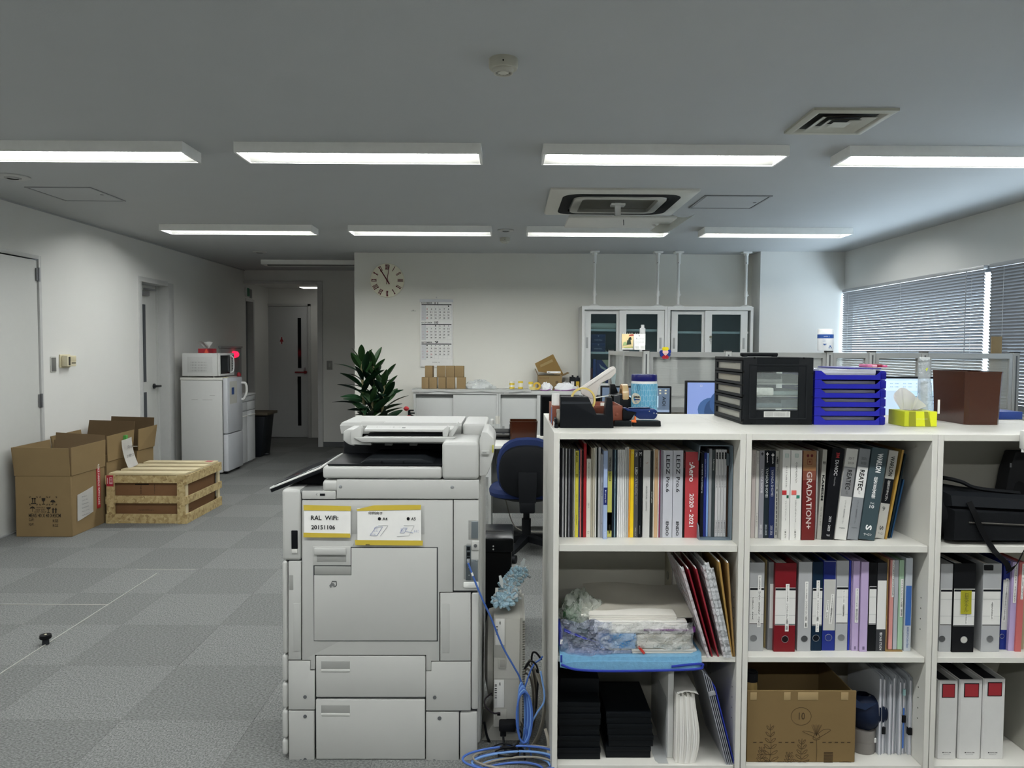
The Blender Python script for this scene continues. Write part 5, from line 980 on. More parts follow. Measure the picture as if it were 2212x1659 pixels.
part('under_tray', G().prism([(YT+.01, 1.085), (2.86, 1.07), (2.86, 1.06), (YT+.03, 1.078)], 'x', tzf(765, 0)[0], tzf(962, 0)[0]), mat('#2a2d31', .5), CP)
for x in (824, 880): part('under_roller', G().box(tzf(x, 0)[0], tzf(x+17, 0)[0], YT+.04, YT+.06, 1.066, 1.074, .002), mat('#8d8f8e', .5), CP)
joined(tr, [(s, (tzf(x, 0)[0], 2.80, 1.1235), w, .011) for s, x, w in (('▯▮▭▪▫▮▯▪', 790, .06), ('▪▮ ▯', 840, .04))], mat('#8f9190', .6), EX, Vector((0, .98, .15)).normalized(), 'tray_marks'); q = aY(873, 922, 2.81); part('tray_symbol', G().box(q.x-.006, q.x+.006, 2.80, 2.81, 1.1205, 1.1225), mat('#5f6264', .5), tr)
# level feet
for x in (fz(640, 0)[0], fz(1010, 0)[0]):
    for y in (YF+.08, D_-.08): part('caster', G().cyl((x-.012, y, .02), (x+.012, y, .02), .02, 14), BKP, CP)
done(CP)
# taped notes
TP = mat('#c9b23f', .5, alpha=.9)
def note(label, x0, y0, x1, y1, tapes):
    t = thing('taped_note', label, 'note', 'notes taped on the copier'); (a, b), (c, d) = fz(x0, y0, YF-.004), fz(x1, y1, YF-.004); y = YF-.0045
    part('sheet', G().box(a, c, y-.0022, y-.0016, d, b), PAPER, t)
    for tp in tapes: part('tape', G().prism([fz(*p, YF-.004) for p in tp], 'y', y-.0036, y-.0032), TP, t)
    return t
def nl(t, s, x0, y0, x1, y1, bold=.012, m=INK): (a, b), (c, d) = fz(x0, y0), fz(x1, y1); letter(t, s, ((a+c)/2, YF-.0075, (b+d)/2), c-a, b-d, m, bold=bold)
t = note('white wifi note with yellow tape strips, left of the two on the copier', 657, 1100, 758, 1156, (((656, 1090), (759, 1093), (758.5, 1103), (656.5, 1102)), ((656, 1150), (757, 1152), (757, 1161), (656, 1160))))
nl(t, 'RAL  WiFi:', 673, 1112.5, 732, 1122.5, .015); nl(t, '20151106', 673.5, 1133, 725, 1142.5, .015); done(t)
t = note('white note with print-direction sketches and yellow tape, right of the two', 772, 1098, 910, 1168, (((808, 1091), (910, 1090), (909, 1100.5), (772, 1103), (770, 1100)), ((767, 1166), (914, 1167), (913, 1178), (768, 1177))))
nl(t, '印刷向き', 797, 1104, 827, 1110.5); nl(t, '● A4', 817, 1116, 837.5, 1123); nl(t, '● A5', 879, 1116, 898.5, 1123)
BLU = mat('#6f7fb0', .6)
def sk(pts, m=BLU, w=.0006): part('sketch_line', G().tube([Vector((fz(*p)[0], YF-.0076, fz(*p)[1])) for p in pts], w, 5), m, t)
sk([(813, 1137), (827, 1137), (815, 1156), (800, 1156), (813, 1137)]); sk([(818, 1134), (839, 1134), (822, 1157)], mat('#b5b6b8', .6)); sk([(872, 1139), (880, 1139), (874, 1150), (865, 1150), (872, 1139)]); sk([(878, 1147), (893, 1150)]); sk([(873, 1134), (895, 1134), (884, 1156), (858, 1158)], mat('#b5b6b8', .6))
nl(t, 'あ い', 809, 1138, 817, 1142, 0, BLU); nl(t, 'ム ム', 808, 1143, 817, 1147, 0, BLU); nl(t, 'Loop', 801, 1151, 812, 1154, 0, BLU); nl(t, 'あいう', 866, 1140, 877, 1148, 0, BLU); nl(t, 'あそこ', 895, 1144, 905, 1149, 0, BLU)
part('sketch_mark', G().box(fz(786, 0)[0], fz(795, 0)[0], YF-.0085, YF-.008, fz(0, 1174)[1], fz(0, 1171)[1]), mat('#6b5d28', .6), t); done(t)

# ================================================================ gap between copier and bookcase
# beige telephone exchange box standing on a base
BE = mat('#b3b2ab', .5, var=.02); BE2 = mat('#a7a69f', .5)
t = thing('exchange_box', 'beige upright telephone exchange box with vents beside the copier', 'telephone unit'); EY0 = 2.68
def ez(x, y, Y=EY0): q = aY(x, y, Y); return q.x, q.z
X0, X1 = ez(1066, 1500)[0], ez(1121, 1500)[0]; X2_ = ez(1134, 1500)[0]; ZB, ZT_ = .065, ez(0, 1333)[1]
part('body', G().prism([(X0, ZB), (X1, ZB), (X1+.003, ZT_), (X0, ZT_)], 'y', EY0, 3.02, .003), BE, t)
part('top_cap', G().prism([(EY0, ZT_-.001), (3.02, ZT_-.001), (3.02, ZT_+.004), (2.84, ZT_+.012), (EY0+.01, ZT_+.004)], 'x', X0, X1+.003), BE2, t)
g = G()
for k in range(40): z = ZB+.02+k*(ZT_-ZB-.03)/40; g.prism([(X1, z), (X2_, z+.004), (X2_, z+.006), (X1, z+.0065)], 'y', EY0+.02, 3.0)
part('vent_fins', g, BE, t, kind='stuff'); part('side_vent', G().box(X1-.002, X1+.012, EY0+.01, 3.01, ZB, ZT_), BE2, t)
part('top_vents', (lambda g: [g.box(X0+.03, X1-.01, 2.72+.01*k, 2.724+.01*k, ZT_+.0035, ZT_+.0052) for k in range(8)] and g)(G()), mat('#8f8e88', .6), t, kind='stuff')
def ep(name, x0, y0, x1, y1, m, d=.002, par=None): (a, b), (c, d_) = ez(x0, y0), ez(x1, y1); return part(name, G().box(a, c, EY0-d, EY0+.002, d_, b, .0006), m, par or t)
ep('left_plate', 1067, 1333, 1092, 1420, BE2, .0015); e1 = ep('rating_label', 1070, 1336, 1090, 1393, mat('#d9d9d5', .6), .0022); ep('clip', 1076.5, 1421, 1093, 1443, BE2, .005); ep('clip_recess', 1080, 1425, 1090.5, 1439, mat('#9a9993', .5), .0055)
ep('seam', 1067, 1466, 1121, 1467, mat('#8f8e88', .6), .001); e2 = ep('rating_label', 1068, 1468, 1089, 1528, mat('#d9d9d5', .6), .0022); ep('socket_plate', 1069, 1531, 1094, 1555, BE2, .002)
(lx, lz) = ez(1080, 1350); letter(e1, 'NEC', (ez(1086, 0)[0], EY0-.0024, ez(0, 1342)[1]), .011, .006, INK, DOWN, EX, bold=.02); letter(e1, '▌▎▌▍▌▎▍', (ez(1079, 0)[0], EY0-.0024, ez(0, 1358)[1]), .03, .007, INK, DOWN, EX)
letter(e2, 'NEC', (ez(1086, 0)[0], EY0-.0024, ez(0, 1474)[1]), .011, .006, INK, DOWN, EX, bold=.02); letter(e2, '▌▎▌▍▌▎▍▌', (ez(1077, 0)[0], EY0-.0024, ez(0, 1490)[1]), .05, .008, INK, DOWN, EX); letter(e2, '▒▒▒▒', (ez(1076, 0)[0], EY0-.0024, ez(0, 1515)[1]), .03, .012, GREYTXT, DOWN, EX)
ep('jack', 1074, 1538, 1081, 1545, INK, .004); ep('inlet', 1080, 1560, 1094, 1585, mat('#d6d5cf', .5), .004)
part('stand', G().prism([(X0-.045, 0), (X2_+.01, 0), (X1, ZB), (X0, ZB)], 'y', EY0+.03, 2.98, .004), BE, t); part('round_side', G().lathe((X0-.002, 2.86, .27), [(0, 0), (.16, 0), (.155, -.02), (.1, -.032), (0, -.034)], 28, 'x'), BE2, t); done(t)
def cable(label, pts, r, m, cat='cable', group=None, k=6, name='cable'): return solo(name, G().tube(bez(pts, k), r, 7), m, label, cat, group)
CB, CK, CG, CLB = mat('#3f63ad', .45), mat('#141518', .5), mat('#8a857a', .5), mat('#6f97cf', .45)
def e3(x, y, Y=EY0): q = aY(x, y, Y); return (q.x, q.y, q.z)
# power plug of the box
t = thing('plugged_cable', 'black power plug and its cable at the foot of the beige box', 'cable'); q = e3(1087, 1570, EY0-.01); part('plug', G().box(q[0]-.011, q[0]+.011, EY0-.035, EY0-.006, q[2]-.024, q[2]+.014, .003), CK, t)
part('cord', G().tube(bez([e3(1087, 1580, EY0-.025), e3(1088, 1600, EY0-.04), e3(1094, 1622, EY0-.06), (X1+.01, EY0-.08, .03), (X1+.02, EY0-.12, .012)]), .0042, 7), CK, t); done(t)
cable('black curled cord with red tip plugged into the beige box', [e3(1079, 1540, EY0-.004), e3(1065, 1540, EY0-.02), e3(1049, 1525, EY0-.02), e3(1048, 1510, EY0-.01), e3(1062, 1498, EY0+.02)], .003, mat('#2a2529', .5))
c0 = Vector((fz(1012, 1210)[0], YF-.008, fz(1012, 1210)[1]))
t = thing('network_cable', 'blue network cable running from the copier port down past the beige box', 'cable'); part('plug', G().box(c0.x-.005, c0.x+.005, YF-.02, YF-.006, c0.z-.006, c0.z+.007, .001), mat('#7d8286', .4), t)
pts = [c0+Vector((0, -.014, -.004)), Vector(e3(1022, 1245, 2.56)), Vector(e3(1040, 1290, 2.57)), Vector(e3(1062, 1338, 2.60)), Vector(e3(1085, 1395, 2.62)), Vector(e3(1110, 1440, 2.63)), Vector(e3(1122, 1462, 2.64)), Vector(e3(1131, 1492, 2.65))]
part('sheath', G().tube(bez(pts), .0033, 8), CB, t); part('marker', G().tube([pts[1].lerp(pts[0], .3), pts[1].lerp(pts[0], .05)], .0038, 8), PAPER, t); done(t)
cy_ = Vector(e3(1130, 1540, 2.63))
for k in range(6):
    cable('%s loop of the blue network cable bundle beside the beige box' % ('rightmost pale', 'outermost dark', 'middle pale', 'middle dark', 'innermost pale', 'innermost dark')[k], [cy_+Vector(((.012+.003*k)*math.sin(u)+.002*k-.006, -.006*k+.012*math.cos(u), (.105-.004*k)*math.cos(u))) for u in (2*PI*i/10 for i in range(11))], .0033, CB if k % 2 else CLB, 'cable', 'blue cable loops', 4)
for k in range(4):
    cable('%s cable loop hanging behind the blue bundle' % ('leftmost dark grey', 'leftmost light grey', 'rightmost dark grey', 'rightmost light grey')[k], [Vector(e3(1136+k*3, 1515, 2.70))+Vector((.026*math.sin(u), .01*k+.01*math.cos(u), (.10+.012*k)*math.cos(u))) for u in (2*PI*i/10 for i in range(11))], .0035, CG if k % 2 else mat('#4a463f', .5), 'cable', 'grey cable loops', 4)
cable('blue cable strung from the bundle to the bookcase side', [e3(1131, 1492, 2.68), e3(1150, 1440, 2.70), e3(1166, 1425, 2.72), e3(1172, 1418, 2.72)], .0032, CB); cable('black cable arching over beside the bookcase', [e3(1133, 1445, 2.70), e3(1146, 1428, 2.70), e3(1160, 1440, 2.70), e3(1162, 1470, 2.70), e3(1158, 1530, 2.68)], .0036, CK); cable('black cable loop standing up against the bookcase', [e3(1170, 1425, 2.74), e3(1158, 1410, 2.74), e3(1150, 1412, 2.74), e3(1150, 1435, 2.74), e3(1166, 1460, 2.74), e3(1172, 1480, 2.74)], .0036, CK)
for k in range(4): cable('grey cable sweeping down along the bookcase side, %s of four' % ('leftmost', 'second', 'third', 'rightmost')[k], [e3(1158+2*k, 1455, 2.68+.01*k), e3(1172+1.5*k, 1500, 2.68+.01*k), e3(1172+1.5*k, 1545, 2.67+.01*k), e3(1160+2*k, 1590, 2.66+.01*k), e3(1138+2*k, 1625, 2.65+.01*k)], .0034, CG, 'cable', 'grey cables by the bookcase')
cable('blue cable sweeping from the bookcase side down to the floor', [e3(1168, 1450, 2.62), e3(1176, 1510, 2.61), e3(1160, 1540, 2.61), e3(1145, 1570, 2.6), e3(1140, 1605, 2.6), e3(1120, 1630, 2.6)], .0034, CLB); cable('blue cable dropping straight from the bundle to the floor', [e3(1135, 1570, 2.6), e3(1140, 1600, 2.6), e3(1148, 1635, 2.6), e3(1153, 1659, 2.6)], .0034, CB)
cable('thick cream cable standing beside the bookcase foot', [e3(1178, 1575, 2.62), e3(1184, 1600, 2.62), e3(1184, 1635, 2.62), (e3(1180, 1659, 2.6)[0], 2.6, .008)], .0055, mat('#c6c0b0', .5))
for k in range(7):
    cx_, cy2 = .02+.012*(k % 3), 2.50+.02*(k % 2); r_ = .085+.008*k
    cable('%s cable ring of the coil on the carpet' % ('lowest dark blue', 'lowest pale blue', 'lower grey', 'middle dark blue', 'middle pale blue', 'upper grey', 'topmost dark blue')[k], [(cx_+r_*1.25*math.cos(u), cy2+r_*.62*math.sin(u), .006+.007*k+.004*math.sin(2*u)) for u in (2*PI*i/14 for i in range(15))], .0038, (CB, CLB, CG)[k % 3], 'cable', 'blue coil rings' if k % 3 != 2 else 'grey coil rings', 3)
t = thing('power_adapter', 'black power adapter lying among the cables on the floor', 'adapter'); q = e3(1093, 1612, 2.66); part('block', G().box(q[0]-.025, q[0]+.035, 2.64, 2.72, .066, .096, .006), CK, t); part('lead', G().tube(bez([(q[0]+.03, 2.66, .08), (q[0]+.055, 2.62, .07), (q[0]+.03, 2.58, .05), (q[0]-.02, 2.57, .05)]), .003, 6), CK, t); done(t)
cable('black cable hanging down between the copier and the beige box', [e3(1046, 1560, 2.7), e3(1052, 1590, 2.7), e3(1060, 1612, 2.7), e3(1050, 1630, 2.68), e3(1040, 1648, 2.66)], .0045, CK)
for k in range(3): cable('thin black wire tangled over the adapter, %s of three' % ('uppermost', 'middle', 'lowest')[k], [e3(1060+5*k, 1615+4*k, 2.6), e3(1085, 1606+6*k, 2.58), e3(1110, 1612+3*k, 2.58), e3(1120, 1625+4*k, 2.57), e3(1100, 1634, 2.56), e3(1075, 1630+2*k, 2.56)], .0024, CK, 'cable', 'thin tangled wires')
# fluffy duster
t = thing('duster', 'fluffy pale blue duster lying on top of the beige box', 'duster'); FB = [mat('#9fbccb', .9, var=.1, scale=60), mat('#aac6d2', .9, var=.1, scale=60), mat('#a9b0b1', .9, var=.1, scale=60)]
zt = ZT_+.012; spine_ = bez([(X0+.02, 2.72, zt+.03), (X0+.055, 2.76, zt+.035), (X0+.05, 2.86, zt+.04), (X0+.075, 2.93, zt+.05), (X0+.10, 2.99, zt+.06)], 8); rnd = random.Random(5)
for gi in range(3):
    g = G()
    for i in range(gi, len(spine_), 3):
        for k in range(26):
            v = Vector((rnd.gauss(0, 1), rnd.gauss(0, 1), abs(rnd.gauss(0, 1))*.9-.25)).normalized(); L = rnd.uniform(.026, .042); p = spine_[i]+Vector((rnd.uniform(-.006, .006), rnd.uniform(-.01, .01), 0))
            e = p+v*L
            if e.z < zt+.002: e.z = zt+.002
            g.tube([p, p.lerp(e, .6)+EZ*.002, e], [.005, .0075, .0045], 5)
    part('fluff', g, FB[gi], t, kind='stuff')
for p0, p1 in (((X0+.10, 2.99, zt+.08), (X0+.115, 3.0, zt+.115)), ((X0+.06, 2.74, zt+.05), (X0+.085, 2.73, zt+.055)), ((X0+.03, 2.80, zt+.06), (X0+.02, 2.82, zt+.10))): part('binding_ribbon', G().tube([p0, Vector(p0).lerp(Vector(p1), .5), p1], [.004, .01, .006], 4), mat('#d2d8d8', .7), t)
done(t)
# black shredder behind
t = thing('paper_shredder', 'black paper shredder on the floor behind the beige box', 'shredder'); a, b = aY(1040, 1180, 3.75), aY(1110, 1163, 3.75)
part('bin', G().box(a.x-.12, b.x-.01, 3.72, 4.0, .0, .42, .01), mat('#0e0f11', .35), t); part('head', G().box(a.x-.13, b.x, 3.70, 4.02, .42, .49, .012), mat('#15171a', .25), t); part('slot', G().box(a.x-.08, b.x-.05, 3.85, 3.86, .489, .491), mat('#000000', .5), t)
for dz in (.452, .437): part('indicator', G().cyl((b.x-.1, 3.70, dz), (b.x-.1, 3.697, dz), .004, 8), PAPER, t)
done(t)
cable('pale cord hanging from the desk to the floor behind the chair', [(-.10, 5.98, .68), (-.09, 5.96, .5), (-.03, 5.92, .3), (.05, 5.88, .05), (.2, 5.86, .006), (.4, 5.88, .006)], .004, mat('#8d8a80', .6))
# ================================================================ bookcases
BW = mat('#d2d1ca', .38, var=.015); BWI = mat('#c2c0b5', .5, var=.015)  # BWI: back panels toned down, some shade of the shelf interiors put into colour
BX, BD, BY, BT = (.147, .764, 1.381, 1.998), .37, 2.45, 1.144
SA, SB, SC_ = .781, .414, .052; TH = .0185
def bookcase(x0, x1, yf, yb, label, face=-1):
    t = thing('bookcase', label, 'bookcase', 'white three-tier bookcases'); e = .0008
    for x in (x0+e, x1-TH): part('side_panel', G().box(x, x+TH-e, yf, yb, 0, BT, .001, 1), BW, t)
    part('top', G().box(x0+TH, x1-TH, yf+.001, yb, BT-.021, BT, .001, 1), BW, t)
    f0, f1 = (yf+.006, yb-.012) if face < 0 else (yf+.012, yb-.006)
    for z, h in ((SA, .022), (SB, .018), (SC_, .02)): part('shelf', G().box(x0+TH+e, x1-TH-e, f0, f1, z-h, z, .001, 1), BW, t)
    part('back_panel', G().box(x0+TH, x1-TH, yb-.012 if face < 0 else yf+.006, yb-.006 if face < 0 else yf+.012, .03, BT-.021), BWI, t)
    part('plinth', G().box(x0+TH+e, x1-TH-e, yf+.02 if face < 0 else yb-.035, yf+.035 if face < 0 else yb-.02, 0, SC_-.021), BW, t)
    if face < 0:
        for z in (.60, .565, .53, .495, .30, .265, .23, .195):
            for y in (yf+.04, yb-.06): part('pin_hole', G().cyl((x1-TH-.0006, y, z), (x1-TH+.0002, y, z), .0025, 8), mat('#55554f', .7), t)
    return done(t)
for i, n in enumerate(('left', 'middle', 'right')):
    bookcase(BX[i], BX[i+1], BY, BY+BD, 'white three-tier bookcase facing the camera, %s of three' % n); bookcase(BX[i], BX[i+1], BY+BD+.002, BY+2*BD, 'white bookcase facing the desks, back to back behind the %s front one' % n, 1)
part_c = solo('shelf_clamp', G().box(aY(2206, 930, 2.44).x, aY(2222, 930, 2.44).x, 2.425, 2.449, 1.10, 1.16, .004).cyl((aY(2211, 958, 2.437).x, 2.437, 1.09), (aY(2211, 958, 2.437).x, 2.437, 1.10), .006, 10), mat('#d9d9d6', .4), 'white plastic clamp on the bookcase front edge at the right', 'clamp')
# ---------------------------------------------------------------- books
def Z1_(u, v): return 1160+u/4.809, 930+v/4.809
def Z3_(u, v): return 1590+u/4.809, 930+v/4.809
def Z4_(u, v): return 1590+u/3.463, 1180+v/3.463
def Z2_(u, v): return 1160+u/3.463, 1180+v/3.463
def Z6_(u, v): return 1960+u/3.463, 1180+v/3.463
PG = mat('#cfccc2', .8, var=.1, scale=300)
def book(zf, u0, u1, vt, vb, zs, Y, col, label, texts=(), lean=0, depth=.21, hard=False, group=None, cat='book', name='book', bands=()):
    """a standing book: cover wrapped round the page block, spine to the camera. u,v measured on the photograph"""
    a, b = aY(*zf(u0, vb), Y), aY(*zf(u1, vb), Y); top = aY(*zf(u0, vt), Y).z; h = (top-zs)
    # pages recede from the spine; sight slopes of the lens are taken up by measuring at the foot
    x0, x1 = a.x+.0003, b.x-.0003; w = x1-x0; t = thing(name, label, cat, group); k = min(.0025, w*.22) if hard else min(.0009, w*.2); m = mat(col, .42 if hard else .32, var=.03)
    part('cover', G().box(x0, x1, Y, Y+k*1.2, zs+.0005, zs+h).box(x0, x0+k, Y+k*1.2, Y+depth, zs+.0005, zs+h).box(x1-k, x1, Y+k*1.2, Y+depth, zs+.0005, zs+h), m, t)
    g_ = .003 if hard else .0006; part('pages', G().box(x0+k, x1-k, Y+k*1.3, Y+depth-g_, zs+.001+g_, zs+h-g_), PG, t)
    zof = lambda v: zs+h*(vb-v)/(vb-vt)
    for va, vb2, c in bands: part('spine_band', G().box(x0+.0001, x1-.0001, Y-.0004, Y+.0002, zof(vb2), zof(va)), mat(c, .4), t)
    for s in texts:
        tx, va, vb2, fr, c = s[:5]; off = s[5] if len(s) > 5 else 0; bold = s[6] if len(s) > 6 else 0; mode = s[7] if len(s) > 7 else 'd'; xc_ = (x0+x1)/2+off*w
        if mode == 'd': letter(t, tx, (xc_, Y-.0005, (zof(va)+zof(vb2))/2), zof(va)-zof(vb2), w*fr, mat(c, .5), DOWN, EX, bold=bold)
        elif mode == 'v': letter(t, tx, (xc_, Y-.0005, (zof(va)+zof(vb2))/2), w*fr, zof(va)-zof(vb2), mat(c, .5), vertical=True, bold=bold)
        else: letter(t, tx, (xc_, Y-.0005, (zof(va)+zof(vb2))/2), w*fr, zof(va)-zof(vb2), mat(c, .5), bold=bold)
    return done(t, (x1 if lean > 0 else x0, Y+depth/2, zs), (0, lean, 0))
Y1 = 2.552
ordn = ('first', 'second', 'third', 'fourth', 'fifth', 'sixth', 'seventh', 'eighth', 'ninth')
thin = ((236, 257, 182, '#1d1d20', 'black'), (258, 275, 182, '#a9a9ad', 'pale grey'), (276, 289, 176, '#2a2a2c', 'charcoal'), (290, 305, 186, '#c4c4c4', 'white'), (306, 321, 188, '#1a1a1c', 'black'), (322, 337, 190, '#84848c', 'grey'), (338, 359, 190, '#25252b', 'dark'), (360, 377, 195, '#4a4a45', 'olive grey'), (378, 391, 192, '#bab8aa', 'cream'))
for i, (a, b, v, c, n) in enumerate(thin): book(Z1_, a, b, v, 1118, SA, Y1, c, 'thin %s magazine, %s from the left end of the top shelf' % (n, ordn[i]), cat='magazine', name='magazine')
B1 = [
 (392, 427, 210, '#cfc640', 'thin yellow catalogue near the left end of the top shelf', (('aul icon', 225, 330, .6, '#33331f', 0, .02), ('252', 455, 490, .5, '#33331f', 0, .02), ('lighting  2019', 670, 750, .4, '#5c5a2a'), ('koizumi', 890, 990, .35, '#5c5a2a'))),
 (428, 440, 195, '#2b3a7a', 'very thin blue magazine beside the yellow catalogue', (('FLOS', 415, 480, .6, '#d0d4e0'), ('CATALOG', 810, 950, .5, '#d0d4e0'))),
 (441, 457, 196, '#b5655f', 'thin salmon pink booklet right of the blue magazine', ()),
 (458, 477, 205, '#2a1a1a', 'thin dark brown booklet left of the tall red folder', ()),
 (478, 508, 135, '#9c1520', 'tall bright red folder sticking up among the magazines', ()),
 (509, 555, 295, '#d9d5c8', 'short cream catalogue right of the tall red folder', (('design catalog', 330, 500, .35, '#6b675c'), ('2013', 760, 810, .3, '#6b675c'), ('□', 1060, 1085, .4, '#6b675c'))),
 (556, 574, 185, '#aaa28e', 'thin greyish tan magazine right of the cream catalogue', ()), (575, 597, 180, '#c0baa8', 'beige magazine left of the taller white folder', ()), (598, 612, 172, '#dfded8', 'narrow tall white folder in the left half of the top shelf', ()),
 (613, 629, 182, '#1d2320', 'narrow greenish black booklet beside the tall white folder', ()), (630, 654, 172, '#bfc0c2', 'tall pale grey binder left of the outdoor lighting booklet', ()),
 (655, 685, 248, '#aeb0b6', 'short grey outdoor lighting booklet', (('Outdoor Lighting', 545, 685, .38, '#2a2c30', 0, .01), ('ᴧɪ', 970, 985, .6, '#707278'))),
 (686, 727, 210, '#9db0d2', 'pale blue catalogue with a navy label, standing forward', (('◉ Lighting 400', 615, 745, .4, '#dfe4f0'), ('2013-2014', 1050, 1100, .3, '#e5e8f0'))),
 (728, 774, 198, '#8a8a84', 'grey and lime switches catalogue', (('SWITCHES CATALOGUE', 280, 530, .42, '#25251f', 0, .01), ('GENDEN', 990, 1085, .45, '#25251f', 0, .02))),
 (775, 796, 198, '#18222e', 'dark navy booklet right of the lime catalogue', ()), (797, 811, 200, '#6c8592', 'slate blue thin booklet beside the dark navy one', (('CASE BOOK', 470, 610, .5, '#c8d4da'),)), (812, 827, 202, '#22303a', 'dark teal thin booklet left of the white set', ()),
]
for i in range(4): B1.append((828+19*i, 846+19*i, 200, '#d7d7d6', 'thin white booklet, %s of the four alike white ones' % ('first', 'second', 'third', 'last')[i], (('catalogue vol.%d' % (i+1), 230, 350, .4, '#55565a'),)))
B1 += [
 (905, 923, 176, '#c4c4c0', 'creased white plastic sleeve right of the white booklets', ()), (924, 946, 170, '#a9a8a3', 'tall grey clear file left of the orange booklet', ()), (947, 962, 192, '#dd9638', 'thin orange booklet left of the yellow catalogue', ()),
 (963, 999, 198, '#e3c01d', 'bright yellow catalogue in the middle of the top shelf', (('N', 215, 245, .5, '#f0e08a', 0, 0, 'h'),)), (1000, 1044, 206, '#4c4c4c', 'dark grey LED catalogue', (('DNL', 230, 275, .4, '#e8e8e8', 0, .02), ('LED', 385, 460, .6, '#f0f0f0', 0, .02), ('CATALOG', 470, 670, .6, '#9a9a9a'), ('ＤＮライティング', 690, 775, .3, '#b5b5b5'), ('2022-23', 1020, 1105, .25, '#c0c0c0'))),
 (1045, 1085, 207, '#14171a', 'black catalogue with a white monogram right of the LED catalogue', (('M', 222, 262, .6, '#e0e0e0', 0, 0, 'h'), ('MODULEX CATALOG', 285, 380, .2, '#8c9092'), ('modulex', 1000, 1090, .25, '#8c9092'))),
 (1094, 1168, 205, '#bcbcb9', 'thick pale grey architecture book', (('vf', 330, 345, .4, '#9a6a50', 0, 0, 'h'), ('ARCHITECTURE', 580, 720, .22, '#5f605f'), ('LIGHTING', 745, 840, .22, '#5f605f'))),
 (1172, 1199, 215, '#2a2c2a', 'dark catalogue right of the architecture book', (('MAXRAY grafico', 640, 760, .4, '#d0d0cc', 0, .01),)), (1200, 1211, 192, '#cfc9ba', 'very thin cream booklet left of the tan one', ()), (1212, 1248, 197, '#bd9d79', 'tan brown catalogue left of the thin booklets', (('WINGTUBE', 280, 405, .4, '#5d4530'),)),
 (1249, 1260, 205, '#dbd7d3', 'very thin white booklet right of the tan catalogue', ()), (1261, 1274, 205, '#7c2d52', 'very thin purple booklet left of the silver pair', ()), (1275, 1299, 203, '#83828a', 'thin grey booklet touching the silver pair', ()),
 (1300, 1400, 206, '#b9bbc3', 'thick silver LED catalogue, left of the two alike', (('LEDZ', 255, 455, .38, '#1c1d22', 0, .012), ('Pro.6', 485, 645, .38, '#1c1d22', 0, .008), ('ENDO', 955, 1105, .3, '#1c1d22', 0, .015))),
 (1403, 1507, 206, '#b9bbc3', 'thick silver LED catalogue, right of the two alike', (('LEDZ', 255, 455, .38, '#1c1d22', 0, .012), ('Pro.6', 485, 645, .38, '#1c1d22', 0, .008), ('ENDO', 955, 1105, .3, '#1c1d22', 0, .015))),
 (1509, 1527, 208, '#151515', 'narrow black booklet between the silver and the red catalogues', (('LIGHTING CATALOG', 235, 390, .5, '#c04a4a'),)),
 (1530, 1667, 222, '#ad3a40', 'thick red catalogue for 2020 to 2021', ((':Aero', 330, 535, .42, '#f2eeee', 0, .02), ('2020 - 2021', 660, 1010, .33, '#f2eeee', 0, .02))),
]
for a, b, v, c, l, tx in B1:
    fwd = .012 if 'forward' in l else 0; o = book(Z1_, a, b, v, 1128, SA, Y1-fwd*2, c, l, tx, hard='thick' in l, bands=((590, 770, '#1b2766'),) if 'navy label' in l else ((425, 1120, '#c9c663'), (860, 1055, '#c8d05a')) if 'lime' in l and 'switches' in l else ())
# magazine box with its own contents
a, b = aY(*Z1_(1682, 1165), 2.52), aY(*Z1_(2020, 1165), 2.52); mx0, mx1 = a.x, b.x; hz = aY(*Z1_(1700, 157), 2.52).z; GB = mat('#6d7c86', .4)
t = thing('magazine_box', 'grey blue plastic magazine box at the right end of the top shelf', 'magazine box'); k = .0025
part('right_wall', G().box(mx1-k, mx1, 2.52, 2.78, SA, hz), GB, t); part('floor', G().box(mx0, mx1-k, 2.52, 2.78, SA, SA+k), GB, t); part('back_wall', G().box(mx0, mx1-k, 2.777, 2.78, SA+k, hz), GB, t); part('roof', G().box(mx0, mx1-k, 2.53, 2.777, hz-k, hz), GB, t)
part('left_wall', G().prism([(2.52, SA+k), (2.777, SA+k), (2.777, hz-k), (2.53, hz-k), (2.545, hz-.05), (2.60, hz-.09), (2.60, SA+.07), (2.535, SA+.045)], 'x', mx0, mx0+k), GB, t); part('grip', G().box(mx1-.012, mx1-k-.001, 2.545, 2.56, hz-.07, hz-.03, .001), mat('#4a565e', .4), t); done(t)
xs0 = mx0+.004; wd_ = (mx1-mx0-.010)
B2 = (((1690, 1722), 236, '#1a1c22', 'black catalogue inside the magazine box, leftmost', (('street furniture', 350, 660, .4, '#c5c8cc', 0, .01),)), ((1723, 1751), 230, '#1f2c7a', 'dark blue catalogue inside the magazine box', (('LED LIGHTING', 300, 490, .35, '#b9c2e2'),)), ((1752, 1772), 236, '#7f9fd0', 'light blue booklet inside the magazine box', ()), ((1775, 1805), 190, '#8f9296', 'grey spiral booklet inside the magazine box', ()), ((1806, 1838), 205, '#3a4244', 'dark teal picture booklet inside the magazine box', (('Lighting', 300, 420, .4, '#d8dcd8'),)))
for (u0, u1), v, c, l, tx in B2: book(Z1_, u0, u1, v, 1128, SA+.003, Y1+.004, c, l, tx, group='booklets in the magazine box')
for i in range(4): book(Z1_, 1842+29*i, 1870+29*i, 198, 1128, SA+.003, Y1+.004, '#c9c9c9', 'white products booklet in the magazine box, %s of four alike' % ('first', 'second', 'third', 'fourth')[i], (('▰▰▰', 225, 300, .55, '#1a1b1e', 0, .02), ('PRODUCTS %02d' % (4+i//2), 470, 600, .38, '#33353a'), ('LUMINAIRES 2012', 950, 1085, .35, '#33353a', 0, .01)), group='booklets in the magazine box')
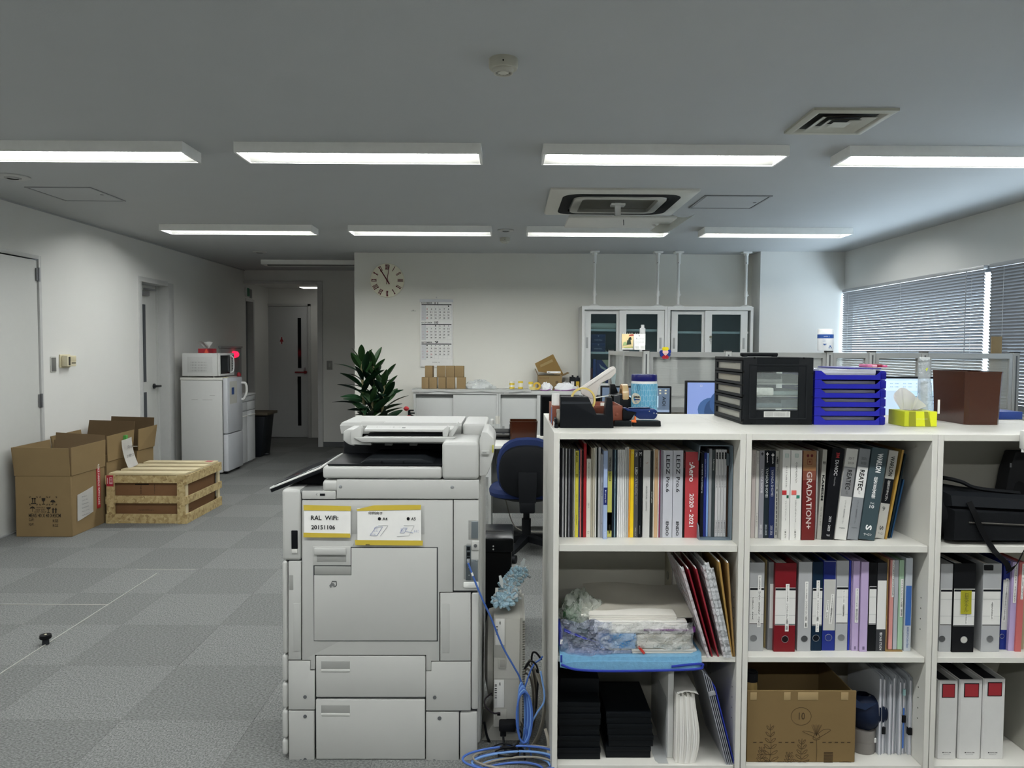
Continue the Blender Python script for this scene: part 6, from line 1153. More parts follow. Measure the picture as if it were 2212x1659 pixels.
book(Z1_, 1960, 1976, 198, 1128, SA+.003, Y1+.004, '#3a2a20', 'thin dark brown booklet inside the magazine box, rightmost', group='booklets in the magazine box')
# ---- middle bookcase, top shelf
Y2 = 2.535
B3 = (
 (150, 192, 205, '#b3aaa6', 'pale pinkish grey catalogue at the left end of the middle top shelf', (('LIGHTING DESIGN', 250, 480, .3, '#6d6a68'),), 0), (194, 226, 212, '#c5c4be', 'thin pale catalogue second from left on the middle top shelf', (('2021 BRAND', 230, 350, .35, '#5a5a58'), ('Ｆ－ＡＲ０ ＢＩＬＥ', 870, 1010, .45, '#2a2a2a')), 0),
 (229, 280, 208, '#8d8d95', 'grey photographic lighting catalogue for 2021', (('✚', 225, 260, .5, '#2a2a30', 0, 0, 'h'), ('YAMADA SHOMEI', 400, 655, .42, '#e5e5e8'), ('2021-2022', 990, 1095, .4, '#e8e8ea')), 0),
 (281, 333, 208, '#232c33', 'dark green and black lighting catalogue for 2022', (('✚', 225, 265, .5, '#f0f0f0', 0, 0, 'h'), ('yamada', 270, 335, .35, '#f0f0f0', 0, .02), ('YAMADA SHOMEI', 395, 700, .5, '#d5dad8'), ('2022-2023', 990, 1100, .4, '#c8d0d8')), 0),
 (335, 392, 210, '#27325c', 'dark blue cityscape lighting catalogue for 2025', (('✚', 235, 275, .5, '#f0f0f0', 0, 0, 'h'), ('yamada', 280, 345, .35, '#f0f0f0', 0, .02), ('YAMADA SHOMEI', 410, 690, .42, '#d5d8e0'), ('2025-2026', 1000, 1100, .4, '#c8ccd8')), 0),
 (395, 428, 212, '#b9bab4', 'white architecture magazine with dense lettering', (('新建築', 270, 350, .6, '#1f2020', 0, .02, 'v'), ('SHINKENCHIKU:2022', 380, 590, .4, '#2a2a2a'), ('9', 610, 640, .5, '#2a2a2a', 0, .02), ('■■■■■■■■■■', 660, 1100, .3, '#4a4a4a')), 0),
 (431, 462, 208, '#a3a39c', 'narrow beige magazine right of the white architecture one', (('CONFORT', 360, 520, .5, '#4a4a44'), ('雑誌の様式', 690, 830, .5, '#4a4a44', 0, 0, 'v')), 0),
)
for a, b, v, c, l, tx, ln in B3: book(Z3_, a, b, v, 1136, SA, Y2+.015, c, l, tx, ln, hard=False, bands=((205, 380, '#171b20'),) if 'green and black' in l or 'cityscape' in l else ())
W2 = '#d9d9d5'
book(Z3_, 468, 548, 200, 1158, SA, Y2-.012, W2, 'thick white vertical-blind sample book, left of two', (('▤', 240, 280, .45, '#6fa8a0', 0, 0, 'h'), ('セレーノユニーク', 370, 595, .22, '#3c3d3c', 0, 0, 'v'), ('ペチャンブラインド', 735, 950, .2, '#6a6b6a', 0, 0, 'v'), ('ニチベイ', 1045, 1135, .22, '#1c1c1c', 0, .02, 'v')), 0, .23, True)
book(Z3_, 552, 668, 205, 1158, SA, Y2-.012, W2, 'thick white style-blind sample book, right of two', (('▤', 240, 280, .3, '#6fa8a0', 0, 0, 'h'), ('クオラグランツ', 330, 550, .18, '#3c3d3c', 0, 0, 'v'), ('スタイルブラインド', 735, 970, .15, '#6a6b6a', 0, 0, 'v'), ('ニチベイ', 1045, 1135, .16, '#1c1c1c', 0, .02, 'v')), 0, .23, True)
def chip(obj, zf, u0, u1, v0, v1, c, Y):
    a, b = aY(*zf(u0, v1), Y), aY(*zf(u1, v0), Y); g = G().box(a.x, b.x, Y-.0008, Y-.0003, a.z, b.z); o = part('colour_chip', g, mat(c, .5), obj); o.data.transform(Matrix.Translation(-obj.location)); return o
chips = [o for o in bpy.data.objects if o.get('label', '').startswith('thick white')]
for u0, u1, v0, v1, c in ((478, 524, 622, 668, '#b52a30'), (524, 546, 672, 702, '#1d5a44')): chip(chips[0], Z3_, u0, u1, v0, v1, c, Y2-.012)
for u0, u1, v0, v1, c in ((576, 626, 622, 668, '#d6635c'), (626, 660, 672, 704, '#1d7a66')): chip(chips[1], Z3_, u0, u1, v0, v1, c, Y2-.012)
book(Z3_, 678, 814, 210, 1156, SA, Y2-.01, '#65201f', 'thick maroon sample book fading to copper at the top', (('● ●', 245, 278, .5, '#5a1a1e', 0, 0, 'h'), ('▣', 295, 355, .36, '#6b2a20', 0, 0, 'h'), ('GRADATION+', 430, 1035, .42, '#c5b5b0', 0, .015)), 0, .25, True, bands=((210, 420, '#8a6340'), (420, 520, '#744030')))
book(Z3_, 818, 836, 212, 1145, SA, Y2+.01, '#c5c5c2', 'thin white folder right of the maroon sample book', (), .0, .2)
book(Z3_, 838, 884, 200, 1150, SA, Y2, '#a5a49c', 'grey marbled washi sample book leaning slightly', (('和紙', 320, 355, .6, '#1a1a1a', 0, .02, 'h'), ('KAMISM', 465, 735, .55, '#17181a', 0, .03), ('和紙 空間 の 素材', 800, 1000, .3, '#5c5c58')), .045, .22)
book(Z3_, 886, 1010, 185, 1160, SA, Y2-.005, '#121317', 'thick black architectural finishes sample book', (('3M', 230, 285, .3, '#b01e28', 0, .03), ('DI-NOC', 310, 475, .3, '#d8d8da', 0, .015), ('Architectural Finishes', 490, 585, .12, '#9a9a9c'), ('2021 - 2023', 910, 1070, .2, '#d0d0d2', 0, .01), ('Vol.1', 1105, 1125, .28, '#d0d0d2', 0, 0, 'h')), .098, .26, True)
book(Z3_, 1022, 1142, 190, 1165, SA, Y2-.01, '#c9c9c5', 'thick film sample book with white ends, years 2017 to 2019', (('2017', 280, 305, .5, '#4c4d50', 0, 0, 'h'), ('2019', 330, 355, .5, '#4c4d50', 0, 0, 'h'), ('REATEC', 415, 625, .42, '#1d1e20', 0, .015), ('vol.19', 640, 675, .2, '#4a4b4d'), ('リアテック｜粘着剤付化粧フィルム', 740, 990, .15, '#55565a'), ('sangetsu', 1030, 1045, .5, '#33353a', 0, 0, 'h')), .108, .26, True, bands=((385, 700, '#77787a'),))
book(Z3_, 1152, 1264, 190, 1168, SA, Y2-.01, '#7f8388', 'thick film sample book with grey ends, years 2021 to 2023', (('2021', 280, 305, .5, '#3c3e42', 0, 0, 'h'), ('2023', 330, 355, .5, '#3c3e42', 0, 0, 'h'), ('REATEC', 415, 635, .46, '#17181a', 0, .02), ('vol.17', 640, 675, .2, '#4a4b4d'), ('リアテック｜粘着剤付化粧フィルム', 740, 990, .15, '#4a4c50'), ('sangetsu', 1030, 1045, .5, '#33353a', 0, 0, 'h')), .115, .26, True, bands=((385, 710, '#dcdcda'),))
book(Z3_, 1274, 1436, 185, 1172, SA, Y2-.015, '#3a4a50', 'thick dark slate sample book, volume 10', (('WARLON', 240, 445, .36, '#e8eaea', .06, .03), ('総合見本帳', 490, 725, .25, '#e8eaea', .0, .01, 'v'), ('Vol.', 765, 785, .28, '#e8eaea', 0, 0, 'h'), ('10', 795, 830, .3, '#e8eaea', 0, .02, 'h'), ('S', 1010, 1065, .4, '#e8eaea', 0, .03), ('ワーロン', 1100, 1125, .5, '#e8eaea', 0, .02, 'h')), .122, .27, True)
book(Z3_, 1442, 1538, 208, 1140, SA, Y2+.01, '#bcbbb4', 'pale stone sample book with a black middle, volume 9', (('WARLON', 265, 475, .45, '#2c2d2d', .0, .02), ('総合カタログ', 520, 740, .3, '#d8d8d4', 0, 0, 'v'), ('9', 800, 845, .3, '#4c4d4c', -.1, 0, 'h'), ('S', 1005, 1050, .4, '#4c4d4c', 0, .02), ('ワーロン', 1075, 1098, .55, '#33353a', 0, 0, 'h')), .135, .24, True, bands=((505, 765, '#15171a'),))
book(Z3_, 1545, 1566, 190, 1142, SA, Y2+.005, '#a8853c', 'ochre yellow folder leaning at the right of the sample books', (), .165, .26, name='folder', cat='folder')
book(Z3_, 1578, 1596, 230, 1138, SA, Y2+.02, '#1b2a33', 'dark teal folder leaning behind the ochre one', (), .17, .22, name='folder', cat='folder')
book(Z3_, 1602, 1618, 500, 1136, SA, Y2+.025, '#1e4468', 'blue plastic folder leaning last on the middle top shelf', (), .19, .22, name='folder', cat='folder')
# ---- lever files
def lever(zf, u0, u1, vt, vb, zs, Y, col, label, hole=None, lab=None, strips=(), lean=0, depth=.28, patch=None, ring=True, labcol='#d9d9d6', bottomtext=None):
    a, b = aY(*zf(u0, vb), Y), aY(*zf(u1, vb), Y); top = aY(*zf(u0, vt), Y).z; h = top-zs; x0, x1 = a.x+.0004, b.x-.0004; w = x1-x0; k = .0025
    t = thing('lever_file', label, 'file', 'files on the shelves'); m = mat(col, .45, var=.02); zof = lambda v: zs+h*(vb-v)/(vb-vt); uof = lambda u: x0+w*(u-u0)/(u1-u0)
    part('shell', G().box(x0, x1, Y, Y+k, zs+.0004, top).box(x0, x0+k, Y+k, Y+depth, zs+.0004, top).box(x1-k, x1, Y+k, Y+depth, zs+.0004, top), m, t)
    part('papers', G().box(x0+k+w*.06, x1-k-w*.12, Y+.035, Y+depth-.004, zs+.006, top-.016), PG, t)
    for kk in range(3): part('divider', G().box(x0+k+w*(.2+.2*kk), x0+k+w*(.2+.2*kk)+.0012, Y+.03, Y+depth-.002, zs+.006, top-.008-.003*kk), mat(('#c3cfbe', '#cdd3d8', '#d8cfc6')[kk], .7), t)
    if lab:
        l_ = part('spine_label', G().box(x0+w*lab[2] if len(lab) > 2 else x0+.0015, x1-.0008, Y-.0006, Y+.0001, zof(lab[1]), zof(lab[0])), mat(labcol, .6), t)
        if len(lab) <= 3:
            hh = zof(lab[0])-zof(lab[1])
            for q0, q1 in ((.93, .985), (.012, .03)): part('label_bar', G().box(x0+.0018, x1-.001, Y-.0009, Y-.0005, zof(lab[1])+hh*q0, zof(lab[1])+hh*q1), mat('#15171c', .6), l_)
            for q0 in (.72, .26): part('label_rule', G().box(x0+.0018, x1-.001, Y-.0009, Y-.0005, zof(lab[1])+hh*q0, zof(lab[1])+hh*q0+.0007), mat('#8d8f91', .6), l_)
    for (p0, p1, c) in (patch or ()): part('spine_panel', G().box(x0+.002, x1-.002, Y-.0008, Y+.0001, zof(p1), zof(p0)), mat(c, .5), t)
    if hole:
        hx, hz = uof(hole[0]), zof(hole[1]); r = min(.0105, w*.3)
        part('finger_hole', G().lathe((hx, Y-.0004, hz), [(0, .0006), (r, .0006), (r, -.0006), (0, -.0006)], 20, 'y'), mat(hole[2] if len(hole) > 2 else '#6c6e70', .6), t)
        part('hole_ring', G().tube([(hx+(r+.0006)*math.cos(q), Y-.0006, hz+(r+.0006)*math.sin(q)) for q in (2*PI*i/20 for i in range(20))], .0008, 5, True), mat('#8d8f91', .35, .7), t)
    for s in strips:
        tx, us, va, vb2, wd2 = s[:5]; tl = s[5] if len(s) > 5 else 0; xc_ = uof(us)
        M = Matrix.Translation((xc_, 0, (zof(va)+zof(vb2))/2)) @ Matrix.Rotation(tl, 4, 'Y')
        sp = part('tape_label', G().box(-wd2/2, wd2/2, Y-.0013, Y-.0008, -(zof(va)-zof(vb2))/2, (zof(va)-zof(vb2))/2, M=M), PAPER, t)
        n_ = max(len(tx), 1); letter(sp, tx, (xc_, Y-.0013, (zof(va)+zof(vb2))/2), (zof(va)-zof(vb2))*.93, wd2*.55, INK, (M.to_3x3() @ DOWN), (M.to_3x3() @ EX), bold=.01) if False else letter(sp, tx, (xc_, Y-.0013, (zof(va)+zof(vb2))/2), wd2*.62, (zof(va)-zof(vb2))*.95, INK, M.to_3x3() @ EX, M.to_3x3() @ EZ, vertical=True)
    if bottomtext: letter(t, bottomtext[0], ((x0+x1)/2, Y-.0006, (zof(bottomtext[1])+zof(bottomtext[2]))/2), zof(bottomtext[1])-zof(bottomtext[2]), w*.3, mat(bottomtext[3], .5), DOWN, EX, bold=.01)
    return done(t, ((x0+x1)/2, Y+depth/2, zs), (0, lean, 0) if lean else None)
YS = 2.503; GR, GRD = '#a6a8aa', '#85878a'
lever(Z4_, 90, 201, 122, 826, SB, YS, GR, 'grey lever file with two long lettered tape strips, leftmost on the middle shelf', (127, 722), (318, 612), (('PJ24048　HYATT　REGENCY　TOKYO', 165, 222, 632, .0115), ('PUBLIC　AREA', 117, 390, 577, .009)))
lever(Z4_, 206, 222, 105, 790, SB, YS+.03, '#9b8a5e', 'thin tan folder right of the leftmost grey lever file')
lever(Z4_, 231, 274, 120, 806, SB, YS+.012, '#77787b', 'narrow grey binder with a white label left of the red file', None, (288, 636, .3, 0), patch=((640, 800, '#77787b'),))
lever(Z4_, 280, 438, 126, 822, SB, YS-.004, '#70101a', 'wide dark red lever file', (363, 722, '#1c1012'), (318, 612), (('PJ-21080　リッツカールトン福岡　照明', 374, 288, 660, .012),))
lever(Z4_, 455, 556, 118, 808, SB, YS, GR, 'plain grey lever file right of the red one', (507, 710, '#3f4143'), None, (('PJ-21080　リッツカールトン福岡　客室', 516, 268, 626, .011),))
lever(Z4_, 559, 637, 118, 803, SB, YS+.004, '#0f2438', 'dark navy lever file with a white label', (594, 703, '#0a1018'), (318, 608), (('PJ-21080　リッツカールトン福岡　ミニバー', 602, 258, 655, .011),))
lever(Z4_, 640, 736, 108, 797, SB, YS+.006, '#16287a', 'royal blue lever file with a tall grey label', (688, 695, '#1f2f70'), (112, 640, .05, 0), (('PJ24027藤岡温泉ひだまり', 705, 362, 590, .010, .06), ('HYPER　MUR', 674, 410, 545, .008, .06)), labcol='#b9b9b5', patch=((114, 250, '#16246a'),))
lever(Z4_, 738, 829, 108, 795, SB, YS+.006, GR, 'grey lever file right of the royal blue one', (783, 693), (305, 588), (('PJ-0180　大阪駅前図書館', 795, 330, 536, .010),))
lever(Z4_, 831, 846, 108, 790, SB, YS+.01, '#1d2fa0', 'thin bright blue flat file left of the lilac pair')
lever(Z4_, 848, 861, 112, 796, SB, YS+.012, '#a493b4', 'very thin lilac flat file left of the lilac pair')
lever(Z4_, 863, 911, 112, 798, SB, YS+.004, '#b3a1c6', 'lilac flat file with a lettered strip, left of the pair', None, None, (('PJ-22106　横浜仲町台Ⅰ', 893, 318, 580, .011),), bottomtext=('▬▬▬', 760, 785, '#6d5f80'))
lever(Z4_, 922, 978, 118, 812, SB, YS-.002, '#b3a1c6', 'lilac flat file without a strip, right of the pair', bottomtext=('▬▬▬', 770, 795, '#6d5f80'))
lever(Z4_, 981, 1040, 122, 808, SB, YS+.002, '#131417', 'black lever file with a ruled white label', None, (305, 600))
lever(Z4_, 1042, 1114, 124, 808, SB, YS+.002, '#37383c', 'charcoal binder with a large white label and white lettering', None, (260, 636, .04, 0), patch=(), bottomtext=('粉CASE STUDY', 660, 800, '#e0e0e0'))
t = thing('kraft_holder', 'kraft cardboard sleeve holding pastel files on the middle shelf', 'file holder'); a, b = aY(*Z4_(1116, 815), YS), aY(*Z4_(1250, 815), YS); kt = aY(*Z4_(1116, 98), YS).z; KT = mat('#8f744a', .8, spec=.2)
part('left_board', G().box(a.x, a.x+.003, YS, YS+.28, SB, kt), KT, t); part('right_board', G().box(b.x-.003, b.x, YS+.02, YS+.28, SB, SB+.17), KT, t); part('floor_board', G().box(a.x+.003, b.x-.003, YS, YS+.28, SB, SB+.003), KT, t); part('back_board', G().box(a.x+.003, b.x-.003, YS+.277, YS+.28, SB+.003, kt-.03), KT, t); done(t)
for u0, u1, c, l, st in ((1136, 1165, '#cf918c', 'pink flat file in the kraft sleeve', (('ひらまつ物件資料', 1159, 105, 390, .007),)), (1170, 1200, '#a9adb3', 'grey flat file in the kraft sleeve', ()), (1204, 1240, '#9fbfa2', 'pale green flat file with a strip in the kraft sleeve', (('フォーチュンガーデン京都　報告書', 1226, 250, 545, .009),))): lever(Z4_, u0, u1, 105, 800, SB+.004, YS+.008, c, l, strips=st, depth=.26)
lever(Z4_, 1253, 1304, 90, 797, SB, YS+.004, '#b9c0c8', 'white file with a blue middle, rightmost on the middle shelf', patch=((298, 600, '#3566b0'),), bottomtext=('KOKUYO Color Base', 610, 770, '#3d5f9a'))
# ---- middle bookcase, bottom: carton with flower drawings
YC = 2.475; CK_ = mat('#786443', .85, var=.05, scale=10, spec=.15)
a, b = aY(*Z4_(82, 1400), YC), aY(*Z4_(893, 1400), YC); ct = aY(*Z4_(480, 1080), YC).z; zb = SC_+.0005
t = thing('flower_carton', 'brown carton with line-drawn flowers and a circled 10', 'carton'); x0, x1 = max(a.x, BX[1]+TH+.002), b.x
for bx in ((x0, x1, YC, YC+.005), (x0, x1, YC+.295, YC+.30), (x0, x0+.005, YC+.005, YC+.295), (x1-.005, x1, YC+.005, YC+.295)): part('side', G().box(*bx, zb, ct-(.0 if bx[3]-bx[2] < .01 and bx[2] == YC else .01), .0015, 1), CK_, t)
part('bottom', G().box(x0+.005, x1-.005, YC+.005, YC+.295, zb, zb+.005), CK_, t)
def c4(u, v): q = aY(*Z4_(u, v), YC); return q.x, q.z
LN = mat('#3d3020', .8)
def line4(pts, r=.0007, name='drawn_line'): return part(name, G().tube(bez([Vector((c4(*p)[0], YC-.0002, max(c4(*p)[1], zb+.001))) for p in pts], 4), r, 4), LN, t)
line4([(487+75*math.cos(q), 1272+66*math.sin(q)) for q in (i*2*PI/16-.9 for i in range(18))], .0006, 'drawn_circle'); (lx, lz) = c4(492, 1270); letter(t, '10', (lx, YC, lz), .020, .024, LN)
for u in (140, 187, 330, 378, 424, 565, 658, 703, 750, 797, 843): a_, b_ = c4(u-12, 1470), c4(u+12, 1464); part('dash', G().box(a_[0], b_[0], YC-.0008, YC, a_[1], b_[1]), LN, t)
for u0, v0, v1, n, wd2 in ((248, 1330, 1658, 6, 60), (185, 1500, 1660, 5, 45), (485, 1440, 1660, 5, 55), (390, 1540, 1660, 4, 45), (225, 1600, 1660, 2, 30), (330, 1610, 1660, 2, 30)):
    line4([(u0+8, v0), (u0+14 if u0 == 248 else u0, (v0+v1)/2), (u0, v1)])
    for i in range(n):
        v = v0+(v1-v0)*(i+.6)/n*.85; s_ = wd2*(.35+.65*(i+1)/n)
        for sg in (-1, 1): line4([(u0+8, v+18), (u0+8+sg*s_*.5, v-8), (u0+8+sg*s_, v-14), (u0+8+sg*s_*.6, v+10), (u0+8, v+18)], .0006, 'drawn_leaf')
line4([(600, 1445), (604, 1540), (597, 1658)]); 
for pts in ([(602, 1440), (570, 1420), (497, 1385), (540, 1385), (590, 1400)], [(604, 1440), (640, 1420), (708, 1375), (660, 1370), (612, 1400)], [(590, 1400), (575, 1440), (600, 1448), (628, 1438), (615, 1400)]): line4(pts, .0006, 'drawn_petal')
for i in range(8): line4([(600, 1420), (565+11*i, 1340-6*(i % 2))], .0005, 'drawn_stamen')
line4([(770, 1640), (790, 1615), (815, 1610), (860, 1618), (840, 1640), (800, 1645), (770, 1640)], .0006, 'drawn_petal'); line4([(812, 1645), (812, 1658)], .0006)
a_, b_ = c4(655, 1635), c4(725, 1537); part('barcode', (lambda g: [g.box(a_[0], b_[0], YC-.0007, YC, a_[1]+(b_[1]-a_[1])*k/12, a_[1]+(b_[1]-a_[1])*(k+.3+.4*(k*7 % 3)/3)/12) for k in range(12)] and g)(G()), LN, t, kind='stuff')
for u0, u1 in ((105, 155), (358, 408), (462, 615), (785, 840)): a_, b_ = c4(u0, 1150), c4(u1, 1092); part('torn_tape', G().box(a_[0], b_[0], YC-.0008, YC, a_[1], b_[1], .0002), mat('#a08a63', .35), t)
done(t)
t = thing('bottle', 'dark capped bottle rising from the left of the flower carton', 'bottle'); q = aY(*Z4_(126, 1000), YC+.06); r = .0165; zz = aY(*Z4_(126, 950), YC+.06).z
part('body', G().lathe((x0+.03, YC+.06, zb+.006), [(0, 0), (.02, 0), (.02, zz-zb-.03-.018), (.018, zz-zb-.03), (0, zz-zb-.03)]), mat('#b59a62', .4), t); part('cap', G().lathe((x0+.03, YC+.06, zz-.024), [(0, 0), (.0215, 0), (.0215, .03), (.017, .033), (0, .031)], 28), mat('#17181b', .35), t); done(t)
# navy drawstring bag on a grey tin
q0, q1 = aY(*Z4_(893, 1500), 2.52), aY(*Z4_(1078, 1500), 2.52); cx = (q0.x+q1.x)/2; r = (q1.x-q0.x)/2; zt2 = aY(*Z4_(980, 1392), 2.52).z
t = thing('round_tin', 'grey round tin with a seam beside the flower carton', 'tin'); yc2 = 2.52+r
part('body', G().lathe((cx, yc2, zb), [(0, 0), (r*.97, 0), (r, .006), (r, (zt2-zb)*.48), (r*.985, (zt2-zb)*.485), (r, (zt2-zb)*.49), (r, zt2-zb-.006), (r*.97, zt2-zb), (0, zt2-zb)], 36), mat('#77736f', .45), t); part('sticker', G().box(cx+r*.62, cx+r*.78, yc2-r*.80, yc2-r*.70, zt2-.04, zt2-.025), PAPER, t); done(t)
NVB = mat('#101a30', .55, var=.1, scale=20)
t = thing('drawstring_bag', 'dark navy cloth bag with a strap resting on the grey tin', 'bag')
def bagf(u, v):
    a_, b_ = 2*PI*u, v; rr_ = (.06*math.sin(PI*min(.96, .10+.84*b_))**.55)*(1+.10*math.sin(3*a_+4*b_)+.06*math.sin(7*a_+2*b_))
    return Vector((cx+.006+rr_*1.15*math.cos(a_)+.012*math.sin(4*b_), yc2+rr_*.85*math.sin(a_), zt2+.001+.112*b_))
part('body', G().grid(bagf, 28, 14), NVB, t)
part('strap', G().loft([[(cx-.085, yc2-.03, zt2+.118), (cx-.062, yc2-.03, zt2+.124), (cx-.062, yc2-.027, zt2+.124), (cx-.085, yc2-.027, zt2+.118)], [(cx-.05, yc2-.045, zt2+.088), (cx-.025, yc2-.045, zt2+.10), (cx-.025, yc2-.042, zt2+.10), (cx-.05, yc2-.042, zt2+.088)], [(cx-.015, yc2-.05, zt2+.08), (cx+.02, yc2-.05, zt2+.102), (cx+.02, yc2-.047, zt2+.102), (cx-.015, yc2-.047, zt2+.08)]]), mat('#1a2740', .6), t); done(t)
CLF = clear('#d9dde2', .35, .12); 
for k in range(10):
    u = 1085+25*k; q = aY(*Z4_(u, 1600), 2.50+.006*(k % 3)); ht = aY(*Z4_(u, 935+12*(k % 4)), 2.56).z-zb
    t = thing('clear_folder', 'clear plastic folder with white papers, %s from the left beside the tin' % (ordn+('tenth',))[k], 'folder', 'clear folders beside the tin'); y = 2.52+.006*(k % 3); w = .0105
    part('papers', G().box(q.x+.001, q.x+w-.003, y+.004, y+.235, zb+.001, zb+ht-.012), mat(('#d5d5da', '#cfcfd3', '#dadadb')[k % 3], .7), t); part('film', G().box(q.x, q.x+.0006, y, y+.24, zb, zb+ht).box(q.x+w-.0022, q.x+w-.0016, y, y+.24, zb, zb+ht), CLF, t)
    if k == 7: part('blue_sheet', G().box(q.x+.0015, q.x+w-.0035, y+.002, y+.004, zb+.02, zb+ht*.62), mat('#3d6fc0', .5), t); part('index_tab', G().box(q.x-.002, q.x+.006, y-.004, y+.004, zb+ht*.80, zb+ht*.88), mat('#9cc3c4', .5), t)
    if k in (1, 7, 9): z_ = zb+.05+.02*(k % 4); part('binder_clip', G().box(q.x-.002, q.x+w, y-.003, y+.012, z_, z_+.024, .001), INK, t)
    done(t, (q.x, y+.12, zb), (0, .02*((k % 3)-1)*.3, 0))
# ================================================================ left bookcase, middle shelf: bags and papers
def c2(u, v, Y): q = aY(*Z2_(u, v), Y); return q.x, q.z
zs = SB; xL = BX[0]+TH+.004
x_, _ = c2(1225, 900, 2.46)
t = thing('zip_pouch', 'light blue mesh zip pouch with a dark blue edge at the bottom of the pile', 'pouch')
zp0, zp1 = c2(600, 940, 2.44)[1], c2(600, 866, 2.44)[1]
part('mesh_body', G().loft([[(xL+.002, y, z0+.010), (xL+.06, y, z0), (x_-.03, y, z0+.002), (x_, y+.006, z0+.012), (x_-.01, y, zp1-.002), (xL+.2, y, zp1+.002), (xL+.05, y, zp1), (xL+.002, y, zp1-.008)] for y, z0 in ((2.441, zp0+.004), (2.449, zs+.001), (2.60, zs+.001), (2.74, zs+.001))]), mat('#6b9cbc', .22, var=.18, scale=90, bump=.35, bscale=220), t)
part('zip_edge', G().tube(bez([(xL+.006, 2.439, zp0+.024), (xL+.06, 2.437, zp0+.008), (xL+.2, 2.437, zp0+.004), (x_-.03, 2.438, zp0+.010), (x_, 2.441, zp0+.020), (x_-.01, 2.441, zp0+.027), (x_-.10, 2.441, zp0+.018)]), .004, 7), mat('#1b2f8f', .4), t); part('zip_pull', G().box(xL+.003, xL+.009, 2.434, 2.438, zs-.012, zs+.012, .001), mat('#1c3490', .4), t); done(t)
t = thing('blue_document_case', 'dark blue plastic case edge with a white tag at the left of the pile', 'document case'); part('case', G().box(xL, xL+.012, 2.47, 2.72, zs+.028, zs+.075, .003), mat('#1a2a86', .35), t); part('tag', G().box(xL+.004, xL+.0125, 2.4685, 2.47, zs+.035, zs+.05), PAPER, t); done(t)
BAGM = clear('#d5dadd', .5, .12, bump=40)
def papers(label, u0, u1, v0, v1, y0, y1, m, n=4, name='paper_stack', cat='papers', group='papers in the pile'):
    (xa, za), (xb, zc_) = c2(u0, v1, 2.5), c2(u1, v0, 2.5); t = thing(name, label, cat, group); za = max(za, zp1+.001)
    for k in range(n): z = za+(zc_-za)*k/n; part('sheet_bundle', G().box(xa+.002*(k % 2), xb-.003*((k+1) % 2), y0+.002*k, y1, z, z+(zc_-za)/n*.93, .001), m, t)
    return done(t)
papers('cream document bundle low in the pile with a red clip', 700, 1190, 752, 830, 2.475, 2.73, mat('#dcd8d0', .6), 3)
papers('clear bag of small colourful samples on the left of the pile', 235, 700, 760, 828, 2.475, 2.70, clear('#b9c2d8', .3, .12, bump=50), 2, 'sample_bag', 'bag')
t = thing('red_clip', 'bright red plastic clip on the cream bundle', 'clip'); (xa, za) = c2(780, 775, 2.47); part('bar', G().box(-.004, .004, 2.466, 2.4735, -.016, .014, .002, M=Matrix.Translation((xa, 0, za)) @ Matrix.Rotation(-.7, 4, 'Y')), mat('#d03a2c', .4), t); part('jaw', G().box(-.003, .003, 2.462, 2.466, -.010, .008, .001, M=Matrix.Translation((xa, 0, za)) @ Matrix.Rotation(-.7, 4, 'Y')), mat('#b52c20', .4), t); done(t)
papers('bright blue wrapped packet in the middle of the pile', 470, 735, 640, 745, 2.478, 2.68, mat('#2f8fd0', .22), 2, 'blue_packet', 'packet'); papers('cream wrapped packet right of the bright blue one', 740, 1145, 648, 745, 2.480, 2.72, mat('#d3cdc0', .3), 2, 'cream_packet', 'packet')
papers('white paper stack with a purple band on top of the packets', 430, 1125, 555, 636, 2.485, 2.74, mat('#dcdad6', .55), 5); papers('loose grey-white sheets lying uppermost on the pile', 390, 1050, 515, 552, 2.50, 2.76, mat('#d5d2ca', .5), 3)
t = thing('purple_band', 'purple plastic strip along the white paper stack', 'strip'); (xa, za), (xb, zb2) = c2(800, 632, 2.483), c2(1165, 622, 2.483); part('band', G().box(xa, xb, 2.481, 2.4845, za, zb2, .0005), mat('#7a2f86', .4), t); part('end_tab', G().box(xb-.004, xb+.008, 2.478, 2.4845, za-.003, zb2+.010, .001), mat('#641f70', .4), t); done(t)
t = thing('wrapping_bag', 'large clear plastic bag spread over the back of the pile', 'bag'); (xa, za), (xb, zb2) = c2(330, 515, 2.52), c2(1080, 355, 2.78)
part('film', G().grid(lambda u, v: Vector((xa+.02*v+(xb-xa)*u, 2.52+.16*v, za-.010+.064*v+.006*math.sin(7*u+3*v)*math.sin(5*v)+.004)), 14, 8, .0006), mat('#cfcbc0', .35), t)
part('folded_edge', G().tube(bez([(xa, 2.52, za), (xa+.06, 2.518, za-.005), (xa+.14, 2.52, za-.003), (xb-.02, 2.53, za-.008)]), .004, 6), mat('#dcdad2', .3), t); done(t)
(xa, za), (xb, zb2) = c2(200, 640, 2.53), c2(400, 390, 2.53)
t = thing('green_net_bag', 'crumpled clear bag with green net at the left of the pile', 'bag'); part('green_net', blob(xa+.05, 2.60, zs+.078, .05, .06, .055, 51, 14, .12), mat('#2c5a34', .5), t); part('film', blob(xa+.06, 2.59, zs+.078, .072, .085, .085, 52, 16, .13), clear('#cfd4cd', .62, .1, bump=60), t); done(t)
solo('dark_green_packet', G().box(xL+.045, xL+.098, 2.49, 2.62, zs+.027, zs+.074, .004), mat('#15301f', .4), 'dark green packet under the crumpled bag', 'packet')
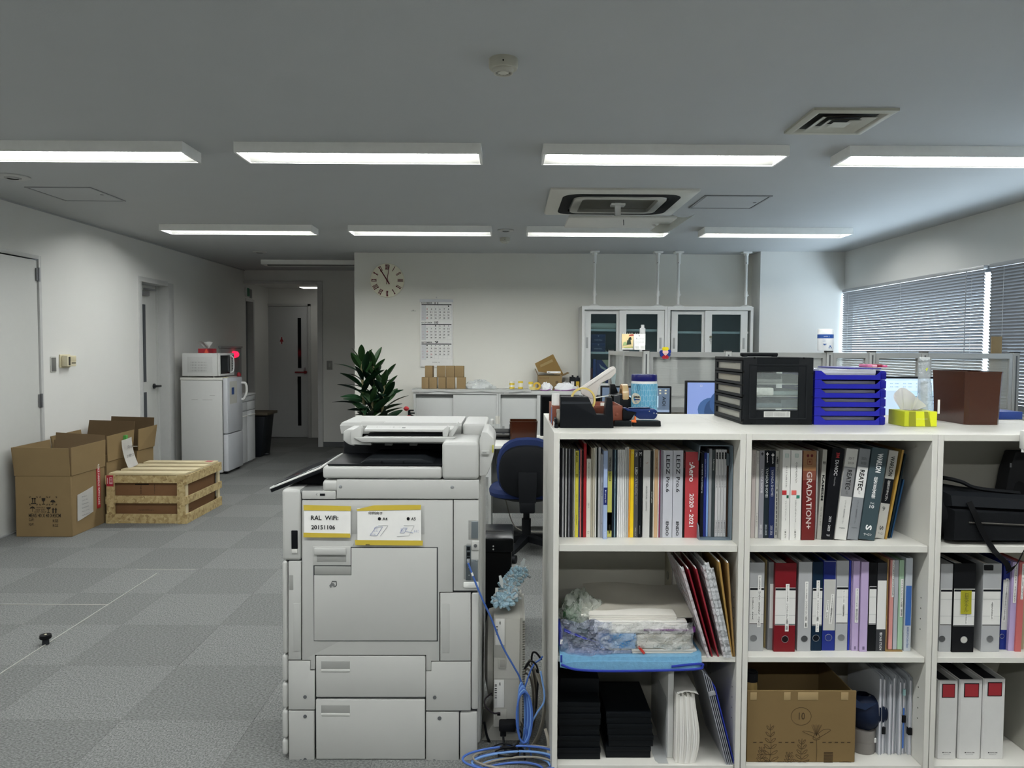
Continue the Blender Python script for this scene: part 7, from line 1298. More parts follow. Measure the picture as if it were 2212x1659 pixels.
t = thing('blue_sleeve', 'crumpled indigo plastic sleeve slanting at the left of the pile', 'sleeve'); part('film', G().grid(lambda u, v: Vector((xL+.016+.13*u, 2.468-.004*math.sin(6*u), zs+.075-.045*u+.012*v*(1-u)+.002)), 8, 4, .001), clear('#4b56b8', .35, .12), t); part('crease', G().tube([(xL+.02, 2.466, zs+.08), (xL+.09, 2.464, zs+.052)], .0012, 5), mat('#5a63c0', .3), t); done(t)
t = thing('plastic_film', 'crumpled clear plastic film drooping over the front of the pile', 'film')
for u0, u1, v0, v1, sd, cc_ in ((175, 560, 560, 835, 1, '#c5ccdf'), (440, 1170, 575, 760, 2, '#dcdedd')):
    (xa, za), (xb, zb2) = c2(u0, v1, 2.468), c2(u1, v0, 2.468)
    part('sheet', G().grid(lambda u, v: Vector((xa+(xb-xa)*u, 2.470-.012*math.sin(PI*u)*(1-v)+.004*math.sin(17*u+9*v+sd)+.003*math.sin(31*u-13*v), za+(zb2-za)*v+.006*math.sin(11*u+sd))), 34, 14, .0004), clear(cc_, .66, .07, bump=70, key=str(sd)), t)
done(t)
# box file at the back and leaning red folders
(xa, za), (xb, zb2) = c2(1018, 300, 2.66), c2(1108, 300, 2.66)
t = thing('lever_file', 'beige lever file seen end-on behind the leaning red folders', 'file', 'files on the shelves'); m = mat('#a49f8c', .5); part('shell', G().box(xa, xa+.003, 2.695, 2.805, zs+.001, zs+.29).box(xa+.003, xa+.05, 2.802, 2.805, zs+.001, zs+.29).box(xa+.05, xa+.053, 2.695, 2.805, zs+.001, zs+.29), m, t); part('papers', G().box(xa+.006, xa+.045, 2.70, 2.80, zs+.004, zs+.27), PG, t); part('hole_ring', G().tube([(xa-.0008, 2.75+.014*math.cos(q), zs+.18+.014*math.sin(q)) for q in (2*PI*i/18 for i in range(18))], .0012, 5, True), mat('#8d8f91', .35, .7), t); done(t)
RDF = mat('#93242f', .45)
def leaning(label, ub, vb, ang, h, w, m, y0=2.455, depth=.23, name='folder', cat='folder', group='folders leaning on the left middle shelf', film=False):
    x, _ = c2(ub, vb, y0); t = thing(name, label, cat, group)
    part('sheet', G().box(x, x+w, y0, y0+depth, zs+.001, zs+h, .0006, 1), m, t); part('inner', G().box(x+w*.25, x+w*.75, y0+.003, y0+depth-.01, zs+.002, zs+h+.004), PAPER, t)
    if film: part('film', G().box(x-.002, x-.0012, y0-.004, y0+depth, zs+.001, zs+h+.012).box(x-.0012, x+w+.002, y0-.004, y0-.0034, zs+.001, zs+h+.012), clear('#e0e2e4', .62, .1, bump=40), t)
    return done(t, (x+w, y0, zs+.001), (0, ang, 0))
for k, (ub, c, l) in enumerate(((1275, '#a03a44', 'pinkish red folder in clear film, leftmost of the leaning ones'), (1305, '#7b1c28', 'dark red folder, second of the leaning ones'), (1350, '#8a2430', 'dark red folder in the middle of the leaning ones'), (1395, '#93303a', 'red folder nearest the kraft envelopes'))): leaning(l, ub, 890, -.30+.02*k, .30, .005, mat(c, .35), film=k in (0, 3))
leaning('white papers in clear film leaning against the kraft envelopes', 1418, 870, -.24, .31, .010, mat('#c9c9c6', .4), film=True); leaning('black-edged document pack in clear film', 1436, 870, -.22, .29, .007, mat('#3a3c40', .4), film=True)
leaning('kraft envelope leaning at the right, front one', 1452, 850, -.15, .315, .006, mat('#96763a', .7), name='envelope', cat='envelope'); leaning('kraft envelope leaning furthest right against the panel', 1468, 850, -.085, .31, .006, mat('#87693a', .7), name='envelope', cat='envelope')
# ---- left bookcase bottom: black boxes, bookend, paper bundles
BB = mat('#0d1013', .45, var=.1)
(xa, _), (xb, _) = c2(158, 1400, 2.50), c2(472, 1400, 2.50)
for k in range(5):
    t = thing('black_box', 'flat matt black box, %s of the left stack' % ('lowest', 'second from the bottom', 'middle', 'fourth', 'topmost')[k], 'box', 'black boxes'); z = SC_+.001+.0385*k; d_ = .003*((k*7) % 3)
    part('base', G().box(xL+d_, xb-d_*.6, 2.49+d_, 2.74, z, z+.022, .001), BB, t); part('lid', G().box(xL-.0015+d_, xb+.001-d_*.6, 2.4885+d_, 2.7415, z+.022, z+.0375, .001), BB, t); done(t)
solo('black_slab', G().box(xL+.012, xb+.002, 2.56, 2.76, SC_+.001+.0385*5, SC_+.001+.0385*5+.05, .001), BB, 'taller black box lying on the left black stack', 'box')
(xa, _), (xb, _) = c2(525, 1400, 2.50), c2(858, 1400, 2.50)
for k in range(4):
    t = thing('black_box', 'flat matt black box, %s of the right stack' % ('lowest', 'second from the bottom', 'third', 'topmost')[k], 'box', 'black boxes'); z = SC_+.001+.0385*k; d_ = .004*((k*5) % 3)-.003
    part('base', G().box(xa+d_, xb+d_, 2.50, 2.74, z, z+.022, .001), BB, t); part('lid', G().box(xa-.0012+d_, xb+.0012+d_, 2.4985, 2.7415, z+.022, z+.0375, .001), BB, t); done(t)
(xa, za) = c2(965, 1200, 2.58); t = thing('bookend', 'grey steel bookend standing beside the paper bundle', 'bookend'); MB_ = mat('#b9bcbc', .4, .3)
g = G(); xq = xa-.014
part('upright', G().prism([(2.50, SC_+.001), (2.66, SC_+.001), (2.66, SC_+.19), (2.65, SC_+.2), (2.51, SC_+.2), (2.50, SC_+.19)], 'x', xq, xq+.0015), MB_, t); part('foot', G().prism([(xq-.040, 2.485), (xq-.032, 2.465), (xq, 2.465), (xq, 2.65), (xq-.032, 2.65), (xq-.040, 2.635)], 'z', SC_+.0006, SC_+.002), MB_, t); done(t)
solo('drawing_tube_box', G().box(xq+.003, xq+.022, 2.50, 2.79, SC_+.001, SC_+.315, .001), mat('#c4c5c3', .55), 'flat pale grey document box standing against the bookend', 'document box')
t = thing('paper_bundle', 'thick bundle of folded white papers with bulging edges on the bottom shelf', 'papers'); xp = xq+.024
for k in range(11):
    w = .0062
    rr_ = []
    for i in range(11):
        v = i/10; s_ = .012*math.sin(PI*v*1.3+.4)*(k/10)**1.2-.012*(1-v)**2*(k/10); xk = xp+.0066*k+s_; yk = 2.464+.006*abs(k-5)/5; zk = SC_+.001+(.232-.004*(k % 3))*v
        rr_.append([(xk, yk, zk), (xk+.0063, yk, zk), (xk+.0063, yk+.25, zk), (xk, yk+.25, zk)])
    part('folded_sheet', G().loft(rr_), mat(('#dedcd6', '#d2d0c9', '#e2e1dc')[k % 3], .65), t)
part('top_fold', G().grid(lambda u, v: Vector((xp+.002+.068*u, 2.458+.2*v, SC_+.236+.008*math.sin(PI*u))), 8, 4, .004), mat('#dad9d4', .6), t); done(t)
t = thing('clear_binder', 'clear file with a dark blue edge leaning at the right of the bottom shelf', 'binder'); (xa, za) = c2(1462, 1655, 2.46)
for k in range(4): part('leaf', G().box(xa-.02+.006*k, xa-.017+.006*k, 2.46, 2.72, SC_+.001, SC_+.33-.012*k), clear('#a9acb5', .35, .12), t)
part('blue_edge', G().box(xa+.004, xa+.008, 2.457, 2.72, SC_+.001, SC_+.27, .001), mat('#1c2c8c', .35), t); part('clip_bar', G().box(xa-.02, xa+.003, 2.455, 2.459, SC_+.245, SC_+.26, .001), mat('#8d8f94', .3), t); done(t, (xa+.008, 2.59, SC_+.001), (0, -.26, 0))
# ================================================================ right bookcase
lever(Z6_, 231, 322, 132, 836, SB, YS, GR, 'grey lever file cut by the left panel of the right bookcase', (252, 732, '#4a4c4e'), (332, 625))
lever(Z6_, 330, 492, 128, 830, SB, YS-.004, '#141518', 'black lever file with a yellow sticky note', (418, 730, '#b9b9b4'), (328, 622), (('日光ホテル', 428, 515, 603, .010),))
t = thing('sticky_note', 'yellow handwritten sticky note on the black lever file', 'sticky note'); (a, b) = aY(*Z6_(396, 505), YS-.006), aY(*Z6_(482, 332), YS-.006); part('sheet', G().grid(lambda u, v: Vector((a.x+(b.x-a.x)*u, YS-.0058-.002*(1-v)**2, a.z+(b.z-a.z)*v)), 3, 4, .0004), mat('#d3cf3a', .6), t); letter(t, '日光ホテル', ((a.x+b.x)/2, YS-.0085, (a.z+b.z)/2), .014, .062, mat('#6d6a2c', .7), vertical=True); done(t)
lever(Z6_, 546, 684, 130, 835, SB, YS, GR, 'grey lever file with a small tape strip in the right bookcase', (612, 730, '#5c5e60'), (330, 625), (('大阪なんばホテル', 620, 430, 572, .011),))
lever(Z6_, 688, 738, 112, 800, SB, YS+.02, '#16287a', 'royal blue lever file behind the bag strap', (700, 695, '#12206a'), (255, 645, .02, 0), (('PJ24018横浜ロイヤルパークホテル改修', 712, 245, 580, .009, .03),), lean=.02, labcol='#c9c9c6')
lever(Z6_, 752, 800, 120, 790, SB, YS+.008, '#ab9cc4', 'lilac flat file in the right bookcase', None, None, (('TAKANAWA　GATEWAY', 778, 130, 425, .010),), lean=.02)
lever(Z6_, 804, 850, 120, 795, SB, YS+.002, '#b9615f', 'pink flat file in the right bookcase', None, None, (('CLOUD　BLUE　HOTEL', 832, 130, 398, .008),), lean=.02)
solo('tan_box_edge', G().box(aY(*Z6_(862, 700), YS).x, aY(*Z6_(905, 700), YS).x, YS+.02, YS+.28, SB+.001, SB+.25, .002), mat('#9a8f74', .6), 'beige file box at the right edge of the frame', 'file box')
for k, (u0, u1, vt) in enumerate(((212, 366, 1004), (372, 548, 1000), (548, 718, 992))):
    a, b = aY(*Z6_(u0, 1655), 2.50), aY(*Z6_(u1, 1655), 2.50); x0 = max(a.x, BX[2]+TH+.002); x1 = b.x-.002; top = aY(*Z6_(u0, vt), 2.50).z; h = top-SC_
    t = thing('ring_binder', 'white binder with a red square on its spine, %s of three' % ('left', 'middle', 'right')[k], 'binder', 'white binders with red squares'); WB = mat('#cfcfcd', .4); w = x1-x0
    part('shell', G().prism([(x0, 2.503), (x0+.004, 2.498), (x1-.004, 2.498), (x1, 2.503), (x1, 2.77), (x1-.004, 2.77), (x1-.004, 2.506), (x0+.004, 2.506), (x0+.004, 2.77), (x0, 2.77)], 'z', SC_+.001, top), WB, t)
    part('papers', G().box(x0+.006, x1-.010, 2.53, 2.765, SC_+.01, top-.012), mat('#1c1d20', .6), t); part('ring_plate', G().box(x0+.01, x1-.012, 2.51, 2.52, SC_+.03, top-.03), mat('#8b8d90', .3, .8), t)
    s = part('square_frame', G().box(x0+w*.18, x0+w*.82, 2.4968, 2.498, top-.049-.008, top-.010), INK, t); part('red_square', G().box(x0+w*.21, x0+w*.79, 2.4962, 2.4968, top-.0545, top-.0125), mat('#93222b', .5), s)
    letter(t, '■ KING JIM', ((x0+x1)/2, 2.498, SC_+.022), w*.42, .004, INK, bold=.02); letter(t, 'No.2477GX', ((x0+x1)/2, 2.498, SC_+.016), w*.32, .0028, GREYTXT); done(t)
a = aY(*Z6_(735, 1500), 2.60); solo('grey_board', G().box(0, .01, 2.47, 2.78, 0, .33, .001).xf(Matrix.Translation((a.x+.075, 0, SC_+.004)) @ Matrix.Rotation(-.18, 4, 'Y') if False else Matrix.Translation((a.x+.03, 0, SC_+.001)) @ Matrix.Rotation(.27, 4, 'Y')), mat('#a7a69d', .5), 'grey board leaning to the right beside the white binders', 'board')
# black bag on the top shelf of the right bookcase
BG = mat('#101215', .7, var=.15, scale=30, bump=.2, bscale=250); x0 = BX[2]+TH+.003
t = thing('shoulder_bag', 'black padded shoulder bag with strap and zip pocket on the shelf', 'bag')
def bsec(x, s, zt): return [(x, 2.475+.26*u if True else 0, SA+.002+z) for u, z in ()]
rings = []
for x, sc, zt in ((x0, .55, .155), (x0+.02, .9, .178), (x0+.06, 1, .18), (x0+.15, 1, .165), (x0+.25, 1, .155), (x0+.38, 1, .15), (x0+.5, .98, .148), (x0+.565, .8, .13)):
    rings.append([(x, 2.605+.125*sc*math.cos(q)*(1 if abs(math.cos(q)) < .9 else .98), SA+.002+zt/2+zt/2*(math.sin(q) if abs(math.sin(q)) < .8 else math.copysign(.8+.2*(abs(math.sin(q))-.8)/.2, math.sin(q)))) for q in (2*PI*i/20 for i in range(20))])
part('body', G().loft(rings), BG, t)
fy_ = 2.478
part('front_pocket', G().loft([[(x0+.035, 2.50, SA+.01), (x0+.54, 2.50, SA+.01), (x0+.54, 2.50, SA+.10), (x0+.035, 2.50, SA+.125)], [(x0+.05, 2.468, SA+.016), (x0+.53, 2.468, SA+.016), (x0+.53, 2.468, SA+.09), (x0+.05, 2.468, SA+.112)]]), BG, t)
part('padded_flap', G().loft([[(x0+.03, 2.505, SA+.12), (x0+.54, 2.505, SA+.10), (x0+.54, 2.52, SA+.145), (x0+.03, 2.52, SA+.17)], [(x0+.045, 2.475, SA+.127), (x0+.53, 2.475, SA+.106), (x0+.53, 2.485, SA+.138), (x0+.045, 2.485, SA+.160)]]), mat('#14171b', .65, bump=.2, bscale=150), t)
part('zip', G().tube([(x0+.095, 2.466, SA+.075), (x0+.25, 2.466, SA+.068), (x0+.5, 2.466, SA+.060)], .003, 6), mat('#4c4a46', .35, .4), t)
part('carry_handle', G().tube(bez([(x0+.0, 2.6, SA+.178), (x0+.03, 2.59, SA+.195), (x0+.06, 2.56, SA+.205), (x0+.11, 2.54, SA+.195), (x0+.16, 2.53, SA+.175), (x0+.3, 2.53, SA+.160)]), .007, 6), BG, t)
def ribbon(pts, wv, th, m, name, par): wv = Vector(wv); return part(name, G().loft([[p-wv, p+wv, p+wv+Vector((0, th, 0)), p-wv+Vector((0, th, 0))] for p in bez(pts, 5)]), m, par)
sb = mat('#08090b', .6); P_ = lambda u, v, Y: aY(1960+u/5.53, 900+v/5.53, Y)
ribbon([P_(740, 1020, 2.472), P_(800, 1150, 2.462), P_(900, 1380, 2.458), P_(1010, 1560, 2.45), P_(1080, 1650, 2.440)]+[aY(2175, 1218, 2.436), aY(2180, 1232, 2.436)], (.0085, 0, .003), .002, sb, 'strap', t)
ribbon([aY(2178, 1234, 2.434), aY(2195, 1222, 2.434), aY(2212, 1190, 2.44), aY(2230, 1160, 2.45)], (.006, 0, .009), .002, sb, 'strap', t); part('buckle', G().box(aY(2166, 0, 2.436).x, aY(2186, 0, 2.436).x, 2.430, 2.436, aY(0, 1224, 2.436).z, aY(0, 1212, 2.436).z, .002), sb, t)
part('shoulder_pad', G().loft([[P_(1225, 1000, 2.56), P_(1400, 1050, 2.56), P_(1400, 1050, 2.58), P_(1225, 1000, 2.58)], [P_(1290, 800, 2.56), P_(1400, 860, 2.56), P_(1400, 860, 2.575), P_(1290, 800, 2.575)], [P_(1330, 765, 2.56), P_(1390, 790, 2.56), P_(1390, 790, 2.57), P_(1330, 765, 2.57)]]), sb, t); done(t)
t = thing('grey_padded_case', 'dark grey padded case standing behind the black bag at right', 'case'); x = P_(1340, 700, 2.68).x
part('body', G().prism([(x-.03, SA+.003), (x+.14, SA+.003), (x+.14, SA+.27), (x+.02, SA+.27), (x+.0, SA+.2)], 'y', 2.735, 2.80, .006), mat('#3a3b3e', .7), t); part('logo_mark', G().box(x+.0, x+.006, 2.733, 2.735, SA+.215, SA+.23), mat('#8d8f91', .5), t); done(t)
# ================================================================ things on top of the bookcases
def cb(u, v): return 1180+u/7.9, 780+v/7.9
def cc(u, v): return 1540+u/3.292, 680+v/3.292
def pb(u, v, Y): q = aY(*cb(u, v), Y); return q.x, q.z
def pc(u, v, Y): q = aY(*cc(u, v), Y); return q.x, q.z
ZT0 = BT+.0005; BLK = mat('#0f1216', .42); BLG = mat('#2d3034', .3)
# black tape dispenser
YD = 2.60
t = thing('tape_dispenser', 'large black desk tape dispenser with a clear yellow roll, at the left', 'tape dispenser')
pts = [pb(235, 1105, YD), pb(248, 575, YD), pb(720, 580, YD), pb(860, 878, YD), pb(1005, 882, YD), pb(1035, 590, YD), pb(1128, 588, YD), pb(1150, 1105, YD)]
zf0 = min(p[1] for p in pts); pts = [(x, ZT0+(z-zf0)) for x, z in pts]
part('body', G().prism(pts, 'y', YD, YD+.052, .0015), BLK, t)
part('shoulder_strip', G().prism([(x, ZT0+(z-zf0)) for x, z in (pb(262, 655, YD), pb(745, 660, YD), pb(770, 695, YD), pb(262, 700, YD))], 'y', YD-.0008, YD+.001), BLG, t)
rx, rz = pb(625, 660, YD+.026); R_ = abs(pb(840, 0, YD)[0]-pb(410, 0, YD)[0])/2
part('tape_roll', G().lathe((rx, YD+.014, rz), [(R_*.86, 0), (R_, 0), (R_, .024), (R_*.86, .024), (R_*.86, 0)], 40, 'y'), mat('#c9b468', .3), t); part('hub', G().lathe((rx-.006, YD+.012, rz+.003), [(0, 0), (R_*.22, 0), (R_*.22, .028), (0, .028)], 24, 'y'), BLK, t)
part('tape_tail', G().loft([[(pb(835, 628, YD)[0], YD+.014, pb(0, 628, YD)[1]), (pb(1095, 583, YD)[0], YD+.014, pb(0, 583, YD)[1]), (pb(1095, 583, YD)[0], YD+.038, pb(0, 583, YD)[1]), (pb(835, 628, YD)[0], YD+.038, pb(0, 628, YD)[1])], [(pb(835, 640, YD)[0], YD+.014, pb(0, 640, YD)[1]), (pb(1095, 590, YD)[0], YD+.014, pb(0, 590, YD)[1]), (pb(1095, 590, YD)[0], YD+.038, pb(0, 590, YD)[1]), (pb(835, 640, YD)[0], YD+.038, pb(0, 640, YD)[1])]]), mat('#c3c3bd', .25), t)
part('cutter', G().box(pb(1085, 0, YD)[0], pb(1120, 0, YD)[0], YD+.012, YD+.04, pb(0, 592, YD)[1], pb(0, 578, YD)[1], .0005), mat('#8d8f91', .3, .8), t); done(t)
# brown leather tray with odds and ends
YT1, YT2 = 2.68, 2.90; a, b = pb(75, 900, YT1), pb(1300, 900, YT1); LE = mat('#7b3f2a', .5, var=.08); hT = .07
tx0, tx1 = BX[0]+.008, b[0]; t = thing('leather_tray', 'red-brown leather tray behind the tape dispenser', 'tray')
part('floor', G().box(tx0, tx1, YT1, YT2, ZT0, ZT0+.004), LE, t)
for bx in ((tx0, tx1, YT1, YT1+.004, 1), (tx0, tx1, YT2-.004, YT2, 1), (tx0, tx0+.004, YT1+.004, YT2-.004, 1), (tx1-.004, tx1, YT1+.004, YT2-.004, 1)): part('wall', G().box(*bx[:4], ZT0+.004, ZT0+hT, .001), LE, t)
for x in (tx0+.03, tx1-.02): part('stud', G().lathe((x, YT1, ZT0+.04), [(0, 0), (.006, 0), (.006, -.001), (.004, -.0018), (0, -.002)], 16, 'y'), mat('#8a4a36', .35), t)
done(t)
def round_pot(label, u0, u1, v0, z0, Y, cols, name='bottle', cat='bottle'):
    x0, x1 = pb(u0, 0, Y)[0], pb(u1, 0, Y)[0]; top = pb(0, v0, Y)[1]; r = (x1-x0)/2; t = thing(name, label, cat); h = top-z0
    part('body', G().lathe(((x0+x1)/2, Y+r, z0), [(0, 0), (r, 0), (r, h*.55), (0, h*.55)]), mat(cols[0], .4), t); part('cap', G().lathe(((x0+x1)/2, Y+r, z0+h*.55), [(0, 0), (r*.92, 0), (r*.92, h*.45), (0, h*.45)]), mat(cols[1], .4), t); return done(t)
round_pot('white capped jar with a blue label in the leather tray', 95, 240, 560, ZT0+.005, 2.70, ('#5a7ba8', '#dcdcda'), 'jar', 'jar'); 
solo('eraser', G().box(pb(870, 0, 2.72)[0], pb(1000, 0, 2.72)[0], 2.75, 2.78, ZT0+.005, ZT0+.062, .003), mat('#d8d2a8', .6), 'cream eraser block standing in the leather tray', 'eraser')
solo('glue_stick', G().cyl((pb(960, 0, 2.73)[0], 2.715, ZT0+.005), (pb(960, 0, 2.73)[0], 2.715, ZT0+.078), .008, 14), mat('#d9d8cf', .5), 'white glue stick in the leather tray', 'glue stick')
# white handle tool leaning in the tray
YH_ = 2.74; t = thing('brush', 'off-white plastic hand brush leaning up out of the tray', 'brush')
P = [pb(*q, YH_) for q in ((575, 455), (1090, 105), (1150, 88), (1185, 130), (1180, 205), (1100, 290), (930, 375), (895, 440), (850, 600), (760, 640), (600, 560))]
part('handle', G().prism(P, 'y', YH_-.012, YH_+.012, .003), mat('#c6c1bc', .35), t); P2 = [pb(*q, YH_-.012) for q in ((640, 440), (1110, 125), (1150, 118), (1160, 140), (1120, 165), (660, 470))]; part('ridge', G().prism(P2, 'y', YH_-.0145, YH_-.0115, .0008), mat('#d3cfca', .3), t)
P3 = [pb(*q, YH_) for q in ((590, 545), (860, 590), (850, 640), (600, 640))]; part('stem', G().prism([(P3[0][0]+.012, P3[0][1]), (P3[1][0]-.004, P3[1][1]), (P3[1][0]-.014, ZT0+.006), (P3[0][0]+.02, ZT0+.006)], 'y', YH_-.009, YH_+.009, .001), mat('#b5b0aa', .4), t); done(t)
# second tape dispenser
YE = 2.93; t = thing('tape_dispenser', 'smaller grey and black tape dispenser turned sideways with a tan roll', 'tape dispenser'); x0, x1 = pb(1160, 0, YE)[0], pb(1500, 0, YE)[0]; z1 = pb(0, 560, YE)[1]
part('body', G().prism([(x0, ZT0), (x1, ZT0), (x1, z1-.02), (x1-.03, z1), (x0+.03, z1), (x0, z1-.006)], 'y', YE, YE+.16, .003), BLK, t); part('side_plate', G().box(x0, x0+.024, YE-.001, YE+.08, z1-.05, z1-.004, .003), BLG, t); part('front_horn', G().prism([(x0+.001, z1-.008), (x0+.034, z1-.008), (x0+.018, z1+.034), (x0+.001, z1+.034)], 'y', YE+.10, YE+.14, .002), BLK, t)
part('tape_roll', G().lathe((pb(1310, 0, YE)[0], YE+.045, pb(0, 600, YE)[1]), [(.028, 0), (.046, 0), (.046, .024), (.028, .024), (.028, 0)], 32, 'x'), mat('#b98f5e', .3), t); part('clear_band', G().lathe((pb(1310, 0, YE)[0]-.0005, YE+.045, pb(0, 600, YE)[1]), [(.0462, .003), (.0466, .003), (.0466, .021), (.0462, .021)], 32, 'x'), mat('#c5ad83', .2), t); done(t)
# wet tissue canister with blue lid
YW_ = 2.88; x0, x1 = pb(1490, 0, YW_)[0], pb(1942, 0, YW_)[0]; r = (x1-x0)/2; cx = (x0+x1)/2; cyw = YW_+r; zl0, zl1, zt2 = pb(0, 375, YW_)[1], pb(0, 340, YW_)[1], pb(0, 225, YW_)[1]
t = thing('wipes_canister', 'round wet tissue canister with dark blue lid and blue droplet pattern', 'canister')
part('body', G().lathe((cx, cyw, ZT0), [(0, 0), (r*.95, 0), (r*.985, .006), (r*.985, zl0-ZT0+.004), (r*.95, zl1-ZT0), (0, zl1-ZT0)], 48), mat('#cfd3d3', .35), t); part('label_sleeve', G().lathe((cx, cyw, ZT0+.016), [(r*.985, 0), (r, 0), (r, zl0-ZT0-.018), (r*.985, zl0-ZT0-.018)], 48), mat('#5aa0c0', .35), t)
part('lid', G().lathe((cx, cyw, zl1), [(0, 0), (r*.97, 0), (r*.985, .002), (r*.975, (zt2-zl1)*.85), (r*.93, zt2-zl1), (0, zt2-zl1)], 48), mat('#171a5c', .3), t)
def onc(a, z, e=.0006): return Vector((cx+(r+e)*math.sin(a), cyw-(r+e)*math.cos(a), z))
for row in range(6):
    for k in range(-4, 5):
        a = (k+.5*(row % 2))*.30; z = zl0-.016-row*.0195
        if abs(a) > 1.35 or (a < -.45 and row in (2, 3)): continue
        loop = [onc(a+.13*math.sin(q)*(.35+.65*(1-math.cos(q))/2)**.8, z+.0125*math.cos(q)) for q in (2*PI*i/14 for i in range(14))]
        part('droplet_outline', G().tube(loop, .0006, 4, True), mat('#1f4f72' if (row, k) in ((0, -2), (4, 1)) else '#a3cbdc', .4), t)
part('badge', G().loft([[onc(-.86+.45*math.cos(q), zl0-.058+.021*math.sin(q), e) for q in (2*PI*i/28 for i in range(28))] for e in (.0009, .0014)]), mat('#d3d0bd', .4), t)
for s, a, z, w, h in (('issue', -.72, zl0-.050, .026, .010), ('▬▬▬', -.70, zl0-.061, .024, .004), ('wet tissue', -.82, zl0-.069, .016, .003)):
    n_ = Vector((math.sin(a), -math.cos(a), 0)); rt_ = Vector((math.cos(a), math.sin(a), 0)); letter(t, s, onc(a, z, .0018), w, h, INK if s == 'issue' else mat('#1c2f6a', .5), rt_, EZ, bold=.03 if s == 'issue' else 0, lift=.0004)
done(t)
# blue heavy stapler
YS2 = 2.66; t = thing('stapler', 'dark blue heavy-duty stapler with black base and orange tab', 'stapler'); BS = mat('#12275a', .3)
P = [pb(*q, YS2) for q in ((1310, 745), (1380, 740), (1420, 765), (1850, 755), (1900, 790), (1915, 840), (1890, 905), (1850, 940), (1600, 935), (1520, 880), (1555, 830), (1500, 810), (1395, 800))]
zb_ = pb(0, 1050, YS2)[1]; dz = ZT0-zb_
part('arm', G().prism([(x, z+dz) for x, z in P], 'y', YS2+.008, YS2+.038, .003), BS, t)
part('upper_shell', G().prism([(x, z+dz) for x, z in (pb(*q, YS2) for q in ((1420, 742), (1780, 735), (1800, 752), (1420, 762)))], 'y', YS2+.012, YS2+.034, .002), mat('#0d1c45', .3), t)
part('magazine', G().prism([(x, z+dz) for x, z in (pb(*q, YS2) for q in ((1315, 770), (1540, 820), (1500, 880), (1455, 950), (1320, 960)))], 'y', YS2+.012, YS2+.034, .002), BLK, t)
for b0, b1, v0, v1 in ((1480, 1962, 960, 1052), (1150, 1452, 985, 1082)):
    P = [pb(b0, v1, YS2), pb(b1, v1, YS2), pb(b1-8, v0, YS2), pb(b0+15, v0, YS2)]; lo = min(p[1] for p in P); part('base', G().prism([(x, z-lo+ZT0) for x, z in P], 'y', YS2-.0+(0 if b0 > 1300 else -.004), YS2+.05, .002), mat('#14181a', .4), t)
part('orange_tab', G().prism([(x, z+dz) for x, z in (pb(*q, YS2) for q in ((1452, 950), (1500, 945), (1512, 885), (1530, 885), (1538, 990), (1455, 985)))], 'y', YS2-.002, YS2+.01, .001), mat('#d8682c', .4), t)
for u, v in ((1766, 800), (1845, 832), (1888, 838)): x, z = pb(u, v, YS2); part('rivet', G().lathe((x, YS2+.008, z+dz), [(0, -.002), (.0022, -.0016), (.003, 0), (0, .001)], 12, 'y'), mat('#b9bcbe', .25, .9), t)
done(t)
solo('tape_ring', G().lathe((pb(205, 900, 2.57)[0], 2.66, ZT0+.03), [(.018, 0), (.030, 0), (.030, .014), (.018, .014), (.018, 0)], 28, 'x'), mat('#a19c8f', .35), 'grey tape ring leaning between the tray and the black dispenser', 'tape roll')
t = thing('desk_punch', 'small black hole punch beside the tape dispenser at the left edge', 'hole punch'); x0 = pb(140, 0, 2.62)[0]
part('base', G().box(x0, x0+.012, 2.60, 2.665, ZT0, ZT0+.012, .002), BLK, t); part('arm', G().box(x0+.001, x0+.011, 2.605, 2.66, ZT0+.016, ZT0+.032, .003), BLK, t); part('white_end', G().box(x0-.002, x0+.0, 2.602, 2.63, ZT0+.004, ZT0+.02, .0008), PAPER, t); part('pin', G().cyl((x0+.006, 2.63, ZT0+.01), (x0+.006, 2.63, ZT0+.018), .003, 8), MET, t); done(t)
# ---------------------------------------------------------------- black drawer box
KX0, KX1, KY0, KY1, KZ1 = .842, 1.092, 2.745, 3.13, 1.386
t = thing('drawer_box', 'black plastic five-drawer box with a clear window side and top handle', 'drawer box'); DB = mat('#14171a', .5, bump=.05, bscale=600)
def kc(u, v): return pc(u, v, KY0)
# end wall facing the camera with its window opening
def kz(v): return ZT0+(KZ1-ZT0)*(795-v)/(795-305)
def kx(u): return KX0+(KX1-KX0)*(u-205)/(738-205)
wx0, wx1, wz0, wz1 = kx(308), kx(625), kz(690), kz(410)
part('end_wall', G().box(KX0, wx0, KY0, KY0+.006, ZT0, KZ1, .002).box(wx1, KX1, KY0, KY0+.006, ZT0, KZ1, .002).box(wx0-.001, wx1+.001, KY0, KY0+.006, ZT0, wz0).box(wx0-.001, wx1+.001, KY0, KY0+.006, wz1, KZ1), DB, t)
part('raised_frame', G().box(kx(250), kx(690), KY0-.002, KY0, kz(365), kz(355)).box(kx(250), kx(690), KY0-.002, KY0, kz(755), kz(745)).box(kx(250), kx(258), KY0-.002, KY0, kz(745), kz(365)).box(kx(682), kx(690), KY0-.002, KY0, kz(745), kz(365)), mat('#1a1d20', .5), t)
part('window_pane', G().box(wx0, wx1, KY0+.003, KY0+.005, wz0, wz1), clear('#cfd6d6', .88, .06), t)
part('far_wall', G().box(KX0, KX1, KY1-.006, KY1, ZT0, KZ1, .002), DB, t); part('roof', G().box(KX0, KX1, KY0+.006, KY1-.006, KZ1-.012, KZ1, .002), DB, t); part('floor_plate', G().box(KX0, KX1, KY0+.006, KY1-.006, ZT0, ZT0+.008), DB, t)
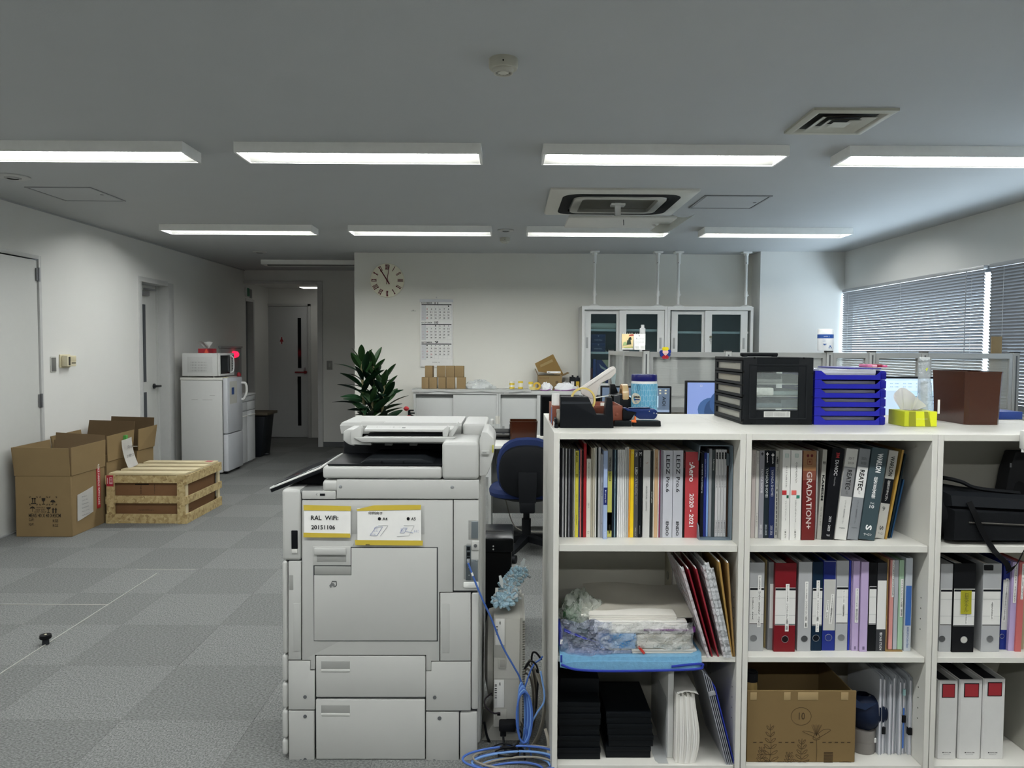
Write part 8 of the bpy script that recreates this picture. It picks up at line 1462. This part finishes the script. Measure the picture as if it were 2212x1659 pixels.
part('handle', G().box(kx(280), kx(580), KY0+.15, KY0+.17, KZ1+.002, KZ1+.016, .005).box(kx(300), kx(330), KY0+.148, KY0+.172, KZ1, KZ1+.008).box(kx(540), kx(570), KY0+.148, KY0+.172, KZ1, KZ1+.008), DB, t)
part('rating_label', G().box(kx(365), kx(566), KY0-.001, KY0, kz(740), kz(698)), mat('#c9cac6', .5), t); joined(t, [('▤▥▤ ▤▥▥▤ ▥', (kx(465), KY0-.001, kz(706+8*k)), .085, .003) for k in range(4)], GREYTXT, name='label_print')
for u, v in ((285, 310), (473, 310), (662, 310), (270, 788), (460, 788), (650, 788), (205, 410), (205, 585), (205, 762), (733, 420), (733, 590), (733, 765)): part('clip_slot', G().box(kx(u)-.003, kx(u)+.003, KY0-.0008, KY0+.0005, kz(v)-.003, kz(v)+.003), mat('#050607', .6), t)
dzp = (KZ1-ZT0-.02)/5; CLD = clear('#c9c8bf', .45, .08)
for k in range(5):
    z = ZT0+.008+dzp*k; d = part('drawer', G().box(KX0+.008, KX1-.008, KY0+.02, KY1-.02, z+.003, z+.006).box(KX0+.006, KX0+.009, KY0+.03, KY1-.03, z+.006, z+dzp-.008), CLD, t)
    part('drawer_front', G().box(KX0-.002, KX0+.005, KY0+.014, KY0+.034, z+.002, z+dzp-.002).box(KX0-.002, KX0+.005, KY1-.034, KY1-.014, z+.002, z+dzp-.002).box(KX0-.002, KX0+.005, KY0+.034, KY1-.034, z+.002, z+.011).box(KX0-.002, KX0+.005, KY0+.034, KY1-.034, z+dzp-.010, z+dzp-.002), mat('#202326', .5), d)
done(t)
for k, (cols, l) in enumerate(((('#7d8f70', '#8c9a80', '#8fb57c'), 'bundle of green patterned wraps in the lowest drawer'), (('#3f4f55', '#4a5a60', '#54666c'), 'folded slate blue cloth in the second drawer'), (('#c9c4bc', '#8f9b98', '#d8d2c6'), 'paper pad in the middle drawer'), (('#6c6b65', '#7b7a74', '#7d7c75'), 'grey patterned pouch in the upper drawer'), (('#8a7c66', '#84765f', '#baa98c'), 'heap of tan paper scraps in the top drawer'))):
    z = ZT0+.008+dzp*k+.0065
    wsp = (0, .62, 1) if k % 2 else (0, .48, 1)
    for i in range(2): x = KX0+.014; w = KX1-KX0-.028; solo('packed_item', G().box(x+w*wsp[i]+.001, x+w*wsp[i+1]-.001, KY0+.03+.02*i, KY0+.30-.04*i, z, z+dzp-.016-.012*((i+k) % 2), .004), mat(cols[i], .6, var=.35, scale=90), ('left ', 'right ')[i]+l+' of the black box', 'contents', 'contents of the black drawer box')
# ---------------------------------------------------------------- blue letter trays
t0 = None; TX0, TX1, TYF, TYB = 1.10, 1.352, 2.75, 3.08; th = (pc(0, 392, 2.75)[1]-ZT0)/6; BT_ = mat('#14189a', .35); names6 = ('lowest', 'second', 'third', 'fourth', 'fifth', 'topmost')
for k in range(6):
    t = thing('letter_tray', 'royal blue plastic letter tray, %s of the stack of six' % names6[k], 'letter tray', 'royal blue letter trays'); z = ZT0+th*k; hw = th*.97
    part('floor', G().box(TX0+.003, TX1-.003, TYF+.002, TYB, z+.0005, z+.003), BT_, t)
    part('front_wall', G().prism([(TX0, z), (TX1, z), (TX1, z+hw), (TX1-.014, z+hw), (TX1-.032, z+hw*.52), (TX0+.04, z+hw*.52), (TX0+.022, z+hw), (TX0, z+hw)], 'y', TYF, TYF+.003), BT_, t)
    for x in (TX0, TX1-.003): part('side_wall', G().box(x, x+.003, TYF+.003, TYB, z, z+hw), BT_, t)
    part('back_wall', G().box(TX0+.003, TX1-.003, TYB-.003, TYB, z, z+hw), BT_, t); part('lug', G().box(TX1-.016, TX1+.003, TYF-.003, TYF, z+.002, z+hw-.003, .001), mat('#0f1280', .35), t); done(t)
    q = thing('tray_papers', 'white papers lying in the %s royal blue tray' % names6[k], 'papers', 'papers in the blue trays')
    for i in range(2): part('sheet_stack', G().box(TX0+.010+.006*i, TX1-.012-.01*i, TYF+.008+.02*i, TYB-.02, z+.0035+(th*.36)*i, z+.0035+th*.34+th*.38*i, .001), mat(('#a9abb8', '#c9cad0')[i], .5), q)
    done(q)
ztp = ZT0+6*th
t = thing('clear_case', 'clear plastic case lying on the topmost blue tray', 'case'); part('lid', G().box(TX0+.015, TX1-.03, TYF+.006, TYB-.05, ztp-.012, ztp+.004, .003), clear('#d8dce6', .45, .08), t); part('paper', G().box(TX0+.02, TX1-.035, TYF+.012, TYB-.06, ztp-.016, ztp-.0125), PAPER, t); done(t)
solo('blue_folder', G().box(TX0+.13, TX1-.005, TYF+.02, TYB-.03, ztp+.0045, ztp+.009, .001), mat('#2a2a86', .35), 'dark blue folder lying on the clear case', 'folder')
t = thing('pink_pouch', 'pink and magenta pouch on top of the blue trays', 'pouch'); a = pc(1062, 365, 2.9); x1_ = pc(1215, 0, 2.9)[0]
for i, c in enumerate(('#d67aa0', '#e3a4bd', '#8f1f3c', '#d0578a')): w = (x1_-a[0])/4; part('stripe', G().box(a[0]+w*i, a[0]+w*(i+1), 2.86, 2.93, ztp+.0095, ztp+.021-.003*(i % 2), .002), mat(c, .5), t)
done(t)
# ---------------------------------------------------------------- lime tissue box
YL_ = 2.70; a, b = pc(1360, 805, YL_), pc(1590, 805, YL_); hL = pc(0, 697, YL_)[1]-pc(0, 805, YL_)[1]
LM = mat('#b9c11f', .4); LM2, LM3 = mat('#8c8f1d', .4), mat('#d6dc22', .4)
t = tissue_box('tissue_box', 'lime green tissue box on the bookcase top', a[0], b[0], YL_, YL_+.115, ZT0, ZT0+hL, LM, [(0, .14, 0, .1, LM), (.14, .36, .14, .34, LM2), (.36, .64, .34, .6, LM3), (.64, .82, .6, .72, LM2), (.82, 1, .76, 1, LM3)])
xm, ym, zt3 = (a[0]+b[0])/2, YL_+.0575, ZT0+hL; zpk = pc(0, 515, YL_+.05)[1]
def tis(u, v):
    pk_ = max(0, 1-abs(u-.28)/.34)**.8+.62*max(0, 1-abs(u-.76)/.24)**.8; hgt = (zpk-zt3)*min(1, .18+pk_)
    return Vector((xm-.012+(u-.5)*.105*(.55+.55*v), ym+(.022*math.sin(9*u)+.01*math.sin(23*u))*(.5+.6*v)-.01*v, zt3+.0008+hgt*v))
part('tissue', G().grid(tis, 30, 10, .0006), mat('#f4f4f2', .8), t)
letter(t, 'tissue paper', ((a[0]+b[0])/2+.005, YL_-.0008, ZT0+hL*.5), .04, .003, PAPER); done(t)
# clear bottle pack
YP_ = 2.80; x0, x1 = pc(1490, 0, YP_)[0], pc(1600, 0, YP_)[0]; zt4 = pc(0, 310, YP_)[1]; cx = (x0+x1)/2
t = thing('plastic_packet', 'tall clear plastic packet standing between the tissue box and the brown bin', 'packet')
def pk(s, z, dx=0): return [(cx+dx+s*.024*math.cos(q)*(1+.15*math.sin(3*q+z*40)), YP_+.03+s*.014*math.sin(q), z) for q in (2*PI*i/16 for i in range(16))]
part('film', G().loft([pk(1.25, ZT0, .012), pk(1.2, ZT0+.06, .008), pk(1.0, ZT0+.14, .003), pk(.85, zt4-.05, -.002), pk(.8, zt4-.012, 0), pk(.75, zt4, .002)]), clear('#cdd3d6', .55, .08, bump=50), t)
part('inner_roll', G().cyl((cx+.008, YP_+.03, ZT0+.002), (cx, YP_+.03, zt4-.08), .012, 14), clear('#e2e6e8', .4, .2), t); part('seal', G().box(cx-.018, cx+.02, YP_+.028, YP_+.032, zt4-.004, zt4+.008, .001), clear('#dfe3e5', .35, .08), t)
x_, z_ = pc(1533, 390, YP_); part('lime_sticker', G().prism([(x_-.004, z_), (x_, z_-.006), (x_+.005, z_+.004), (x_+.001, z_+.007)], 'y', YP_+.012, YP_+.0128), mat('#c5cf3c', .5), t); x_, z_ = pc(1615, 655, YP_); part('barcode_sticker', G().box(x_-.004, x_+.004, YP_+.008, YP_+.0088, z_-.026, z_+.026), PAPER, t); done(t)
# large brown bin
a, b = pc(1612, 780, 2.74), pc(2085, 780, 2.74); bx0, bx1 = 1.50, pc(2085, 0, 2.77)[0]; zt5 = pc(0, 402, 2.77)[1]
t = brown_bin('brown translucent storage bin at the right on the bookcase top', 1.655, bx1, 2.765, 3.0, ZT0, zt5); done(t)
solo('bin_papers', G().box(1.675, bx1-.018, 2.785, 2.97, ZT0+.007, ZT0+.115, .004), mat('#5b3a26', .6), 'brown papers packed inside the brown bin', 'papers')
solo('blue_file', G().box(1.80, 2.02, 3.0, 3.16, ZT0, ZT0+.03, .002), mat('#173a86', .4), 'flat blue file lying at the far right of the bookcase top', 'file')
